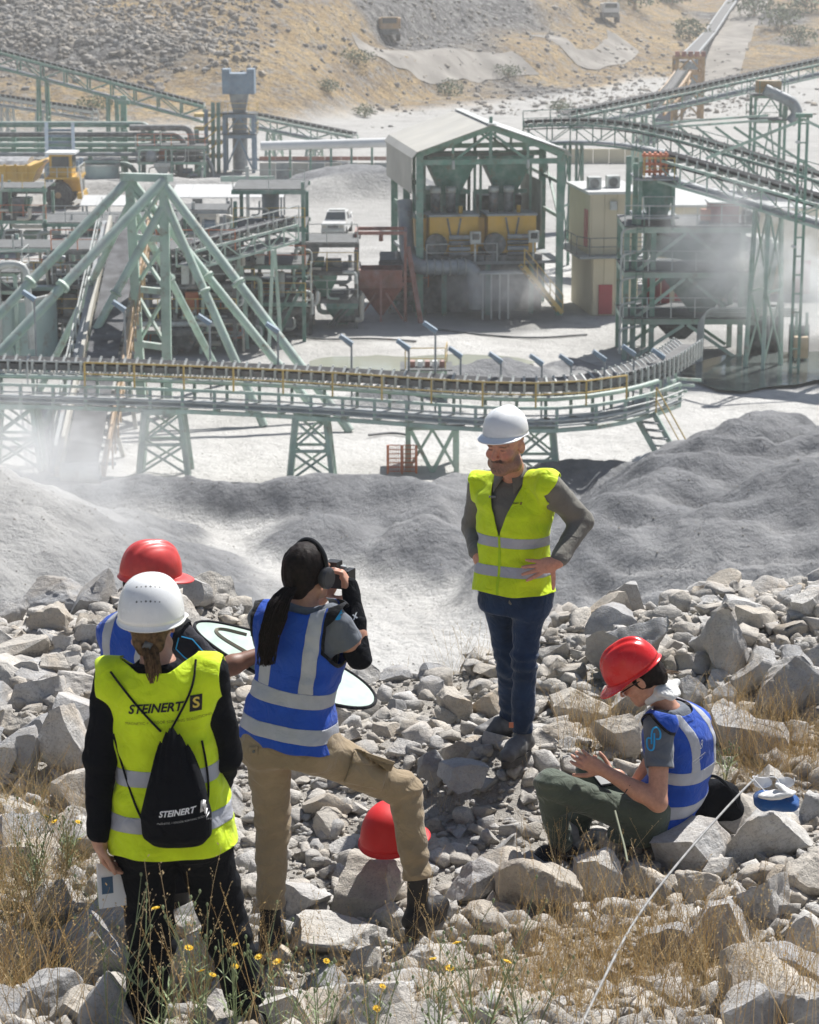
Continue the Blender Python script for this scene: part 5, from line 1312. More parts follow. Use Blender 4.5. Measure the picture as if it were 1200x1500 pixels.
# ------------------------------------------------------------------ grass and flowering plants
def leaf_mat(name, rough=.8):
    m, nt, b = nmat(name); a = N(nt, 'Attribute', attribute_name='Col')
    c = mixc(nt, ramp(nt, noise_out(nt, 30, 3), [(.3, 0.), (.7, .35)]), a.outputs['Color'], (.30, .22, .12))
    nt.links.new(c, b.inputs['Base Color']); b.inputs['Roughness'].default_value = rough; b.inputs['Specular IOR Level'].default_value = .2
    t = N(nt, 'BsdfTranslucent'); nt.links.new(c, t.inputs['Color']); mx = N(nt, 'MixShader'); mx.inputs[0].default_value = .45
    nt.links.new(b.outputs[0], mx.inputs[1]); nt.links.new(t.outputs[0], mx.inputs[2]); nt.links.new(mx.outputs[0], nt.nodes['Material Output'].inputs['Surface']); return m
LEAF = leaf_mat('dry_grass_blade')
def stalk_template(r, H, panicle=True, blades=2, rad=.0016):
    """one grass stalk: curved stem, spikelets on a loose panicle, a couple of blades"""
    v, f = [], []
    def tri_tube(P, rr):
        n0 = len(v); k = len(P)
        for i, p in enumerate(P):
            for j in range(3):
                a = 2*math.pi*j/3; v.append(p+V3(math.cos(a), math.sin(a), 0)*rr*(1-.6*i/(k-1)))
        for i in range(k-1):
            for j in range(3):
                a, b_, c_, d = n0+i*3+j, n0+i*3+(j+1) % 3, n0+(i+1)*3+(j+1) % 3, n0+(i+1)*3+j; f.append((a, b_, c_)); f.append((a, c_, d))
    bx, by = r.uniform(-.25, .25), r.uniform(-.25, .25)
    stem = [V3(bx*t*t*H, by*t*t*H, H*t*(1-.06*t)) for t in np.linspace(0, 1, 7)]; tri_tube(stem, rad)
    if panicle:
        for k in range(15):
            t = r.uniform(.62, 1.0); i = min(5, int(t*6)); p = lerp(stem[i], stem[i+1], t*6-i)
            a = r.uniform(0, 6.28); L_ = r.uniform(.015, .05)*(1.25-t)*2*H; e = p+V3(math.cos(a)*L_*.5, math.sin(a)*L_*.5, L_)
            s = r.uniform(.009, .016); n0 = len(v); w = s*.26; dv = (e-p)/np.linalg.norm(e-p)
            n1_ = len(v); v.extend([p, p+V3(rad*.6, 0, 0), e]); f.append((n1_, n1_+1, n1_+2)); n0 = len(v)
            v.extend([e, e+dv*s*.5+V3(w, 0, 0), e+dv*s, e+dv*s*.5-V3(w, 0, 0), e+dv*s*.5+V3(0, w, 0), e+dv*s*.5-V3(0, w, 0)])
            f.extend([(n0, n0+1, n0+2), (n0, n0+2, n0+3), (n0, n0+4, n0+2), (n0, n0+2, n0+5)])
    for k in range(blades):
        a = r.uniform(0, 6.28); Lb = H*r.uniform(.35, .7); P = [V3(math.cos(a), math.sin(a), 0)*Lb*.55*t**1.5+UP*Lb*(t-.35*t*t) for t in np.linspace(0, 1, 5)]
        n0 = len(v); sd = V3(-math.sin(a), math.cos(a), 0)
        for i, p in enumerate(P): w = .0028*(1-i/4.3); v.extend([p+sd*w, p-sd*w])
        for i in range(4): a0 = n0+i*2; f.extend([(a0, a0+1, a0+3), (a0, a0+3, a0+2)])
    return np.array(v), np.array(f)
def grow(name, spots, seed, Hs, cols, panicle=True, blades=2, rad=.0016, nt_=10, mat_=None, lean=.22):
    rr = random.Random(seed); r = np.random.RandomState(seed); T_ = [stalk_template(rr, 1., panicle, blades, rad/np.mean(Hs)) for _ in range(nt_)]
    tv, tf, tc = [], [], []; off = 0
    for (x, y, n, sprd, hs) in spots:
        n = int(n*1.7)
        px = x+r.normal(0, sprd, n); py = y+r.normal(0, sprd, n); pz = h_near(px, py)-.01
        for k in range(n):
            v, f = T_[r.randint(nt_)]; a = r.uniform(0, 6.28); s = r.uniform(*Hs)*hs; lx, ly = r.normal(0, lean, 2)
            ca, sa = math.cos(a), math.sin(a); V = np.stack([v[:, 0]*ca-v[:, 1]*sa, v[:, 0]*sa+v[:, 1]*ca, v[:, 2]], -1)*s
            V[:, 0] += V[:, 2]*lx; V[:, 1] += V[:, 2]*ly
            tv.append(V+V3(px[k], py[k], pz[k])); tf.append(f+off); off += len(v)
            c_ = np.array(cols[r.randint(len(cols))])*r.uniform(.75, 1.15); tc.append(np.repeat(c_[None], len(v), 0))
    me = mesh_np(name, np.concatenate(tv), np.concatenate(tf)); set_col(me, np.concatenate(tc).astype(np.float32))
    return mobj(name, me, mat_ or LEAF)
STRAW = [(.74, .56, .29), (.80, .64, .38), (.66, .48, .23), (.76, .62, .40), (.58, .41, .20)]
def gpx(px, py, n, sp, hs):            # a clump rooted where the pixel meets the berm
    g = G(px, py, .12)
    for _ in range(3): g = G(px, py, float(h_near(g[0], g[1])))
    return (g[0], g[1], n, sp, hs)
near = lambda x, y, n, sp, hs: (x, y, n, sp, hs)
sp_ = [gpx(*q) for q in ((905, 1440, 38, .20, .9), (960, 1470, 40, .22, 1.), (1010, 1440, 30, .18, 1.), (1060, 1480, 36, .2, .9), (880, 1380, 30, .18, .9), (830, 1440, 60, .2, .8),
    (770, 1470, 50, .2, .8), (700, 1490, 50, .2, .8), (640, 1400, 14, .1, .8), (1120, 1495, 50, .16, .8), (860, 1320, 24, .12, .8), (985, 1385, 20, .14, .9), (1180, 1480, 26, .12, .8),
    (815, 1270, 6, .03, .8), (600, 1320, 4, .05, .8), (1040, 1410, 18, .1, .9), (925, 1500, 36, .2, 1.))]
tag(grow('dry_grass', sp_, 3, (.28, .5), STRAW), kind='stuff')
sp_ = [gpx(*q) for q in ((850, 1085, 30, .07, .9), (880, 1095, 34, .09, .9), (905, 1100, 16, .06, .8), (868, 1110, 20, .08, .9), (1090, 1120, 60, .16, .9), (1120, 1100, 50, .14, 1.), (1150, 1130, 50, .16, .8),
    (1190, 1110, 36, .14, .9), (1075, 1090, 36, .1, 1.), (1110, 1060, 14, .06, .8), (1080, 1000, 6, .05, .7), (1170, 1050, 10, .08, .8), (1060, 1160, 30, .1, .7), (745, 1100, 5, .03, .4), (750, 1130, 5, .04, .5), (630, 1180, 8, .05, .5))]
tag(grow('dry_grass', sp_, 4, (.22, .42), STRAW, rad=.0013), kind='stuff')
sp_ = [gpx(*q) for q in ((618, 985, 26, .10, 1.), (600, 990, 16, .08, .9), (680, 985, 22, .09, .9), (640, 985, 10, .1, .7))]
tag(grow('dry_grass', sp_, 5, (.2, .38), [(.62, .50, .30), (.66, .55, .36)], rad=.0012), kind='stuff')
sp_ = [gpx(*q) for q in ((20, 1450, 50, .14, 1.2), (50, 1400, 40, .14, 1.), (10, 1340, 50, .14, 1.1), (60, 1300, 40, .16, .8), (0, 1250, 44, .16, .8), (90, 1260, 30, .16, .6), (40, 1210, 40, .2, .6), (110, 1200, 24, .16, .5), (130, 1340, 16, .1, .6), (-20, 1490, 50, .14, 1.3), (30, 1170, 20, .14, .5))]
tag(grow('dry_grass', sp_, 6, (.3, .55), STRAW+[(.40, .38, .18)], rad=.0015, lean=.38), kind='stuff')
# straw mat lying on the ground at left and right
sp_ = [gpx(*q) for q in ((60, 1200, 160, .28, 1.), (30, 1290, 160, .25, 1.), (110, 1260, 120, .2, 1.), (970, 1460, 80, .3, 1.), (1100, 1130, 150, .28, 1.), (1160, 1110, 120, .2, 1.), (780, 1470, 80, .25, 1.), (880, 1430, 60, .25, 1.))]
tag(grow('straw_litter', sp_, 8, (.12, .26), STRAW, panicle=False, blades=3, rad=.0012, lean=.9), kind='stuff')
# near out of focus stalks at the bottom edge
sp_ = [near(x, y, n, .14, 1.) for x, y, n in ((-1.25, 7.3, 12), (-.7, 7.4, 14), (.35, 7.4, 10), (.75, 7.3, 10), (1.1, 7.5, 9), (-.2, 7.5, 12), (-1.05, 7.6, 8), (1.35, 7.5, 6))]
tag(grow('dry_grass', sp_, 7, (.55, .8), STRAW, rad=.0015), kind='stuff')
sp_ = [gpx(*q) for q in ((310, 1480, 26, .06, 1.), (350, 1470, 26, .07, 1.), (285, 1495, 14, .06, .8), (390, 1480, 12, .08, .8))]
tag(grow('dry_grass', sp_, 9, (.3, .55), [(.50, .36, .18), (.42, .29, .15)], rad=.0015), kind='stuff')

GSTEM = mat('grey_green_stem', (.24, .29, .15), .7, var=.25, scale=8.)
PETAL = mat('yellow_petal', (.80, .52, .03), .6, var=.15, scale=40.)
def flower_mesh():
    b = MB(); n = 10
    for k in range(n):
        a = 2*math.pi*k/n; c_, s = math.cos(a), math.sin(a)
        b.add([(0, 0, 0), (c_*.010-s*.004, s*.010+c_*.004, .004), (c_*.0145, s*.0145, .003), (c_*.010+s*.004, s*.010-c_*.004, .004)], [(0, 1, 2, 3)])
    b.lathe([(.006, .001), (.0055, .005), (.002, .007)], (0, 0, 0), 8); return b
FM = None
def flower_plant(px, py, H, nb, lab, seed, y=None, fl=(), n_fl=4):
    global FM
    r = random.Random(seed)
    if y is None: gx_, gy_ = gpx(px, py, 1, 0, 0)[:2]
    else: gx_, gy_ = W(px, py, y)[0], y
    z0 = float(h_near(gx_, gy_)); t = thing('yellow_flower_plant', lab, 'plant', (gx_, gy_, z0), 'yellow flowered weeds at the bottom')
    tips = []
    for k in range(max(3, int(nb*.7))):
        a = r.uniform(0, 6.28); sp = r.uniform(.05, .35); h = H*r.uniform(.7, 1.05)
        P = [V3(gx_+math.cos(a)*sp*h*u**1.4, gy_+math.sin(a)*sp*h*u**1.4, z0+h*u) for u in np.linspace(0, 1, 7)]
        b = MB(); b.tube(P, [.0030-.0017*i/6 for i in range(7)], 5); tips.append(P[-1])
        for j in range(5):
            u = r.uniform(.35, .95); i = min(5, int(u*6)); p = lerp(P[i], P[i+1], u*6-i); a2 = r.uniform(0, 6.28); L_ = r.uniform(.05, .14)*H/.5
            e = p+V3(math.cos(a2)*L_*.6, math.sin(a2)*L_*.6, L_*.9); b.tube([p, lerp(p, e, .5)+V3(0, 0, -.008), e], [.0016, .0013, .001], 4)
            b.lathe([(.001, -.002), (.0048, .004), (.005, .009), (.002, .014)], e, 6)
            if r.random() < .3: tips.append(e+UP*.006)
        for j in range(9):
            u = r.uniform(.05, .7); i = min(5, int(u*6)); p = lerp(P[i], P[i+1], u*6-i); a2 = r.uniform(0, 6.28); L_ = r.uniform(.03, .08)
            s = V3(-math.sin(a2), math.cos(a2), 0)*.004; d = V3(math.cos(a2)*L_, math.sin(a2)*L_, L_*.6)
            b.add([p, p+d*.5+s, p+d, p+d*.5-s], [(0, 1, 2, 3)])
        b.build('stem', GSTEM, t)
    r.shuffle(tips)
    for e in tips[:n_fl]:
        M = Matrix.Translation(Vector(e)) @ Matrix.Rotation(r.uniform(0, 6), 4, 'Z') @ Matrix.Rotation(r.uniform(.1, .7), 4, 'X') @ Matrix.Scale(r.uniform(.9, 1.25), 4)
        if FM is None: o = flower_mesh().build('flower', PETAL, t, M=M); FM = o.data
        else: o = bpy.data.objects.new('flower', FM); C.objects.link(o); attach(o, t, M)
for q in ((160, 1500, .62, 5, 'grey green weed with one high yellow flower before the shaded boulder at bottom left', 1, 7.6, 2),
          (235, 1500, .45, 6, 'yellow flowered weed at the foot of the black trouser leg', 2, 7.7, 3),
          (300, 1500, .66, 8, 'bushy weed with three yellow flowers between the black trouser legs', 3, 7.6, 4),
          (345, 1500, .5, 7, 'yellow flowered weed at bottom right of the black trouser legs', 4, 7.6, 4),
          (410, 1500, .55, 7, 'yellow flowered weed below the standing khaki leg', 5, 7.7, 3),
          (470, 1500, .6, 8, 'yellow flowered weed left of bottom centre before the ridge stone', 6, 7.6, 4),
          (545, 1500, .5, 8, 'yellow flowered weed over the speckled pale boulder', 7, 7.6, 4),
          (640, 1500, .55, 9, 'yellow flowered weed at bottom centre before the wide pale stone', 8, 7.6, 4),
          (700, 1500, .62, 9, 'tall weed with two yellow flowers right of bottom centre', 9, 7.7, 3),
          (770, 1500, .5, 6, 'yellow flowered weed nearest the straw patch at bottom right of centre', 10, 7.7, 2)):
    flower_plant(q[0], q[1], q[2], q[3], q[4], q[5], q[6], n_fl=max(1, q[7]-2))
flower_plant(50, 1330, .4, 10, 'sprawling green weed in the straw at the left edge', 20, None, n_fl=2)
flower_plant(100, 1290, .3, 9, 'low green weed in the straw left of the white booklet', 21, None, n_fl=2)
flower_plant(1062, 1150, .3, 4, 'thin green weed right of the blue vest', 22, None, n_fl=0)
# shrubs on the far hills
def shrub(px, py, w, h, lab, seed, col=(.13, .17, .09)):
    p = hit(px, py, 230); r = np.random.RandomState(seed); t = thing('hill_shrub', lab, 'shrub', p, 'shrubs on the far hills')
    m_ = mat('shrub_leaf', col, .8, var=.35, scale=.8)
    n = 420; d = r.normal(size=(n, 3)); d /= np.linalg.norm(d, axis=1)[:, None]; d *= (r.rand(n)**.4)[:, None]
    lump = 1+.35*vnoise(d[:, 0]*2+seed, d[:, 1]*2, d[:, 2]*2); c_ = d*lump[:, None]*V3(w/2, w/2, h/2)+V3(0, 0, h*.5)
    s = r.uniform(.10, .22, n)*min(w, h)*.6; a = r.normal(size=(n, 3)); a /= np.linalg.norm(a, axis=1)[:, None]; b_ = np.cross(a, r.normal(size=(n, 3))); b_ /= np.linalg.norm(b_, axis=1)[:, None]
    v = np.stack([c_+a*s[:, None], c_+b_*s[:, None]*.7, c_-a*s[:, None]], 1).reshape(-1, 3)+p
    mobj('crown', mesh_np('crown', v, np.arange(3*n).reshape(-1, 3)), m_, t)
    q = MB(); q.tube([p-UP*.2, p+UP*h*.3, p+V3(w*.1, 0, h*.6)], [.09*w*.4, .06*w*.4, .03*w*.4], 6); q.tube([p+UP*h*.2, p+V3(-w*.2, 0, h*.55)], [.05*w*.4, .02*w*.4], 6); q.build('trunk', OCHRE, t)
for k, (px, py, w, h, lab) in enumerate(((1010, 60, 7, 4, 'round grey green shrub in the valley right of the haul road'), (1145, 42, 8, 5, 'large shrub left of two trees at the top right'), (1180, 20, 9, 6, 'dark tree at the top right corner'),
        (1105, 25, 8, 5, 'shrub on the valley slope above the rising conveyor'), (930, 14, 12, 5, 'wide dark thicket shrub at the top right of centre'), (860, 10, 10, 5, 'dark thicket shrub at the top centre right'), (985, 8, 9, 5, 'pale thicket shrub at the top beside the valley road'),
        (660, 140, 4, 2.2, 'low green bush on the slope above the shed roof'), (525, 95, 5, 2, 'flat green bush beside the upper haul road'), (745, 115, 4, 2, 'green bush on the grey slope right of the shed roof'), (480, 135, 3, 1.6, 'small bush above the white pipeline'),
        (140, 165, 5, 2, 'brown green bush above the pipe rack'), (535, 172, 3, 1.6, 'tiny bush left of the shed ridge'), (1170, 68, 7, 3.5, 'shrub on the bank at the right edge'), (820, 165, 3, 1.6, 'small bush below the grey waste slope'))):
    shrub(px, py, w, h, lab, 50+k)
# ------------------------------------------------------------------ implicit surfaces for figures and cloth
class Field:
    def __init__(s, lo, hi, h):
        s.lo = np.array(lo, float); s.h = h; s.n = np.ceil((np.array(hi)-s.lo)/h).astype(int)+1
        s.D = np.full(s.n, .15, np.float32)
        s.ax = [s.lo[i]+h*np.arange(s.n[i]) for i in range(3)]
    def sub(s, lo, hi, m):
        r = [(max(0, int((lo[i]-m-s.lo[i])/s.h)), min(s.n[i], int((hi[i]+m-s.lo[i])/s.h)+2)) for i in range(3)]
        if any(a >= b for a, b in r): return None, None
        sl = tuple(slice(a, b) for a, b in r)
        return sl, (s.ax[0][sl[0]][:, None, None], s.ax[1][sl[1]][None, :, None], s.ax[2][sl[2]][None, None, :])
    def add(s, prim, k=.02):
        fn, lo, hi = prim; sl, P = s.sub(lo, hi, k+.05)
        if sl is None: return s
        d = fn(*P); a = s.D[sl]; hh = np.clip(.5+.5*(a-d)/k, 0, 1); s.D[sl] = a+(d-a)*hh-k*hh*(1-hh); return s
    def cut(s, prim, k=.01):
        fn, lo, hi = prim; sl, P = s.sub(lo, hi, k+.02)
        if sl is None: return s
        d = -fn(*P); a = s.D[sl]; hh = np.clip(.5-.5*(a-d)/k, 0, 1); s.D[sl] = a+(d-a)*hh+k*hh*(1-hh); return s
    def disp(s, fn):
        sel = np.abs(s.D) < .06; i = np.nonzero(sel); s.D[sel] += fn(s.ax[0][i[0]], s.ax[1][i[1]], s.ax[2][i[2]]).astype(np.float32); return s
    def mesh(s, smooth=2):
        D = s.D; S = D < 0; n = np.array(D.shape)
        c8 = [(a, b, c) for a in (0, 1) for b in (0, 1) for c in (0, 1)]
        cnt = sum(S[a:n[0]-1+a, b:n[1]-1+b, c:n[2]-1+c].astype(np.int8) for a, b, c in c8)
        idx = np.argwhere((cnt > 0) & (cnt < 8)); acc = np.zeros((len(idx), 3)); num = np.zeros(len(idx))
        cd = {c: D[idx[:, 0]+c[0], idx[:, 1]+c[1], idx[:, 2]+c[2]] for c in c8}
        for c in c8:
            for ax in range(3):
                if c[ax]: continue
                e = list(c); e[ax] = 1; e = tuple(e); d0, d1 = cd[c], cd[e]; x = (d0 < 0) != (d1 < 0)
                t = np.where(x, d0/np.where(x, d0-d1, 1), 0); p = np.tile(np.array(c, float), (len(idx), 1)); p[:, ax] += t
                acc += p*x[:, None]; num += x
        V = s.lo+s.h*(idx+acc/num[:, None]); vid = np.full(tuple(n-1), -1, np.int64); vid[idx[:, 0], idx[:, 1], idx[:, 2]] = np.arange(len(idx))
        Q = []
        for ax in range(3):
            sa = [slice(None)]*3; sb = [slice(None)]*3; sa[ax] = slice(0, -1); sb[ax] = slice(1, None)
            A, B = S[tuple(sa)], S[tuple(sb)]; e = np.argwhere(A != B); u, w = (ax+1) % 3, (ax+2) % 3
            e = e[(e[:, u] > 0) & (e[:, w] > 0) & (e[:, u] < n[u]-1) & (e[:, w] < n[w]-1)]
            def cell(du, dw):
                q = e.copy(); q[:, u] += du; q[:, w] += dw; return vid[q[:, 0], q[:, 1], q[:, 2]]
            q = np.stack([cell(-1, -1), cell(0, -1), cell(0, 0), cell(-1, 0)], -1); ins = A[e[:, 0], e[:, 1], e[:, 2]]
            q[~ins] = q[~ins][:, ::-1]; Q.append(q)
        Q = np.concatenate(Q); Q = Q[(Q >= 0).all(1)]
        E = np.concatenate([Q[:, [0, 1]], Q[:, [1, 2]], Q[:, [2, 3]], Q[:, [3, 0]]])
        for it in range(smooth):
            a = np.zeros_like(V); c = np.zeros(len(V)); np.add.at(a, E[:, 0], V[E[:, 1]]); np.add.at(c, E[:, 0], 1); np.add.at(a, E[:, 1], V[E[:, 0]]); np.add.at(c, E[:, 1], 1)
            V = V+.5*(a/np.maximum(c, 1)[:, None]-V)
        return V, Q
def rc(a, b, ra, rb, fl=None):
    a, b = np.array(a, float), np.array(b, float); ab = b-a; L2 = float(ab@ab)+1e-12; m = max(ra, rb)
    def fn(X, Y, Z):
        t = np.clip(((X-a[0])*ab[0]+(Y-a[1])*ab[1]+(Z-a[2])*ab[2])/L2, 0, 1)
        return np.sqrt((X-a[0]-t*ab[0])**2+(Y-a[1]-t*ab[1])**2+(Z-a[2]-t*ab[2])**2)-(ra+(rb-ra)*t)
    return fn, np.minimum(a, b)-m, np.maximum(a, b)+m
def el(c, A, r):
    c = np.array(c, float); A = np.array(A, float); r = np.array(r, float); m = r.max()
    def fn(X, Y, Z):
        x, y, z = X-c[0], Y-c[1], Z-c[2]; q = [(x*A[i, 0]+y*A[i, 1]+z*A[i, 2])/r[i] for i in range(3)]
        k0 = np.sqrt(q[0]**2+q[1]**2+q[2]**2); k1 = np.sqrt((q[0]/r[0])**2+(q[1]/r[1])**2+(q[2]/r[2])**2)+1e-9
        return k0*(k0-1)/k1
    return fn, c-m, c+m
class Torso:
    """curved trunk: sections along hip - mid - neck with half width a and half depth b"""
    def __init__(s, hip, mid, neck, R_, F_, secs, n=2.5):
        s.hip, s.neck, s.n = hip, neck, n; s.U = neck-hip; s.L = np.linalg.norm(s.U); s.U = s.U/s.L
        s.R = R_-s.U*(R_@s.U); s.R /= np.linalg.norm(s.R); s.F = np.cross(s.U, s.R); s.F *= np.sign(s.F@F_)
        mid = (hip+neck)/2 if mid is None else mid; s.off = (mid-(hip+neck)/2); s.sec = np.array(secs)
    def coords(s, X, Y, Z):
        x, y, z = X-s.hip[0], Y-s.hip[1], Z-s.hip[2]; f = (x*s.U[0]+y*s.U[1]+z*s.U[2])/s.L
        w = np.clip(4*f*(1-f), -.6, 1); x, y, z = x-s.off[0]*w, y-s.off[1]*w, z-s.off[2]*w
        return f, x*s.R[0]+y*s.R[1]+z*s.R[2], x*s.F[0]+y*s.F[1]+z*s.F[2]
    def prim(s, grow=0., f0=-1., f1=2.):
        def fn(X, Y, Z):
            f, x, y = s.coords(X, Y, Z)
            a = np.interp(f, s.sec[:, 0], s.sec[:, 1])+grow; b = np.interp(f, s.sec[:, 0], s.sec[:, 2])+grow; o = np.interp(f, s.sec[:, 0], s.sec[:, 3]); y = y-o
            d = ((np.abs(x/a)**s.n+np.abs(y/b)**s.n)**(1/s.n)-1)*np.minimum(a, b)
            lo, hi = max(f0, s.sec[0, 0]), min(f1, s.sec[-1, 0]); return np.maximum(d, np.maximum((lo-f), (f-hi))*s.L)
        P = np.array([s.hip, s.neck, s.hip+s.off]); e = s.sec[:, 1].max()+abs(grow)+.12
        return fn, P.min(0)-e, P.max(0)+e
def clipf(V, T, f):
    """keep f > 0 of a triangle mesh, cutting triangles along the zero line"""
    V = [v for v in V]; f = list(f); out = []; cache = {}
    def mid(i, j):
        k = (i, j) if i < j else (j, i)
        if k not in cache:
            t = f[i]/(f[i]-f[j]); cache[k] = len(V); V.append(V[i]+(V[j]-V[i])*t); f.append(0.)
        return cache[k]
    for t in T:
        s = [f[i] > 0 for i in t]; c = sum(s)
        if c == 3: out.append(tuple(t))
        elif c == 1:
            k = s.index(True); a, b, d = t[k], t[(k+1) % 3], t[(k+2) % 3]; out.append((a, mid(a, b), mid(a, d)))
        elif c == 2:
            k = s.index(False); a, b, d = t[k], t[(k+1) % 3], t[(k+2) % 3]; p, q = mid(a, b), mid(a, d); out += [(b, d, p), (d, q, p)]
    if not out: return np.zeros((0, 3)), np.zeros((0, 3), int)
    T2 = np.array(out); u, inv = np.unique(T2, return_inverse=True); return np.array(V)[u], inv.reshape(-1, 3)
def tris(Q): return np.concatenate([Q[:, [0, 1, 2]], Q[:, [0, 2, 3]]])
def vnorm(V, T):
    fn = np.cross(V[T[:, 1]]-V[T[:, 0]], V[T[:, 2]]-V[T[:, 0]]); n = np.zeros_like(V)
    for i in range(3): np.add.at(n, T[:, i], fn)
    return n/(np.linalg.norm(n, axis=1)[:, None]+1e-12)
def cloth(name, V, T, m, parent, thick=.004, push=0.):
    if len(T) == 0: return None
    if push: V = V+vnorm(V, T)*push
    o = mobj(name, mesh_np(name, V, T, True), m, parent)
    if thick:
        md = o.modifiers.new('thickness', 'SOLIDIFY'); md.thickness = thick; md.offset = -1
    return o
def fabric(name, col, rough=.8, weave=900., wr=.5, sheen=.15, wsc=14., var=.12):
    if name in MATS: return MATS[name]
    m, nt, b = nmat(name); c = ramp(nt, noise_out(nt, 9, 5, .6), [(.3, [q*(1-var) for q in col]), (.7, [min(1, q*(1+var)) for q in col])])
    nt.links.new(c, b.inputs['Base Color']); b.inputs['Roughness'].default_value = rough; b.inputs['Specular IOR Level'].default_value = .25 if max(col) > .05 else .12
    b.inputs['Sheen Weight'].default_value = sheen
    h = mth(nt, 'ADD', mth(nt, 'MULTIPLY', noise_out(nt, wsc, 3, .5, None, 1.2), 1.), mth(nt, 'MULTIPLY', noise_out(nt, weave, 1, .5), .04))
    bump(nt, b, h, min(1., wr*1.5), .02); MATS[name] = m; return m
def wrinkle(amp, fx=9., fz=22., seed=0.):
    return lambda x, y, z: amp*(vnoise(x*fx+seed, y*fx, z*fz)+.5*vnoise(x*fx*2.1+5, y*fx*2.1+seed, z*fz*1.9))
def unit(*v):
    v = np.array(v, float).ravel(); return v/np.linalg.norm(v)
SKIN = {}
def skin_mat(name, sub=.12):
    m, nt, b = nmat(name); a = N(nt, 'Attribute', attribute_name='Col')
    c = mixc(nt, ramp(nt, noise_out(nt, 60, 4), [(.35, 0.), (.7, .35)]), a.outputs['Color'], (.30, .13, .09))
    nt.links.new(c, b.inputs['Base Color']); b.inputs['Roughness'].default_value = .5; b.inputs['Subsurface Weight'].default_value = sub
    b.inputs['Subsurface Radius'].default_value = (.010, .004, .002); b.inputs['Subsurface Scale'].default_value = .4
    bump(nt, b, noise_out(nt, 350, 3), .25, .002); return m
SKINM = skin_mat('skin')
def head_prims(fd, c, F_, U_, s=1., nose=1., jaw=1., beard=None):
    F_ = unit(F_); U_ = unit(U_-F_*(U_@F_)); R_ = np.cross(F_, U_); A = np.array([R_, F_, U_])
    p = lambda x, y, z: c+s*(R_*x+F_*y+U_*z)
    fd.add(el(p(0, -.012, .035), A, V3(.076, .096, .088)*s), .02)
    fd.add(el(p(0, .028, -.03), A, V3(.062, .066, .085)*s), .025)
    fd.add(el(p(0, .05, -.088), A, V3(.046*jaw, .042, .034)*s), .025)
    for x in (-1, 1):
        fd.add(el(p(x*.042, .062, -.028), A, V3(.027, .028, .024)*s), .018)
        fd.add(rc(p(x*.058, .0, -.07), p(x*.02, .07, -.1), .018*s, .018*s), .02)
    fd.add(rc(p(-.036, .082, .022), p(.036, .082, .022), .014*s, .014*s), .012)
    for x in (-1, 1): fd.cut(el(p(x*.032, .105, .001), A, V3(.017, .016, .012)*s), .012)
    for x in (-1, 1): fd.add(el(p(x*.032, .080, .0), A, V3(.0155, .0135, .011)*s), .003)
    fd.add(rc(p(0, .09, .012), p(0, .114*nose, -.03), .009*s, .0135*s), .010)
    for x in (-1, 1): fd.add(el(p(x*.012, .102, -.036), A, V3(.008, .010, .007)*s), .006)
    fd.add(rc(p(-.019, .089, -.062), p(.019, .089, -.062), .0065*s, .0065*s), .006); fd.add(rc(p(-.015, .088, -.074), p(.015, .088, -.074), .0075*s, .0075*s), .006)
    if beard:
        for x in (-1, 1): fd.add(rc(p(0, .096, -.049), p(x*.030, .083, -.058), .0075*s, .006*s), .006)
        fd.add(el(p(0, .072, -.102), A, V3(.034, .026, .024)*s), .02); fd.add(rc(p(-.055, .02, -.085), p(.055, .02, -.085), .03*s, .03*s), .03)
    for x in (-1, 1):
        fd.add(el(p(x*.079, -.008, -.004), np.array([unit(R_+F_*.35*x), unit(F_-R_*.35*x), U_]), V3(.008, .021, .033)*s), .006)
        fd.cut(el(p(x*.088, -.004, -.004), A, V3(.006, .011, .018)*s), .005)
    return p, A
def hand_prims(fd, wr, d, pn, thumb_side, s=1., curl=(.35, .4, .45, .5), spread=.10, thumb=(.7, .35), bend=None):
    """wr wrist, d towards the fingers, pn palm normal; thumb_side +1/-1 along d x pn"""
    d = unit(d); pn = unit(pn-d*(pn@d)); l = np.cross(d, pn)*thumb_side
    A = np.array([l, d, pn]); pc = wr+d*.052*s
    fd.add(el(pc, A, V3(.040, .055, .017)*s), .015); fd.add(rc(wr-d*.01*s, wr+d*.03*s, .026*s, .028*s), .015)
    L_ = (.078, .088, .082, .064)
    for i in range(4):
        x = .030-.020*i; p = wr+s*(d*(.092-.004*abs(i-1.2))+l*x); a = spread*(1.4-i); dd = unit(d+l*a*.9); ang = curl[i]*.6
        for j, fr in enumerate((.45, .32, .25)):
            ang += curl[i]*.55; q = p+s*L_[i]*fr*(dd*math.cos(ang)+pn*math.sin(ang)); r0 = (.0108-.0011*j)*s*(1 if i < 3 else .88)
            fd.add(rc(p, q, r0, r0*.9), .004); p = q
    p = wr+s*(d*.028+l*.030); dd = unit(d*(1-thumb[0])+l*thumb[0]+pn*.25)
    for j, Lj in enumerate((.042, .034, .028)):
        q = p+s*Lj*dd; fd.add(rc(p, q, (.0125-.0015*j)*s, (.0115-.0015*j)*s), .008 if j == 0 else .004); p = q; dd = unit(dd+d*thumb[1]+pn*.1)
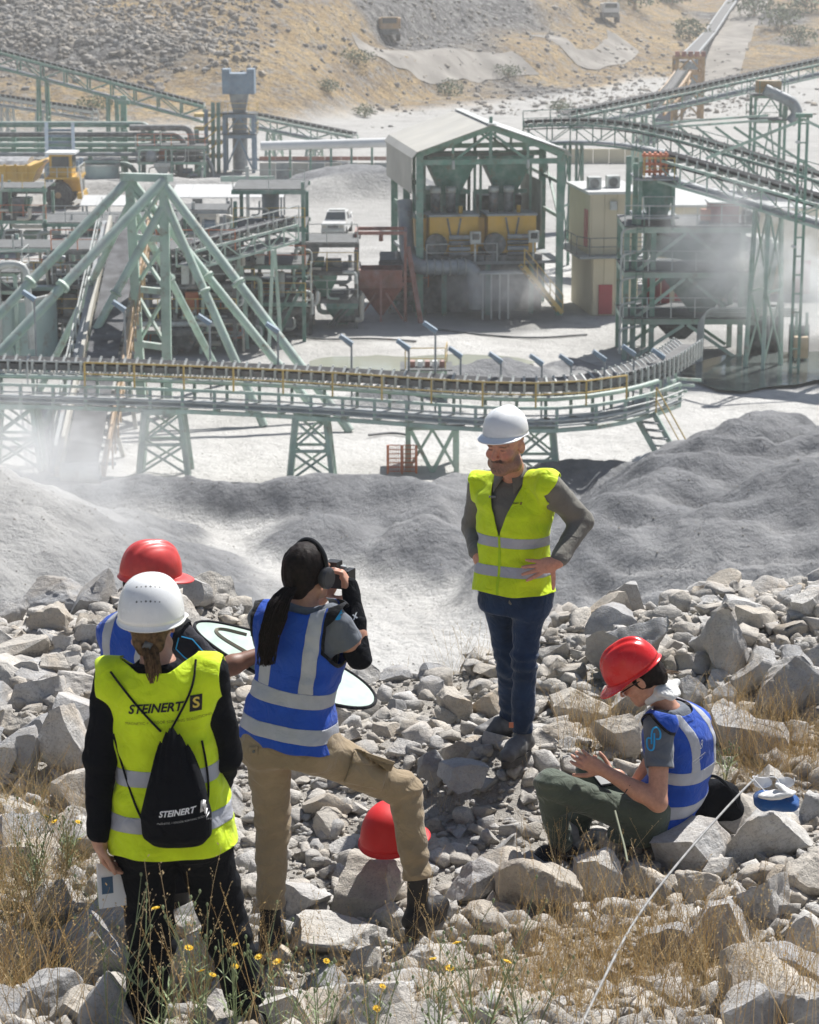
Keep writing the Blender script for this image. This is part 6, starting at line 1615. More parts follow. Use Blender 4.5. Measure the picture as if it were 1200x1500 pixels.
def hard_hat(parent, c, F_, U_, m, lab=None, a=.108, b=.135, h=.135, visor=.055, ribs=3, vents=True, top=True, category=None, rimdrop=.02, flange=.012):
    F_ = unit(F_); U_ = unit(U_-F_*(U_@F_)); R_ = np.cross(F_, U_); na, nt_ = 72, 22
    def prof(t, th):
        r = math.cos(t*math.pi/2)**.72; z = h*math.sin(t*math.pi/2)**.92
        x, y = a*r*math.sin(th), b*r*math.cos(th)
        fr = sstep(.12, .45, t)
        bump_ = 0.
        if ribs:
            for rx, wd, am in (((0, .017, .010), (-.046, .010, .005), (.046, .010, .005)) if ribs == 3 else ((0, .026, .007),)):
                bump_ += am*math.exp(-((x-rx)/wd)**4)*fr
        return V3(x, y*(1+.03*math.cos(th)*(1-t)), z+bump_)
    V, F = [], []
    for i in range(nt_+1):
        for j in range(na):
            q = prof(i/nt_*.985, 2*math.pi*j/na); V.append(c+R_*q[0]+F_*q[1]+U_*q[2])
    F = [(i*na+j, i*na+(j+1) % na, (i+1)*na+(j+1) % na, (i+1)*na+j) for i in range(nt_) for j in range(na)]; F.append(tuple(nt_*na+j for j in range(na)))
    sh_ = mobj('hard_hat', mesh_np('hard_hat', V, [tuple(q) for q in F], True), m, parent)
    md = sh_.modifiers.new('thickness', 'SOLIDIFY'); md.thickness = .004; md.offset = -1
    V, F = [], []; k = 5
    for i in range(k+1):
        for j in range(na):
            th = 2*math.pi*j/na; cs_ = math.cos(th); ext = flange+visor*max(0, (cs_-.25)/.75)**.8*(1 if cs_ > .25 else 0); t = i/k
            q = prof(0, th); dirx = unit(q[0], q[1], 0); z = -.012*min(1, t*2)-rimdrop*t*max(0, cs_)*(visor/.055)+.003-.012*max(0, -cs_)*t
            p = V3(q[0], q[1], 0)*.985+dirx*ext*t; V.append(c+R_*p[0]+F_*p[1]+U_*z)
    F = [(i*na+j, (i+1)*na+j, (i+1)*na+(j+1) % na, i*na+(j+1) % na) for i in range(k) for j in range(na)]
    br = mobj('brim', mesh_np('brim', V, [tuple(q) for q in F], True), m, sh_); md = br.modifiers.new('thickness', 'SOLIDIFY'); md.thickness = .005; md.offset = 0
    if vents:
        for s in (-1, 1):
            for q in range(4):
                t = .42+.05*q; th = s*(1.2+.16*q); p = prof(t, th); n_ = unit(p[0]/a**2, p[1]/b**2, p[2]/h**2); w = c+R_*p[0]*1.004+F_*p[1]*1.004+U_*p[2]*1.004
                n_w = R_*n_[0]+F_*n_[1]+U_*n_[2]; rod(sh_, 'vent', w-n_w*.003, w+n_w*.0018, .006, DARK, 8)
    return sh_
def text_mesh(body, size, shear=0., bold=0., sx=1.):
    cu = bpy.data.curves.new('t', 'FONT'); cu.body = body; cu.size = size; cu.shear = shear; cu.offset = bold; cu.align_x = 'CENTER'; cu.align_y = 'CENTER'; cu.resolution_u = 3
    o = bpy.data.objects.new('t', cu); C.objects.link(o); bpy.context.view_layer.update(); me = bpy.data.meshes.new_from_object(o.evaluated_get(bpy.context.evaluated_depsgraph_get()))
    bpy.data.objects.remove(o); bm = bmesh.new(); bm.from_mesh(me); bmesh.ops.triangulate(bm, faces=bm.faces)
    for _ in range(4):
        e = [q for q in bm.edges if q.calc_length() > .018]
        if not e: break
        bmesh.ops.subdivide_edges(bm, edges=e, cuts=1); bmesh.ops.triangulate(bm, faces=bm.faces)
    v = np.array([q.co[:] for q in bm.verts]); f = [tuple(x.index for x in q.verts) for q in bm.faces]; bm.free(); v[:, 0] *= sx; return v, f
def poly_mesh(pts, step=.012):
    bm = bmesh.new(); bm.faces.new([bm.verts.new((x, y, 0)) for x, y in pts]); bmesh.ops.triangulate(bm, faces=bm.faces)
    for _ in range(4):
        e = [q for q in bm.edges if q.calc_length() > step]
        if not e: break
        bmesh.ops.subdivide_edges(bm, edges=e, cuts=1); bmesh.ops.triangulate(bm, faces=bm.faces)
    v = np.array([q.co[:] for q in bm.verts]); f = [tuple(x.index for x in q.verts) for q in bm.faces]; bm.free(); return v, f
def decal(name, vf, o, u, w, tgt, m, parent, lift=.003):
    """lay a flat print on the surface of a garment"""
    v, f = vf; u, w = unit(u), unit(w); n = np.cross(u, w); bv = BVHTree.FromPolygons([tuple(q) for q in tgt[0]], [tuple(map(int, q)) for q in tgt[1]]); P = []
    for q in v:
        p = o+u*q[0]+w*q[1]; h = bv.ray_cast(Vector(p+n*.3), Vector(-n), .6)
        P.append(np.array(h[0])+n*lift if h[0] is not None else p)
    P = np.array(P); return mobj(name, mesh_np(name, P, f, True), m, parent)
# ------------------------------------------------------------------ people
NEON = fabric('neon_vest', (.62, .80, .015), .7, 700, .45, .1)
BLUEV = fabric('blue_vest', (.010, .070, .42), .65, 700, .45, .1)
STRIP = fabric('reflective_tape', (.42, .43, .47), .45, 1200, .3, .0)
BLACK = fabric('black_cloth', (.008, .009, .012), .9, 800, .7, .0)
TSHIRT = fabric('grey_tee', (.125, .14, .165), .85, 900, .35, .2)
OLIVE = fabric('olive_grey_shirt', (.165, .155, .13), .8, 900, .28, .2)
JEANS = fabric('blue_jeans', (.016, .036, .080), .85, 1400, .4, .2, 16., .35)
KHAKI = fabric('khaki_trousers', (.31, .235, .145), .85, 900, .5, .2)
GREENT = fabric('dark_green_trousers', (.095, .115, .085), .85, 900, .6, .2)
TRIM = fabric('black_trim', (.008, .009, .012), .8)
BOOT = mat('grey_leather', (.07, .066, .064), .6, var=.35, scale=12, dust=.25, bmp=.4, bscale=60)
BOOTB = mat('black_leather', (.016, .014, .014), .6, var=.4, scale=12, bmp=.4, bscale=60)
SOLE = mat('rubber_sole', (.06, .055, .05), .85, var=.3, scale=20)
REDH = mat('red_helmet', (.70, .022, .022), .28, var=.07, scale=6, spec=.5)
REDD2 = mat('dusty_red_helmet', (.66, .05, .045), .4, var=.14, scale=14, spec=.45, dust=.06)
WHITEH = mat('white_helmet', (.80, .80, .79), .25, var=.02, scale=6, spec=.5)
HAIRD = mat('dark_hair', (.012, .007, .006), .65, var=.5, scale=60, spec=.18, bmp=.6, bscale=140, bdist=.004)
HAIRB = mat('brown_hair', (.13, .075, .035), .6, var=.5, scale=60, spec=.25, bmp=.6, bscale=140, bdist=.004)
PRINTK = mat('black_print', (.012, .012, .014), .7, var=.05)
PRINTW = mat('white_print', (.78, .78, .78), .7, var=.05)
PRINTC = mat('cyan_print', (.03, .36, .72), .6, var=.05)
SEC_M = [(-.30, .185, .125, 0), (-.06, .19, .13, 0), (.12, .178, .128, 0), (.32, .168, .125, .005), (.55, .182, .130, .01), (.72, .192, .125, .005), (.82, .198, .105, -.005), (.90, .155, .085, -.012), (.96, .095, .07, -.015), (1.02, .062, .062, -.01), (1.08, .06, .06, 0)]
SEC_F = [(-.30, .180, .13, 0), (-.06, .185, .135, 0), (.12, .168, .125, 0), (.32, .145, .110, 0), (.55, .158, .120, .015), (.72, .168, .115, .01), (.82, .172, .095, -.005), (.90, .135, .075, -.012), (.96, .085, .062, -.015), (1.02, .055, .055, -.01), (1.08, .053, .053, 0)]
def bbox(pts, m):
    P = np.array(pts); return P.min(0)-m, P.max(0)+m
def person(lab, J, sec, skin, F_, R_, hF, hU, hs=1., build=1., sleeves='long', shirt=None, vest=None, trousers=None, boots=None, legs=(.092, .066, .052), hands={}, nose=1., jaw=1., beard=None, hem=-.14, strips=(), straps=None, neck_v=True, vgrow=.028, zip_=False, trim=None, arm_r=(.052, .042, .031), hole=.085, lseed=0., thick_sl=.016, sleeve_f=.62, ext=.022, flare=.022):
    """J joints; returns the body object, torso and the vest mesh"""
    T = Torso(J['hip'], J.get('mid'), J['neck'], R_, F_, [(f, a*build, b*build, o) for f, a, b, o in sec])
    up = [J['neck'], J['head'], J['shL'], J['shR'], J['elL'], J['elR'], J['wrL'], J['wrR'], J['hip']]
    lo, hi = bbox(up, .24); fd = Field(lo, hi, .0052 if beard is None else .0043)
    p, A = head_prims(fd, J['head'], hF, hU, hs, nose, jaw, beard)
    fd.add(rc(p(0, -.02, -.06), J['neck']-T.U*.02, .054*hs, .058*hs), .03)
    fd.add(T.prim(-.022, .1, .98), .03)
    for s in 'LR':
        fd.add(rc(J['sh'+s], J['el'+s], arm_r[0], arm_r[1]), .03); fd.add(rc(J['el'+s], lerp(J['el'+s], J['wr'+s], .35), arm_r[1], arm_r[1]*1.02), .02); fd.add(rc(lerp(J['el'+s], J['wr'+s], .35), J['wr'+s], arm_r[1]*1.02, arm_r[2]*.9), .02)
        if s in hands: hand_prims(fd, J['wr'+s], **hands[s])
    V, Q = fd.mesh(1)
    col = np.tile(np.array(skin, float), (len(V), 1)); loc = (V-J['head'])@A.T/hs
    red = np.exp(-((np.abs(loc[:, 0])-.045)/.02)**2-((loc[:, 2]+.028)/.025)**2)*(loc[:, 1] > .04)+np.exp(-(loc[:, 0]/.014)**2-((loc[:, 2]+.03)/.02)**2)*(loc[:, 1] > .09)
    col = col*(1-.22*np.clip(red, 0, 1)[:, None]*np.array([0, 1, 1]))
    lip = np.exp(-(loc[:, 0]/.022)**4-((loc[:, 2]+.068)/.011)**4)*(loc[:, 1] > .075); col = lerp(col, np.array([.36, .12, .10]), .6*lip[:, None])
    brow = np.exp(-((np.abs(loc[:, 0])-.034)/.020)**4-((loc[:, 2]-.020+.1*np.abs(np.abs(loc[:, 0])-.03))/.0055)**4)*(loc[:, 1] > .06); col = lerp(col, np.array([.05, .03, .02]), .75*brow[:, None])
    eye = np.exp(-((np.abs(loc[:, 0])-.032)/.013)**4-((loc[:, 2]-.001)/.0032)**4)*(loc[:, 1] > .07); col = lerp(col, np.array([.04, .025, .02]), .85*eye[:, None])
    if beard:
        nz = .5+.5*vnoise(loc[:, 0]*220, loc[:, 1]*220, loc[:, 2]*220)
        side = sstep(.0, -.05, loc[:, 2]-.25*np.minimum(0, .03-loc[:, 1]))*(loc[:, 1] > -.005)*(loc[:, 2] > -.125)
        ck = np.exp(-(np.maximum(0, .055-np.abs(loc[:, 0]))/.012)**2)*(loc[:, 2] > -.075)*(loc[:, 1] > .035)
        clear = np.exp(-(loc[:, 0]/.03)**6)*(loc[:, 2] > -.052)
        col = lerp(col, np.array([.13, .085, .05]), (np.clip(side*.85-clear, 0, 1)*(.55+.45*nz))[:, None])
        mus = np.exp(-(loc[:, 0]/.034)**4-((loc[:, 2]+.050+.35*np.maximum(0, np.abs(loc[:, 0])-.018))/.0085)**4)*(loc[:, 1] > .07); col = lerp(col, np.array([.018, .012, .010]), np.clip(1.3*mus, 0, .97)[:, None])
        gt_ = np.exp(-(loc[:, 0]/.028)**4-((loc[:, 2]+.095)/.016)**4)*(loc[:, 1] > .06); col = lerp(col, np.array([.05, .034, .024]), .9*gt_[:, None]*nz[:, None])
    me = mesh_np('person', V, Q, True); set_col(me, col.astype(np.float32)); body = mobj('person', me, SKINM); tag(body, lab, 'person', 'crew on the berm')
    out = {'body': body, 'T': T, 'p': p, 'A': A}
    # shirt
    if shirt:
        fd = Field(*bbox([J['neck'], J['shL'], J['shR'], J['elL'], J['elR'], J['wrL'], J['wrR'], J['hip']], .22), .0085)
        fd.add(T.prim(.004, -.12, .985), .03)
        for s in 'LR':
            a, e, w = J['sh'+s], J['el'+s], J['wr'+s]
            if sleeves == 'long':
                fd.add(rc(a, e, arm_r[0]+thick_sl*1.2, arm_r[1]+thick_sl), .035); fd.add(rc(e, lerp(e, w, .93), arm_r[1]+thick_sl, arm_r[2]+thick_sl*.8), .02)
            else: fd.add(rc(a, lerp(a, e, sleeve_f), arm_r[0]+thick_sl*1.3, arm_r[1]+thick_sl*1.6), .035)
        fd.disp(wrinkle(.006, 11, 26, lseed)); V, Q = fd.mesh(2); out['shirt'] = (V, tris(Q))
        if sleeves == 'short':
            for s in 'LR':
                a, e = J['sh'+s], J['el'+s]; d = unit(e-a); r_ = (V-a)@d; L_ = np.linalg.norm(e-a); k = np.linalg.norm(V-(a+np.outer(np.clip(r_, 0, L_), d)), axis=1)
                f = np.where(k < .11, L_*sleeve_f+.01-r_, .05); V2, T2 = clipf(*out['shirt'], f); out['shirt'] = (V2, T2); V = V2
        out['shirt_o'] = cloth('shirt', *out['shirt'], shirt, body, .004)
    # trousers
    if trousers:
        pts = [J[k] for k in ('hip', 'hpL', 'hpR', 'knL', 'knR', 'anL', 'anR')]; fd = Field(*bbox(pts, .2), .0085)
        fd.add(T.prim(.008, -.16, .2), .03)
        r0, r1, r2 = legs
        for s in 'LR':
            h_, k_, a_ = J['hp'+s], J['kn'+s], J['an'+s]
            fd.add(rc(h_, k_, r0, r1), .045); fd.add(rc(k_, a_, r1, r2), .03)
            fd.add(el(h_+V3(0, 0, .02)-T.F*.03, np.array([T.R, T.F, T.U]), V3(.10, .11, .11)*build), .05)
        def wr_(x, y, z):
            w = wrinkle(.006, 8, 24, lseed+3)(x, y, z); kk = 0
            for s in 'LR':
                for c_, g in ((J['kn'+s], .010), (J['an'+s]+V3(0, 0, .05), .008)): kk = kk+g*np.exp(-((x-c_[0])**2+(y-c_[1])**2+(z-c_[2])**2)/.012)
            return w+kk*np.sin(z*95+6*vnoise(x*9, y*9, z*6))*.8
        fd.disp(wr_); V, Q = fd.mesh(2); T3 = tris(Q)
        for s in 'LR':
            a_, k_ = J['an'+s], J['kn'+s]; d = unit(a_-k_); r_ = (V-k_)@d; L_ = np.linalg.norm(a_-k_); kk = np.linalg.norm(V-(k_+np.outer(np.clip(r_, 0, L_), d)), axis=1)
            V, T3 = clipf(V, T3, np.where(kk < .13, L_-.005-r_, .05))
        out['trousers'] = (V, T3); out['trousers_o'] = cloth('trousers', V, T3, trousers, body, .004)
    if boots:
        for s in 'LR':
            a_, t_ = J['an'+s], J['to'+s]; g = V3(t_[0], t_[1], t_[2]); dv = V3(t_[0]-a_[0], t_[1]-a_[1], 0); dv = unit(dv); heel = V3(a_[0], a_[1], 0)-dv*.045; toe = heel+dv*.27
            zs = J.get('ground'+s, min(a_[2]-.085, t_[2]-.03)); heel[2] = zs+.045; toe[2] = zs+.04; lat = V3(-dv[1], dv[0], 0)
            fd = Field(*bbox([a_+UP*.08, heel, toe], .1), .006)
            fd.add(rc(a_+UP*.02, V3(a_[0], a_[1], zs+.07), .044, .047), .03); fd.add(rc(heel, lerp(heel, toe, .5)+UP*.012, .045, .05), .03); fd.add(rc(lerp(heel, toe, .5)+UP*.005, toe-dv*.04, .05, .042), .03)
            fd.cut((lambda X, Y, Z: Z-(zs+.02)+0*X+0*Y, V3(*heel)-.2, V3(*toe)+.2), .006); fd.disp(wrinkle(.002, 40, 40)); V, Q = fd.mesh(2)
            bo = cloth('boot', V, tris(Q), boots, body, 0)
            q = MB(); rr = []
            for zz, gr in ((zs-.012, 1.02), (zs+.026, 1.06)):
                ring_ = []
                for k in range(20):
                    th = 2*math.pi*k/20; c_ = lerp(heel, toe-dv*.035, .5+.5*math.cos(th)); w_ = (.046+.006*math.cos(th-.5))*gr; ring_.append(V3(c_[0], c_[1], zz)+lat*w_*math.sin(th)+dv*.045*gr*math.copysign(abs(math.cos(th))**2, math.cos(th)))
                rr.append(ring_)
            q.loft(rr); q.build('sole', SOLE, bo)
    # vest
    if vest:
        fd = Field(*bbox([J['neck'], J['shL'], J['shR'], J['hip']+T.U*hem*T.L], .24), .008)
        fd.add(Torso(J['hip'], J.get('mid'), J['neck'], R_, F_, [(f, a*build+flare*sstep(.3, -.05, f), b*build+flare*1.3*sstep(.3, -.05, f), o) for f, a, b, o in sec]).prim(vgrow, hem-.05, .99), .02)
        for s in 'LR': fd.add(rc(J['sh'+s]-T.U*.0, lerp(J['sh'+s], J['neck'], .45), max(.083*build, arm_r[0]+thick_sl*1.2+.017), .058*build), .03)
        fd.disp(wrinkle(.0105, 8, 15, lseed+7)); V, Q = fd.mesh(2); T3 = tris(Q)
        f, x, y = T.coords(V[:, 0], V[:, 1], V[:, 2]); V, T3 = clipf(V, T3, (f-hem)*T.L+.01*vnoise(x*12, y*12, lseed))
        def hole_f(V, s):
            a, e = J['sh'+s], J['el'+s]; sd = 1 if (a-J['neck'])@T.R > 0 else -1; out_ = T.R*sd
            f, x, y = T.coords(V[:, 0], V[:, 1], V[:, 2]); fs = T.coords(*a)[0]
            lim = sd*(T.coords(*a)[1])+ext; top = (f-(fs-.19/T.L*1.0))*T.L   # arm opening: an upright oval on the side
            yy = y-T.coords(*a)[2]*.5; o_ = np.sqrt((yy/.098)**2+((f-(fs-.062/T.L))*T.L/.128)**2)-1
            return np.where(x*sd > 0, np.maximum(o_*.1, lim-x*sd+.0), .1)
        for s in 'LR': V, T3 = clipf(V, T3, hole_f(V, s))
        def neck_f(V):
            f, x, y = T.coords(V[:, 0], V[:, 1], V[:, 2])
            back = (.955-f)*T.L+np.maximum(0, np.abs(x)-.055)*.5
            if neck_v: front = np.abs(x)-np.clip((f-.50)*T.L*.34, -.2, .085)
            else: front = (.86-f)*T.L+np.maximum(0, np.abs(x)-.06)
            return np.where(y > .01, np.maximum(front, -(f-.45)), back)
        V, T3 = clipf(V, T3, neck_f(V))
        out['vest'] = (V, T3); rest = (V, T3)
        def region(g):
            nonlocal rest
            V, T3 = rest; a = clipf(V, T3, g(V)); b_ = clipf(V, T3, -g(V)); rest = b_; return a
        vo = thing_strips = []
        if trim:
            for s in 'LR': thing_strips.append(('trim', region(lambda V: .012-np.abs(hole_f(V, s))*1.0), trim))
        if zip_: thing_strips.append(('front_closure', region(lambda V: np.where(T.coords(V[:, 0], V[:, 1], V[:, 2])[2] > .02, .007-np.abs(T.coords(V[:, 0], V[:, 1], V[:, 2])[1]), -.1)), mat('neon_seam', (.40, .60, .01), .8)))
        for f0, w in strips:
            thing_strips.append(('reflective_strip', region(lambda V: (w/2-np.abs((T.coords(V[:, 0], V[:, 1], V[:, 2])[0]-f0)*T.L))), STRIP))
        if straps:
            fb, xs_, w = straps
            for sd in (-1, 1): thing_strips.append(('shoulder_strip', region(lambda V: np.minimum(w/2-np.abs(T.coords(V[:, 0], V[:, 1], V[:, 2])[1]*sd-xs_), (T.coords(V[:, 0], V[:, 1], V[:, 2])[0]-fb)*T.L)), STRIP))
        vobj = cloth('vest', *rest, vest, body, .005); out['vest_o'] = vobj
        for nm, (a, b_), mm in thing_strips:
            if len(b_): cloth(nm, a, b_, mm, vobj, .004, .0012)
    return out
def strands(name, parent, roots, path, n, r, m, spread, seed=1, seg=9, wave=.006):
    rr = random.Random(seed); b = MB(); P = [np.array(q, float) for q in path]; P = resample(smooth_path(P, 2), np.sum([np.linalg.norm(P[i+1]-P[i]) for i in range(len(P)-1)])/(seg-1)+1e-6)[:seg]
    for k in range(n):
        a = rr.uniform(0, 6.28); q = rr.random()**.5; o = V3(math.cos(a)*q, math.sin(a)*q*.7, 0); ph = rr.uniform(0, 6); ln = rr.uniform(.8, 1.)
        pts = [P[int(i*ln)]+o*np.interp(i/(len(P)-1), [0, .25, .7, 1], spread)+V3(math.sin(i*1.3+ph), math.cos(i*1.1+ph), 0)*wave*i/len(P) for i in range(len(P))]
        b.tube(pts, [r*(1-.5*i/len(pts)) for i in range(len(pts))], 4)
    return b.build(name, m, parent, True)
# --- standing man facing the camera
a35 = R(33); MF, MR = V3(-math.sin(a35), -math.cos(a35), 0), V3(math.cos(a35), -math.sin(a35), 0)
J = dict(hip=W(753, 868, 11.62), neck=W(754, 692, 11.65), head=W(741, 652, 11.56), shL=W(706, 712, 11.77), shR=W(802, 712, 11.50), elL=W(693, 774, 11.88), elR=W(852, 764, 11.58), wrL=W(700, 812, 11.65), wrR=W(816, 824, 11.36),
         hpL=W(731, 878, 11.70), hpR=W(777, 878, 11.56), knL=W(745, 968, 11.72), knR=W(768, 968, 11.50), anL=W(748, 1052, 11.85), anR=W(766, 1072, 11.53), toL=W(708, 1074, 11.75), toR=W(742, 1112, 11.35))
man = person('bearded man in white helmet and neon vest standing with hands on hips', J, SEC_M, (.64, .32, .215), MF, MR, V3(-.50, -.85, -.10), V3(-.05, -.06, 1.), hs=1.06, build=.90, nose=1.04, vgrow=.024, flare=.026, shirt=OLIVE, vest=NEON, trousers=JEANS, boots=BOOT, legs=(.088, .062, .052), jaw=1.08,
    hands={'R': dict(d=V3(-.95, -.05, -.25), pn=V3(.1, .9, -.1), thumb_side=1, curl=(.15, .2, .22, .3), spread=.2, thumb=(.85, .05)), 'L': dict(d=V3(.2, -.35, -.9), pn=V3(.9, .1, .1), thumb_side=-1, curl=(.3, .35, .4, .4))},
    beard=True, hem=.03, zip_=True, strips=((.46, .052), (.22, .052)), lseed=2., thick_sl=.017)
c_ = J['head']; A = man['A']; hard_hat(man['body'], c_+A[2]*.066-A[1]*.006, A[1]+A[2]*.03, A[2], WHITEH, a=.103, b=.125, h=.118, visor=.042, ribs=1, vents=False, rimdrop=.012, flange=.008)
T = man['T']
# shirt collar and lapel microphone
q = MB()
for s in (-1, 1):
    nk = J['neck']+T.U*.0
    pts = [nk-T.F*.062+T.U*.045+T.R*s*.005, nk+T.R*s*.062+T.U*.045, nk+T.F*.062+T.R*s*.018+T.U*.005, nk+T.F*.11+T.R*s*.06-T.U*.085, nk+T.R*s*.098-T.U*.0+T.F*.03, nk-T.F*.085+T.U*.0+T.R*s*.01]
    ip = [(0, 1, 4, 5), (1, 2, 3, 4)]; q.add(pts, ip)
o = q.build('collar', OLIVE, man['body'], True); md = o.modifiers.new('thickness', 'SOLIDIFY'); md.thickness = .006
mic = W(722, 727, 11.4); bvh = BVHTree.FromPolygons([tuple(x) for x in man['shirt'][0]], [tuple(map(int, x)) for x in man['shirt'][1]]); h_ = bvh.ray_cast(Vector((0, 0, CAMZ)), Vector(ray(722, 727)).normalized(), 20)
if h_[0] is not None: 
    mo = np.array(h_[0])-V3(0, .012, 0); mt = thing('lapel_microphone', 'tiny black lapel microphone clipped to the shirt of the standing man', 'microphone', mo); boxo(mt, 'clip', mo, (.03, .012, .010), DARK); rod(mt, 'capsule', mo-V3(.02, .006, 0), mo+V3(.014, -.006, 0), .016, DARK, 10)
hit_ = lambda g, px, py: (lambda r_: None if r_[0] is None else np.array(r_[0]))(BVHTree.FromPolygons([tuple(x) for x in g[0]], [tuple(map(int, x)) for x in g[1]]).ray_cast(Vector((0, 0, CAMZ)), Vector(ray(px, py)).normalized(), 20))
def logo(g, parent, px, py, u, w, sc, ink, slant=.35, sub=True, box_c=None, s_c=None):
    o = hit_(g, px, py)
    if o is None: return
    decal('lettering', text_mesh('STEINERT', .052*sc, slant, .0016*sc), o, u, w, g, ink, parent)
    bx = [(-.024, -.034), (.024, -.034), (.034, .034), (-.014, .034)]; ou = o+unit(u)*.165*sc+unit(w)*.006*sc
    decal('logo_box', poly_mesh([(x*sc*1.0, y*sc) for x, y in bx], .012*sc), ou, u, w, g, box_c or ink, parent)
    decal('logo_letter', text_mesh('S', .062*sc, .12, .0014*sc), ou+unit(u)*.004*sc, u, w, g, s_c or PRINTW, parent, .0045)
    if sub: decal('small_lettering', text_mesh('MAGNETIC + SENSOR SORTING SOLUTIONS', .0175*sc, 0, -.0002), o+unit(u)*.045*sc-unit(w)*.058*sc, u, w, g, ink, parent)
boxo(man['body'], 'boot_tab', W(749, 1062, 11.44), (.022, .006, .028), ORNG)
logo(man['vest'], man['vest_o'], 754, 737, T.R, T.U, .19, PRINTK, .35, False, None, mat('yellow_print', (.8, .6, .1), .7))
# --- person with white helmet seen from behind
BF, BR = unit(.10, 1, 0), unit(1, -.10, 0)
J = dict(hip=W(252, 1205, 8.2), neck=W(232, 962, 8.2), head=W(222, 912, 8.24), shL=W(166, 992, 8.2), shR=W(306, 988, 8.17), elL=W(147, 1112, 8.15), elR=W(331, 1105, 8.22), wrL=W(145, 1226, 8.12), wrR=W(322, 1150, 8.48),
         hpL=W(212, 1228, 8.2), hpR=W(294, 1224, 8.2), knL=W(222, 1382, 8.24), knR=W(332, 1364, 8.3), anL=W(214, 1496, 8.22), anR=W(362, 1470, 8.3), toL=W(205, 1520, 8.45), toR=W(385, 1490, 8.5))
wom = person('person in white helmet and neon vest seen from behind with black backpack', J, SEC_F, (.50, .27, .18), BF, BR, V3(.06, 1, -.12), V3(0, .12, 1), hs=.98, build=1.02, flare=.016, shirt=BLACK, vest=NEON, trousers=BLACK, boots=BOOTB, legs=(.108, .084, .074),
    hands={'L': dict(d=V3(.12, .15, -.97), pn=V3(1, .2, .1), thumb_side=1, curl=(.5, .55, .6, .6), thumb=(.4, .5)), 'R': dict(d=V3(-.3, .8, -.3), pn=V3(-.6, -.2, -.7), thumb_side=1)},
    hem=-.115, strips=((.345, .056), (.085, .056)), lseed=5., neck_v=False, vgrow=.034, ext=.05)
A = wom['A']; c_ = J['head']; T = wom['T']
hh1 = hard_hat(wom['body'], c_+A[2]*.022-A[1]*.004, A[1]+A[2]*.10, A[2], WHITEH, a=.114, b=.138, h=.152, visor=.045, ribs=0, vents=False, flange=.010)
bvh = BVHTree.FromPolygons([tuple(v.co) for v in hh1.data.vertices], [tuple(p_.vertices) for p_ in hh1.data.polygons])
for row, py in enumerate((860, 881)):
    for k in range(6):
        r_ = bvh.ray_cast(Vector((0, 0, CAMZ)), Vector(ray(201+k*6.5, py+.4*abs(k-2.5))).normalized(), 20)
        if r_[0] is not None: rod(hh1, 'vent', np.array(r_[0])+np.array(r_[1])*.001, np.array(r_[0])-np.array(r_[1])*.004, .0085 if k in (0, 2, 3) else .006, DARK, 6)
fd = Field(*bbox([c_, J['neck']], .2), .005); fd.add(el(c_-A[1]*.02+A[2]*.02, A, V3(.082, .088, .085)), .02); fd.add(el(c_-A[1]*.06-A[2]*.055, A, V3(.058, .036, .06)), .03); fd.disp(wrinkle(.003, 60, 14)); V, Q = fd.mesh(1)
cloth('hair', V, tris(Q), HAIRB, wom['body'], 0)
strands('ponytail', wom['body'], None, [c_-A[1]*.085-A[2]*.06, c_-A[1]*.12-A[2]*.11+A[0]*.02, c_-A[1]*.125-A[2]*.19+A[0]*.03, c_-A[1]*.115-A[2]*.245+A[0]*.035], 90, .0032, HAIRB, [.018, .03, .026, .01], 3)
rod(wom['body'], 'hair_tie', c_-A[1]*.095-A[2]*.062-A[0]*.012, c_-A[1]*.095-A[2]*.075+A[0]*.014, .034, DARK, 10)
logo(wom['vest'], wom['vest_o'], 226, 1038, unit(1, -.1, .10), unit(-.10, 0, 1), .86, PRINTK, .35, True, None, mat('yellow_print', (.8, .6, .1), .7))
# drawstring backpack hanging on her back
bt_, bb = W(250, 1068, 8.0), W(262, 1232, 8.0); sc_ = 1/406.
bag = thing('drawstring_backpack', 'black drawstring backpack with white lettering hanging on the neon vest', 'backpack', (bb[0], bb[1], bb[2]))
secs_b = [(-.02, .09, .05, 0), (.06, .125, .085, 0), (.25, .13, .095, 0), (.5, .105, .08, 0), (.75, .07, .055, 0), (.9, .04, .035, 0), (1., .012, .012, 0)]
Tb = Torso(bb, None, bt_, unit(1, -.1, 0), unit(0, -1, 0), secs_b, 2.2); fd = Field(*bbox([bb, bt_], .2), .007); fd.add(Tb.prim(), .02)
def pleat(x, y, z):
    f, u, v = Tb.coords(x, y, z); return .006*np.sin(u*150/(.35+np.clip(1-f, 0, 1)))*sstep(.25, .8, f)+.007*vnoise(x*9, y*9, z*7)
fd.disp(pleat); V, Q = fd.mesh(2); bagg = (V, tris(Q)); bo_ = cloth('bag', V, tris(Q), BLACK, bag, 0)
def cord(p, pts, g, r=.0042, lift=.006):
    P = [];
    for px, py in pts:
        h = hit_(g, px, py); P.append(h+unit(-ray(px, py))*lift if h is not None else W(px, py, 7.98))
    return MB().tube(smooth_path(P, 2), r, 6).build('cord', TRIM, p, True)
cord(bag, [(162, 984), (185, 1015), (210, 1045), (236, 1072)], wom['vest']); cord(bag, [(287, 966), (284, 1000), (272, 1030), (250, 1070)], wom['vest'])
cord(bag, [(166, 1075), (180, 1125), (198, 1180), (212, 1208)], wom['vest']); cord(bag, [(296, 1085), (303, 1120), (307, 1160), (300, 1200)], wom['vest'])
logo(bagg, bo_, 258, 1191, unit(1, -.1, .14), unit(-.12, 0, 1), .56, PRINTW, .35, True, None, PRINTK)
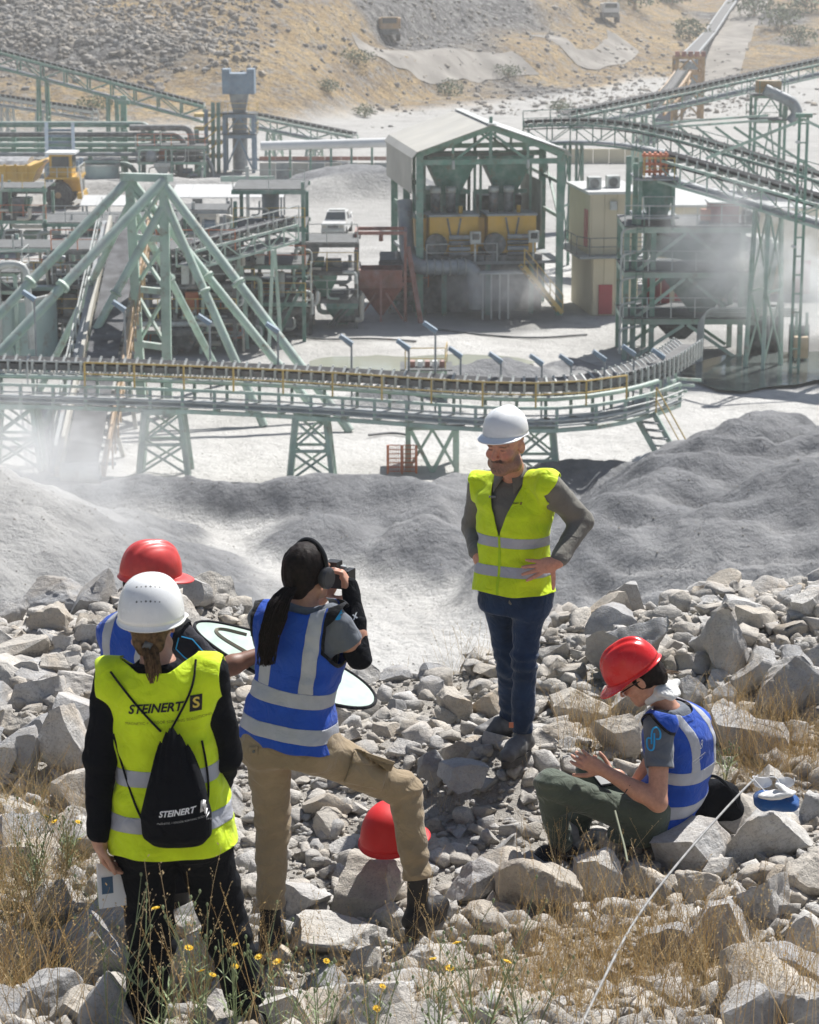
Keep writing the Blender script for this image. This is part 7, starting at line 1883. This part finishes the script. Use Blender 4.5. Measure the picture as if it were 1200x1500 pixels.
# booklet in her hand
hd = J['wrL']+unit(.12, .15, -.97)*.13
bk = thing('booklet', 'white printed booklet held in the lowered hand of the person with backpack', 'booklet', hd)
u_, w_ = unit(.75, .45, -.35), unit(.05, -.25, -1); q = MB(); n_ = np.cross(u_, w_)
ctr = hd+w_*.05+u_*.025
for k, (off, m_) in enumerate(((0, PRINTW), (.006, PRINTW))):
    q = MB(); q.beam(ctr-w_*.075+n_*off, ctr+w_*.085+n_*off, .11, .003, n_); q.build('page' if k else 'cover', m_, bk)
q = MB(); q.beam(ctr-n_*.003-w_*.02-u_*.02, ctr-n_*.003+w_*.04-u_*.02, .045, .001, n_); q.build('printed_picture', mat('print_blue', (.06, .12, .2), .5), bk)
# --- photographer
PF, PR = unit(.36, .93, 0), unit(.93, -.36, 0)
J = dict(hip=W(424, 1078, 9.6), neck=W(447, 880, 9.6), head=W(452, 838, 9.64), shL=W(384, 906, 9.68), shR=W(486, 904, 9.54), elL=W(400, 965, 9.95), elR=W(527, 964, 9.56), wrL=W(470, 876, 9.92), wrR=W(514, 868, 9.68),
         hpL=W(393, 1098, 9.6), hpR=W(462, 1098, 9.58), knL=W(400, 1208, 9.64), knR=W(592, 1158, 9.74), anL=W(396, 1330, 9.58), anR=W(612, 1288, 9.66), toL=W(405, 1350, 9.8), toR=W(650, 1325, 9.84))
pho = person('photographer in blue vest and khaki trousers with one foot on a rock', J, SEC_F, (.50, .26, .17), PF, PR, V3(.62, .78, -.04), V3(0, 0, 1), hs=.96, build=.98, flare=.010, sleeves='short', shirt=TSHIRT, vest=BLUEV, trousers=KHAKI, boots=BOOTB, legs=(.098, .072, .060),
    hands={'R': dict(d=V3(-.45, .45, 1), pn=V3(-.8, .1, -.2), thumb_side=-1, curl=(.6, .7, .8, .8), thumb=(.5, .4)), 'L': dict(d=V3(.5, .1, .7), pn=V3(.3, -.3, .8), thumb_side=1, curl=(.7, .8, .8, .8))},
    hem=-.03, strips=((.345, .062), (.10, .062)), straps=(.40, .098, .058), lseed=9., neck_v=True, vgrow=.03, trim=TRIM, sleeve_f=.60, arm_r=(.047, .040, .030), thick_sl=.012, ext=.015)
A = pho['A']; c_ = J['head']; T = pho['T']; B_ = pho['body']
fd = Field(*bbox([c_, J['neck']], .2), .005); fd.add(el(c_-A[1]*.022+A[2]*.032, A, V3(.088, .106, .10)), .02); fd.add(el(c_-A[1]*.07-A[2]*.03, A, V3(.065, .05, .075)), .03)
fd.cut(el(c_+A[1]*.10-A[2]*.03, A, V3(.085, .075, .10)), .02); fd.disp(wrinkle(.003, 70, 12)); V, Q = fd.mesh(1); cloth('hair', V, tris(Q), HAIRD, B_, 0)
pt = [W(424, 862, 9.52), W(408, 880, 9.46), W(398, 915, 9.43), W(392, 950, 9.42), W(388, 988, 9.43)]
strands('ponytail', B_, None, pt, 190, .0032, HAIRD, [.022, .042, .040, .030], 5, 11, .01)
strands('ponytail', B_, None, [pt[0], pt[1]+V3(.02, 0, 0), pt[2]+V3(.03, 0, 0), pt[3]+V3(.03, 0, .02)], 70, .003, HAIRD, [.02, .03, .028, .01], 6, 9, .01)
# long black arm warmer with a small mark
for s in 'R':
    e, w, a = J['el'+s], J['wr'+s], J['sh'+s]; fd = Field(*bbox([e, w, lerp(e, a, .3)], .1), .006)
    fd.add(rc(lerp(e, a, .14), e, .050, .048), .02); fd.add(rc(e, lerp(e, w, .55), .048, .043), .02); fd.add(rc(lerp(e, w, .55), w+unit(w-e)*.03, .045, .036), .02); fd.disp(wrinkle(.004, 18, 30)); V, Q = fd.mesh(2); cloth('arm_warmer', V, tris(Q), BLACK, B_, 0); aw = (V, tris(Q))
o = hit_(aw, 519, 902)
if o is not None: decal('sleeve_mark', text_mesh('x', .04, .3, .001), o, unit(1, 0, .5), unit(-.5, 0, 1), aw, PRINTW, B_)
o = hit_(pho['shirt'], 497, 900)
if o is not None: decal('shirt_emblem', poly_mesh([(-.01, -.02), (.006, -.02), (.012, .02), (-.004, .02)]), o, unit(1, -.3, 0), UP, pho['shirt'], PRINTC, pho['shirt_o'])
for k, (px, py) in enumerate(((432, 1092), (372, 1098))):
    o = hit_(pho['trousers'], px, py)
    if o is not None:
        q = poly_mesh([(-.075, -.012), (.075, -.004), (.07, .012), (0, .02), (-.075, .008)] if k == 0 else [(-.02, -.02), (.02, -.02), (.02, .015), (-.02, .015)]); d_ = decal('pocket_flap', q, o, unit(1, -.3, .15), UP, pho['trousers'], KHAKI, pho['trousers_o'], .007); md = d_.modifiers.new('thickness', 'SOLIDIFY'); md.thickness = .006
        rod(d_, 'button', o+V3(.03 if k == 0 else 0, -.016, -.004), o+V3(.03 if k == 0 else 0, -.010, -.004), .012, DARK, 8)
o = hit_(pho['trousers'], 540, 1130)
if o is not None:
    d_ = decal('cargo_pocket', poly_mesh([(-.085, -.07), (.085, -.07), (.085, .06), (-.085, .06)]), o, unit(.9, .1, -.35), unit(.35, 0, .9), pho['trousers'], KHAKI, pho['trousers_o'], .014); md = d_.modifiers.new('thickness', 'SOLIDIFY'); md.thickness = .012
    d2 = decal('pocket_flap', poly_mesh([(-.09, -.02), (.09, -.02), (.09, .025), (-.09, .025)]), o+unit(.35, 0, .9)*.05, unit(.9, .1, -.35), unit(.35, 0, .9), pho['trousers'], KHAKI, d_, .021); md = d2.modifiers.new('thickness', 'SOLIDIFY'); md.thickness = .006
# camera at her eye
cc = W(489, 846, 9.82); cd_ = unit(.42, .90, -.02); cl_ = np.cross(cd_, UP); cm = thing('camera', 'black camera held up to the face of the photographer', 'camera', cc)
CAMB = mat('camera_black', (.015, .015, .017), .45, var=.2, scale=30)
def cbox(nm, o, s, m=CAMB):
    M = Matrix.Identity(4)
    for i in range(3): M[i][0] = cl_[i]*s[0]; M[i][1] = cd_[i]*s[1]; M[i][2] = UP[i]*s[2]; M[i][3] = o[i]
    return mobj(nm, cube_mesh(m), None, cm, M)
cbox('camera_body', cc, (.115, .05, .08)); cbox('prism_hump', cc+UP*.058, (.055, .055, .03)); cbox('grip', cc+cl_*.06-UP*.005+cd_*.02, (.03, .07, .085))
rod(cm, 'lens', cc+cd_*.03-UP*.01, cc+cd_*.10-UP*.01, .07, CAMB, 20); rod(cm, 'lens_ring', cc+cd_*.085-UP*.01, cc+cd_*.105-UP*.01, .076, DARK, 20); rod(cm, 'mode_dial', cc+cl_*.045+UP*.045, cc+cl_*.045+UP*.058, .022, GREYM, 12)
MB().tube(smooth_path([cc+cl_*.07, W(502, 880, 9.75), W(508, 930, 9.7), W(500, 985, 9.66)], 2), .006, 6).build('strap', TRIM, cm, True)
hp = thing('headphones', 'black over ear headphones worn by the photographer', 'headphones', c_)
ear = lambda s: c_+A[0]*s*.092-A[2]*.008
q = MB(); q.tube([c_+A[0]*.096*math.cos(t)+A[2]*(.02+.118*math.sin(t))+A[1]*.004 for t in np.linspace(-.1, math.pi+.1, 20)], .009, 8); q.build('headband', CAMB, hp, True)
for s in (-1, 1):
    q = MB(); rr = [(.012, -.012), (.036, -.010), (.041, .0), (.040, .018), (.034, .024), (.01, .025)]
    ring_ = [[ear(s)+A[0]*s*(z_)+(A[1]*math.cos(t)+A[2]*1.15*math.sin(t))*r_ for t in np.linspace(0, 2*math.pi, 20, endpoint=False)] for r_, z_ in rr]; q.loft(ring_); q.build('ear_cup', CAMB if s < 0 else mat('grey_black', (.05, .05, .055), .35), hp, True)
# --- reflector holder behind
EF, ER = unit(.62, .78, 0), unit(.78, -.62, 0)
J = dict(hip=W(215, 1085, 10.15), neck=W(213, 893, 10.1), head=W(218, 856, 10.1), shL=W(176, 930, 10.3), shR=W(258, 930, 9.95), elL=W(238, 965, 10.5), elR=W(316, 984, 9.95), wrL=W(268, 926, 10.3), wrR=W(388, 955, 10.05),
         hpL=W(190, 1100, 10.2), hpR=W(240, 1100, 10.08), knL=W(195, 1195, 10.2), knR=W(255, 1200, 10.0), anL=W(195, 1290, 10.2), anR=W(262, 1306, 9.95), toL=W(220, 1305, 10.3), toR=W(285, 1330, 10.05))
ref = person('person in red helmet and blue vest holding the reflector', J, SEC_M, (.20, .10, .065), EF, ER, V3(.80, .55, -.12), V3(.1, 0, 1), hs=1.0, build=1.0, sleeves='short', shirt=fabric('black_tee', (.02, .02, .028), .8), vest=BLUEV, trousers=BLACK, boots=BOOTB, legs=(.095, .07, .06),
    hands={'L': dict(d=V3(.85, -.2, .1), pn=V3(.1, -.3, -1), thumb_side=-1, curl=(.7, .8, .8, .8), thumb=(.5, .4)), 'R': dict(d=V3(.9, .2, .2), pn=V3(0, .3, -.9), thumb_side=-1, curl=(.6, .7, .7, .7))},
    hem=-.06, strips=((.33, .055), (.1, .055)), straps=(.38, .105, .058), lseed=14., trim=TRIM, sleeve_f=.8)
A = ref['A']; c_ = J['head']
hard_hat(ref['body'], c_+A[2]*.05, A[1]+A[2]*.04, A[2], REDD2, a=.112, b=.137, h=.137, visor=.055, ribs=3, vents=False)
fd = Field(*bbox([c_], .14), .006); fd.add(el(c_-A[1]*.02+A[2]*.012, A, V3(.081, .10, .09)), .02); fd.cut(el(c_+A[1]*.10-A[2]*.03, A, V3(.085, .09, .12)), .02); V, Q = fd.mesh(1); cloth('hair', V, tris(Q), HAIRD, ref['body'], 0)
for pts in ([(262, 934), (258, 950), (270, 962), (284, 972)], [(266, 932), (282, 936), (296, 952), (310, 968)]):
    P_ = [hit_(ref['shirt'], *q) for q in pts]; P_ = [q-V3(0, .004, 0) for q in P_ if q is not None]
    if len(P_) > 1: MB().tube(P_, .003, 5).build('piping', PRINTC, ref['shirt_o'], True)
# oval reflector
rc_ = W(416, 972, 10.12); L0, L1 = W(286, 914, 10.22), W(549, 1030, 10.02); ma = (L1-L0)/2; ctr = (L0+L1)/2; mi = unit(np.cross(unit(ma), unit(0, -.45, 1)))
mi = unit(V3(.18, .93, .22)-unit(ma)*(V3(.18, .93, .22)@unit(ma)))*.165
rf = thing('oval_reflector', 'oval pale green photo reflector with black rim held behind the photographer', 'reflector', ctr)
n_ = unit(np.cross(ma, mi)); RM = mat('reflector_fabric', (.27, .38, .32), .55, var=.06, scale=5., sub=.0)
N_ = 64; rim = [ctr+ma*math.cos(t)+mi*math.sin(t)*(1+.18*math.cos(t)) for t in np.linspace(0, 2*math.pi, N_, endpoint=False)]
q = MB(); q.loft([[ctr+(p_-ctr)*.98+n_*z_ for p_ in rim] for z_ in (-.002, .002)]); rfo = q.build('panel', RM, rf)
MB().tube(rim+[rim[0]], .008, 8).build('rim', TRIM, rf, True)
for sg in (-1, 1):
    q = MB(); pp = [ctr+ma*x+mi*y+n_*sg*.004 for x, y in ((-.35, -.3), (-.75, -.1), (-.8, .25), (-.5, .5))]; q.tube(smooth_path(pp, 3), .009, 4); q.build('print_mark', mat('brown_print', (.30, .28, .21), .7), rfo)
# --- seated person
SF, SR = unit(-.84, .54, 0), unit(.54, .84, 0)
J = dict(hip=W(962, 1192, 10.85), mid=W(1000, 1105, 10.88), neck=W(976, 1030, 10.82), head=W(937, 992, 10.74), shL=W(966, 1062, 10.64), shR=W(996, 1052, 11.0), elL=W(964, 1176, 10.5), elR=W(925, 1165, 11.05), wrL=W(884, 1128, 10.56), wrR=W(905, 1136, 10.92),
         hpL=W(938, 1200, 10.72), hpR=W(945, 1192, 11.0), knL=W(806, 1150, 10.62), knR=W(868, 1128, 10.98), anL=W(822, 1240, 10.72), anR=W(842, 1228, 10.98), toL=W(796, 1262, 10.66), toR=W(815, 1246, 10.94))
sit = person('person in red helmet and blue vest sitting on a rock looking at a phone', J, SEC_F, (.58, .30, .20), SF, SR, V3(-.80, .14, -.58), V3(-.5, 0, .85), hs=.98, build=1.04, sleeves='short', shirt=TSHIRT, vest=BLUEV, trousers=GREENT, boots=BOOTB, legs=(.086, .07, .056), nose=1.03,
    hands={'L': dict(d=V3(-.9, -.05, .45), pn=V3(.2, .9, -.2), thumb_side=1, curl=(.5, .55, .6, .65), thumb=(.5, .4)), 'R': dict(d=V3(-.8, -.2, .25), pn=V3(0, -.3, .9), thumb_side=1, curl=(.5, .6, .6, .6))},
    hem=-.03, flare=.008, strips=((.42, .058), (.14, .058)), straps=(.47, .098, .055), lseed=19., trim=TRIM, sleeve_f=.52)
A = sit['A']; c_ = J['head']; B_ = sit['body']; T = sit['T']
hard_hat(B_, c_+A[2]*.05, A[1]+A[2]*.0, A[2], REDH, a=.112, b=.137, h=.140, visor=.055, ribs=3, vents=True)
fd = Field(*bbox([c_], .16), .005); fd.add(el(c_-A[1]*.025+A[2]*.012, A, V3(.082, .095, .09)), .02); fd.add(el(c_-A[1]*.085-A[2]*.035, A, V3(.055, .035, .055)), .03); fd.cut(el(c_+A[1]*.095-A[2]*.02, A, V3(.09, .085, .12)), .02); fd.disp(wrinkle(.003, 60, 25)); V, Q = fd.mesh(1); cloth('hair', V, tris(Q), HAIRD, B_, 0)
strands('loose_hair', B_, None, [c_-A[1]*.10-A[2]*.03, c_-A[1]*.135-A[2]*.06, c_-A[1]*.15-A[2]*.09], 50, .0018, HAIRB, [.03, .035, .04, .04], 9, 5, .02)
fd = Field(*bbox([J['neck']], .2), .006); nk = J['neck']; fd.add(el(W(975, 1012, 10.72), np.array([unit(.9, .2, -.3), unit(-.2, 1, 0), unit(.3, 0, 1)]), V3(.085, .075, .036)), .02); fd.add(rc(W(955, 1022, 10.70), W(992, 1000, 10.78), .03, .022), .03); fd.disp(wrinkle(.016, 13, 20)); V, Q = fd.mesh(2)
o = cloth('neck_cloth', V, tris(Q), fabric('white_cloth', (.74, .73, .70), .8), B_, 0)
# safety glasses, phone, emblem, tattoo, watch
gl = thing('safety_glasses', 'clear safety glasses worn by the seated person', 'glasses', c_)
CLR = bpy.data.materials.new('clear_plastic'); CLR.use_nodes = True; bs = CLR.node_tree.nodes['Principled BSDF']; bs.inputs['Base Color'].default_value = (.75, .78, .8, 1); bs.inputs['Roughness'].default_value = .08; bs.inputs['Alpha'].default_value = .35
pp = sit['p']
for s in (-1, 1):
    q = MB(); q.tube([pp(s*.082, -.01, .008), pp(s*.08, .05, .008), pp(s*.07, .098, .004)], .0035, 6); q.build('temple', CAMB, gl, True)
    q = MB(); q.loft([[pp(s*x, y+o_, z) for x, y, z in ((.006, .112, .018), (.045, .108, .018), (.07, .092, .012), (.066, .090, -.022), (.035, .108, -.028), (.01, .112, -.018))] for o_ in (0, .003)]); q.build('lens', CLR, gl, False)
ph = W(880, 1138, 10.72); pt_ = thing('phone', 'dark phone held low by the seated person', 'phone', ph); boxo(pt_, 'casing', ph, (.07, .14, .009), BLACK, R(25), R(18)); boxo(pt_, 'screen', ph+V3(0, -.0015, .0055), (.062, .126, .002), mat('dim_screen', (.02, .022, .025), .5), R(25), R(18))
o = hit_(sit['shirt'], 958, 1082)
if o is not None:
    def emb(pts, w): 
        P_ = [o+unit(.95, -.2, .05)*x+UP*y-V3(0, .012, 0) for x, y in pts]
        bv_ = BVHTree.FromPolygons([tuple(x) for x in sit['shirt'][0]], [tuple(map(int, x)) for x in sit['shirt'][1]]); Z_ = []
        for p_ in smooth_path(P_, 2):
            h = bv_.ray_cast(Vector(p_-V3(0, .2, 0)), Vector((0, 1, 0)), .5); Z_.append(np.array(h[0])-V3(0, .001, 0) if h[0] is not None else p_)
        MB().tube(Z_, w, 6).build('sleeve_emblem', PRINTC, sit['shirt_o'], True)
    emb([(-.012, .0), (-.030, .0), (-.030, -.045), (-.012, -.055), (.002, -.04), (.002, .025)], .0045); emb([(.010, .0), (.030, .0), (.030, .035), (.012, .055), (-.010, .04), (-.010, -.025)], .0045)
o = hit_(sit['vest'], 1026, 1100)
if o is not None:
    def ticks(n, w, h):                 # rows of print too small to read
        v, f = [], []
        for k in range(n):
            x = (k-(n-1)/2)*w; hh = h*(.7+.3*((k*7) % 3)/2); v += [(x-w*.3, -hh/2), (x+w*.25, -hh/2), (x+w*.3, hh/2), (x-w*.25, hh/2)]; f += [(4*k, 4*k+1, 4*k+2, 4*k+3)]
        return np.array([(a, b_, 0) for a, b_ in v]), f
    for n_, h_, dz_ in ((13, .010, .03), (9, .005, .047)): decal('fine_print', ticks(n_, .0075, h_), o-UP*dz_, unit(.6, .75, .22), unit(-.2, 0, 1), sit['vest'], PRINTW, sit['vest_o'])
    decal('emblem', text_mesh('8', .066, .15, -.0006, .62), o+UP*.03, unit(.6, .75, .1), UP, sit['vest'], PRINTW, sit['vest_o'])
bg_ = ([tuple(v.co) for v in B_.data.vertices], [tuple(p_.vertices) for p_ in B_.data.polygons]); o = hit_(bg_, 920, 1158)
if o is not None: decal('tattoo', (np.array([(-.028, .004, 0), (.026, .003, 0), (.026, .008, 0), (-.026, .009, 0), (-.022, -.009, 0), (.024, -.008, 0), (.024, -.004, 0), (-.022, -.004, 0), (-.030, .004, 0), (-.026, .007, 0), (-.032, .022, 0), (-.035, .020, 0)]), [(0, 1, 2, 3), (4, 5, 6, 7), (8, 9, 10, 11)]), o, unit(.5, 0, .87), unit(-.87, 0, .5), bg_, mat('tattoo_ink', (.05, .04, .045), .6), B_, .0012)
rod(B_, 'wristwatch', J['wrR']+unit(J['elR']-J['wrR'])*.02, J['wrR']+unit(J['elR']-J['wrR'])*.045, .078, GREYM, 14)
bp = W(1050, 1168, 10.98); bg = thing('bag', 'black bag standing behind the hip of the seated person', 'bag', bp); fd = Field(*bbox([bp], .26), .007); fd.add(rc(bp+V3(-.09, 0, .05), bp+V3(.09, .02, -.07), .06, .05), .04); fd.add(rc(bp+V3(-.10, 0, -.06), bp+V3(.07, .02, -.08), .06, .055), .04); fd.add(el(bp, np.eye(3), V3(.11, .06, .09)), .04); fd.disp(wrinkle(.008, 14, 16, 2)); V, Q = fd.mesh(2); cloth('sack', V, tris(Q), BLACK, bg, 0); MB().tube(smooth_path([bp+V3(-.08, -.03, .1), bp+V3(-.02, -.06, .14), bp+V3(.06, -.04, .06), bp+V3(.1, -.05, -.04)], 3), .008, 6).build('strap', TRIM, bg, True)
# --- red helmet on the stone, blue bundle with mask and goggles, white pole
hp_ = W(573, 1228, 10.0); hat = hard_hat(None, hp_, unit(.5, .85, .1), unit(.06, -.04, 1), mat('matt_red_helmet', (.62, .02, .022), .55, var=.06, scale=8.), a=.125, b=.155, h=.165, visor=.05, ribs=0, vents=False, flange=.014)
tag(hat, 'red hard hat resting upright on the brown stone under the khaki leg', 'hard hat')
bc = W(1136, 1172, 10.15); fd = Field(*bbox([bc], .22), .006); fd.add(el(bc, np.eye(3), V3(.092, .08, .038)), .02); fd.add(el(bc+V3(.04, -.02, -.005), np.eye(3), V3(.055, .06, .036)), .03); fd.add(el(bc+V3(-.055, 0, .005), np.eye(3), V3(.045, .06, .03)), .03)
fd.disp(wrinkle(.012, 14, 20, 4)); V, Q = fd.mesh(2); bun = thing('cloth_bundle', 'folded royal blue cloth lying on the large wedge boulder', 'cloth', bc); cloth('bundle', V, tris(Q), fabric('royal_blue_cloth', (.02, .09, .28), .85), bun, 0)
mk = thing('face_mask', 'white folded face mask lying on the blue cloth bundle', 'mask', bc+UP*.05)
fd = Field(*bbox([bc], .2), .005); fd.add(el(bc+V3(.0, -.04, .042), np.array([unit(1, 0, .1), V3(0, 1, 0), unit(-.1, 0, 1)]), V3(.085, .04, .018)), .01); fd.add(el(bc+V3(.035, -.03, .058), np.array([unit(.8, 0, -.5), V3(0, 1, 0), unit(.5, 0, .8)]), V3(.05, .035, .014)), .01); fd.disp(wrinkle(.005, 25, 30)); V, Q = fd.mesh(2); cloth('mask_cup', V, tris(Q), fabric('mask_white', (.76, .75, .72), .8), mk, 0)
MB().tube(smooth_path([bc+V3(-.05, -.03, .05), bc+V3(-.12, 0, .12), bc+V3(-.06, .03, .09), bc+V3(.0, 0, .115), bc+V3(.02, -.02, .07)], 3), .0022, 5).build('elastic', PRINTW, mk, True)
gg = thing('safety_goggles', 'clear safety goggles lying behind the white mask on the bundle', 'goggles', bc+V3(0, .06, .06))
for s in (-1, 1):
    q = MB(); q.loft([[bc+V3(s*.05+.042*math.cos(t), .055+o_, .062+.026*math.sin(t)) for t in np.linspace(0, 2*math.pi, 16, endpoint=False)] for o_ in (0, .004)]); q.build('lens', CLR, gg)
    MB().tube([bc+V3(s*.092, .055, .07), bc+V3(s*.1, .12, .06)], .003, 5).build('temple', CLR, gg)
P_ = smooth_path([W(1110, 1136, 10.35), W(1078, 1168, 9.95), W(1000, 1255, 9.25), W(930, 1345, 8.5), W(885, 1432, 7.85), W(838, 1530, 7.2)], 3)
tag(MB().tube(P_, .005, 10).build('white_pole', mat('dull_white', (.27, .265, .255), .6, var=.25, scale=20.), None, True), 'thin white bent pole reaching from the bottom edge to the blue bundle', 'pole')
P_ = smooth_path([W(901, 1188, 8.9), W(908, 1215, 8.8), W(915, 1240, 8.7), W(919, 1262, 8.6)], 2)
tag(MB().tube(P_, .0045, 6).build('plant_stalk', mat('pale_stalk', (.24, .25, .17), .8), None, True), 'short pale bare stalk in front of the thigh of the seated person', 'stalk')
# ------------------------------------------------------------------ air: haze and dust
def volume(name, v, f, dens, col=(.93, .94, .96), noisy=0., aniso=.35, nscale=.25):
    m = bpy.data.materials.new(name); m.use_nodes = True; nt = m.node_tree; nt.nodes.remove(nt.nodes['Principled BSDF'])
    pv = N(nt, 'VolumePrincipled'); pv.inputs['Color'].default_value = (*col, 1); pv.inputs['Density'].default_value = dens; pv.inputs['Anisotropy'].default_value = aniso
    nt.links.new(pv.outputs[0], nt.nodes['Material Output'].inputs['Volume'])
    if noisy:
        d = ramp(nt, noise_out(nt, nscale, 3, .6), [(.36, 0.), (.72, 1.)]); nt.links.new(mth(nt, 'MULTIPLY', d, dens), pv.inputs['Density'])
    o = mobj(name, mesh_np(name, v, f), m); tag(o, kind='stuff'); return o
bv = [(x, y, z) for x in (-700, 700) for y in (-12, 1530) for z in (-25, 75)]
volume('haze', bv, [(0,1,3,2), (4,6,7,5), (0,4,5,1), (2,3,7,6), (0,2,6,4), (1,5,7,3)], .00044, (.97, .955, .93))

def dust(c, r, dens, nscale=.35):
    m = bpy.data.materials.new('dust'); m.use_nodes = True; nt = m.node_tree; nt.nodes.remove(nt.nodes['Principled BSDF'])
    pv = N(nt, 'VolumePrincipled'); pv.inputs['Color'].default_value = (.94, .94, .94, 1); pv.inputs['Anisotropy'].default_value = .3
    tc = N(nt, 'TexCoord'); ln = N(nt, 'VectorMath', operation='LENGTH'); nt.links.new(tc.outputs['Object'], ln.inputs[0])
    edge = ramp(nt, ln.outputs['Value'], [(.15, 1.), (.95, 0.)]); nz = ramp(nt, noise_out(nt, nscale, 4, .62, None, 1.2), [(.36, 0.), (.68, 1.)])
    nt.links.new(mth(nt, 'MULTIPLY', mth(nt, 'MULTIPLY', edge, nz), dens), pv.inputs['Density']); nt.links.new(pv.outputs[0], nt.nodes['Material Output'].inputs['Volume'])
    v, f = ICO[3]; me = mesh_np('dust_cloud', v, f); me.materials.append(m)
    o = mobj('dust_cloud', me, None, None, Matrix.Translation(Vector(c)) @ Matrix.Diagonal((*r, 1))); tag(o, kind='stuff')
dust(W(1090, 370, 123), (6.0, 3.0, 4.2), 1.1)
dust(W(1190, 430, 121.5), (5.0, 2.5, 3.0), 1.1)
dust(W(60, 660, 93), (8.5, 4.5, 3.2), .36, .3)
dust(W(20, 760, 78), (7.5, 4.0, 3.6), .30, .3)
dust(W(735, 425, 137.5), (4.2, 2.0, 1.7), 1.0, .5)
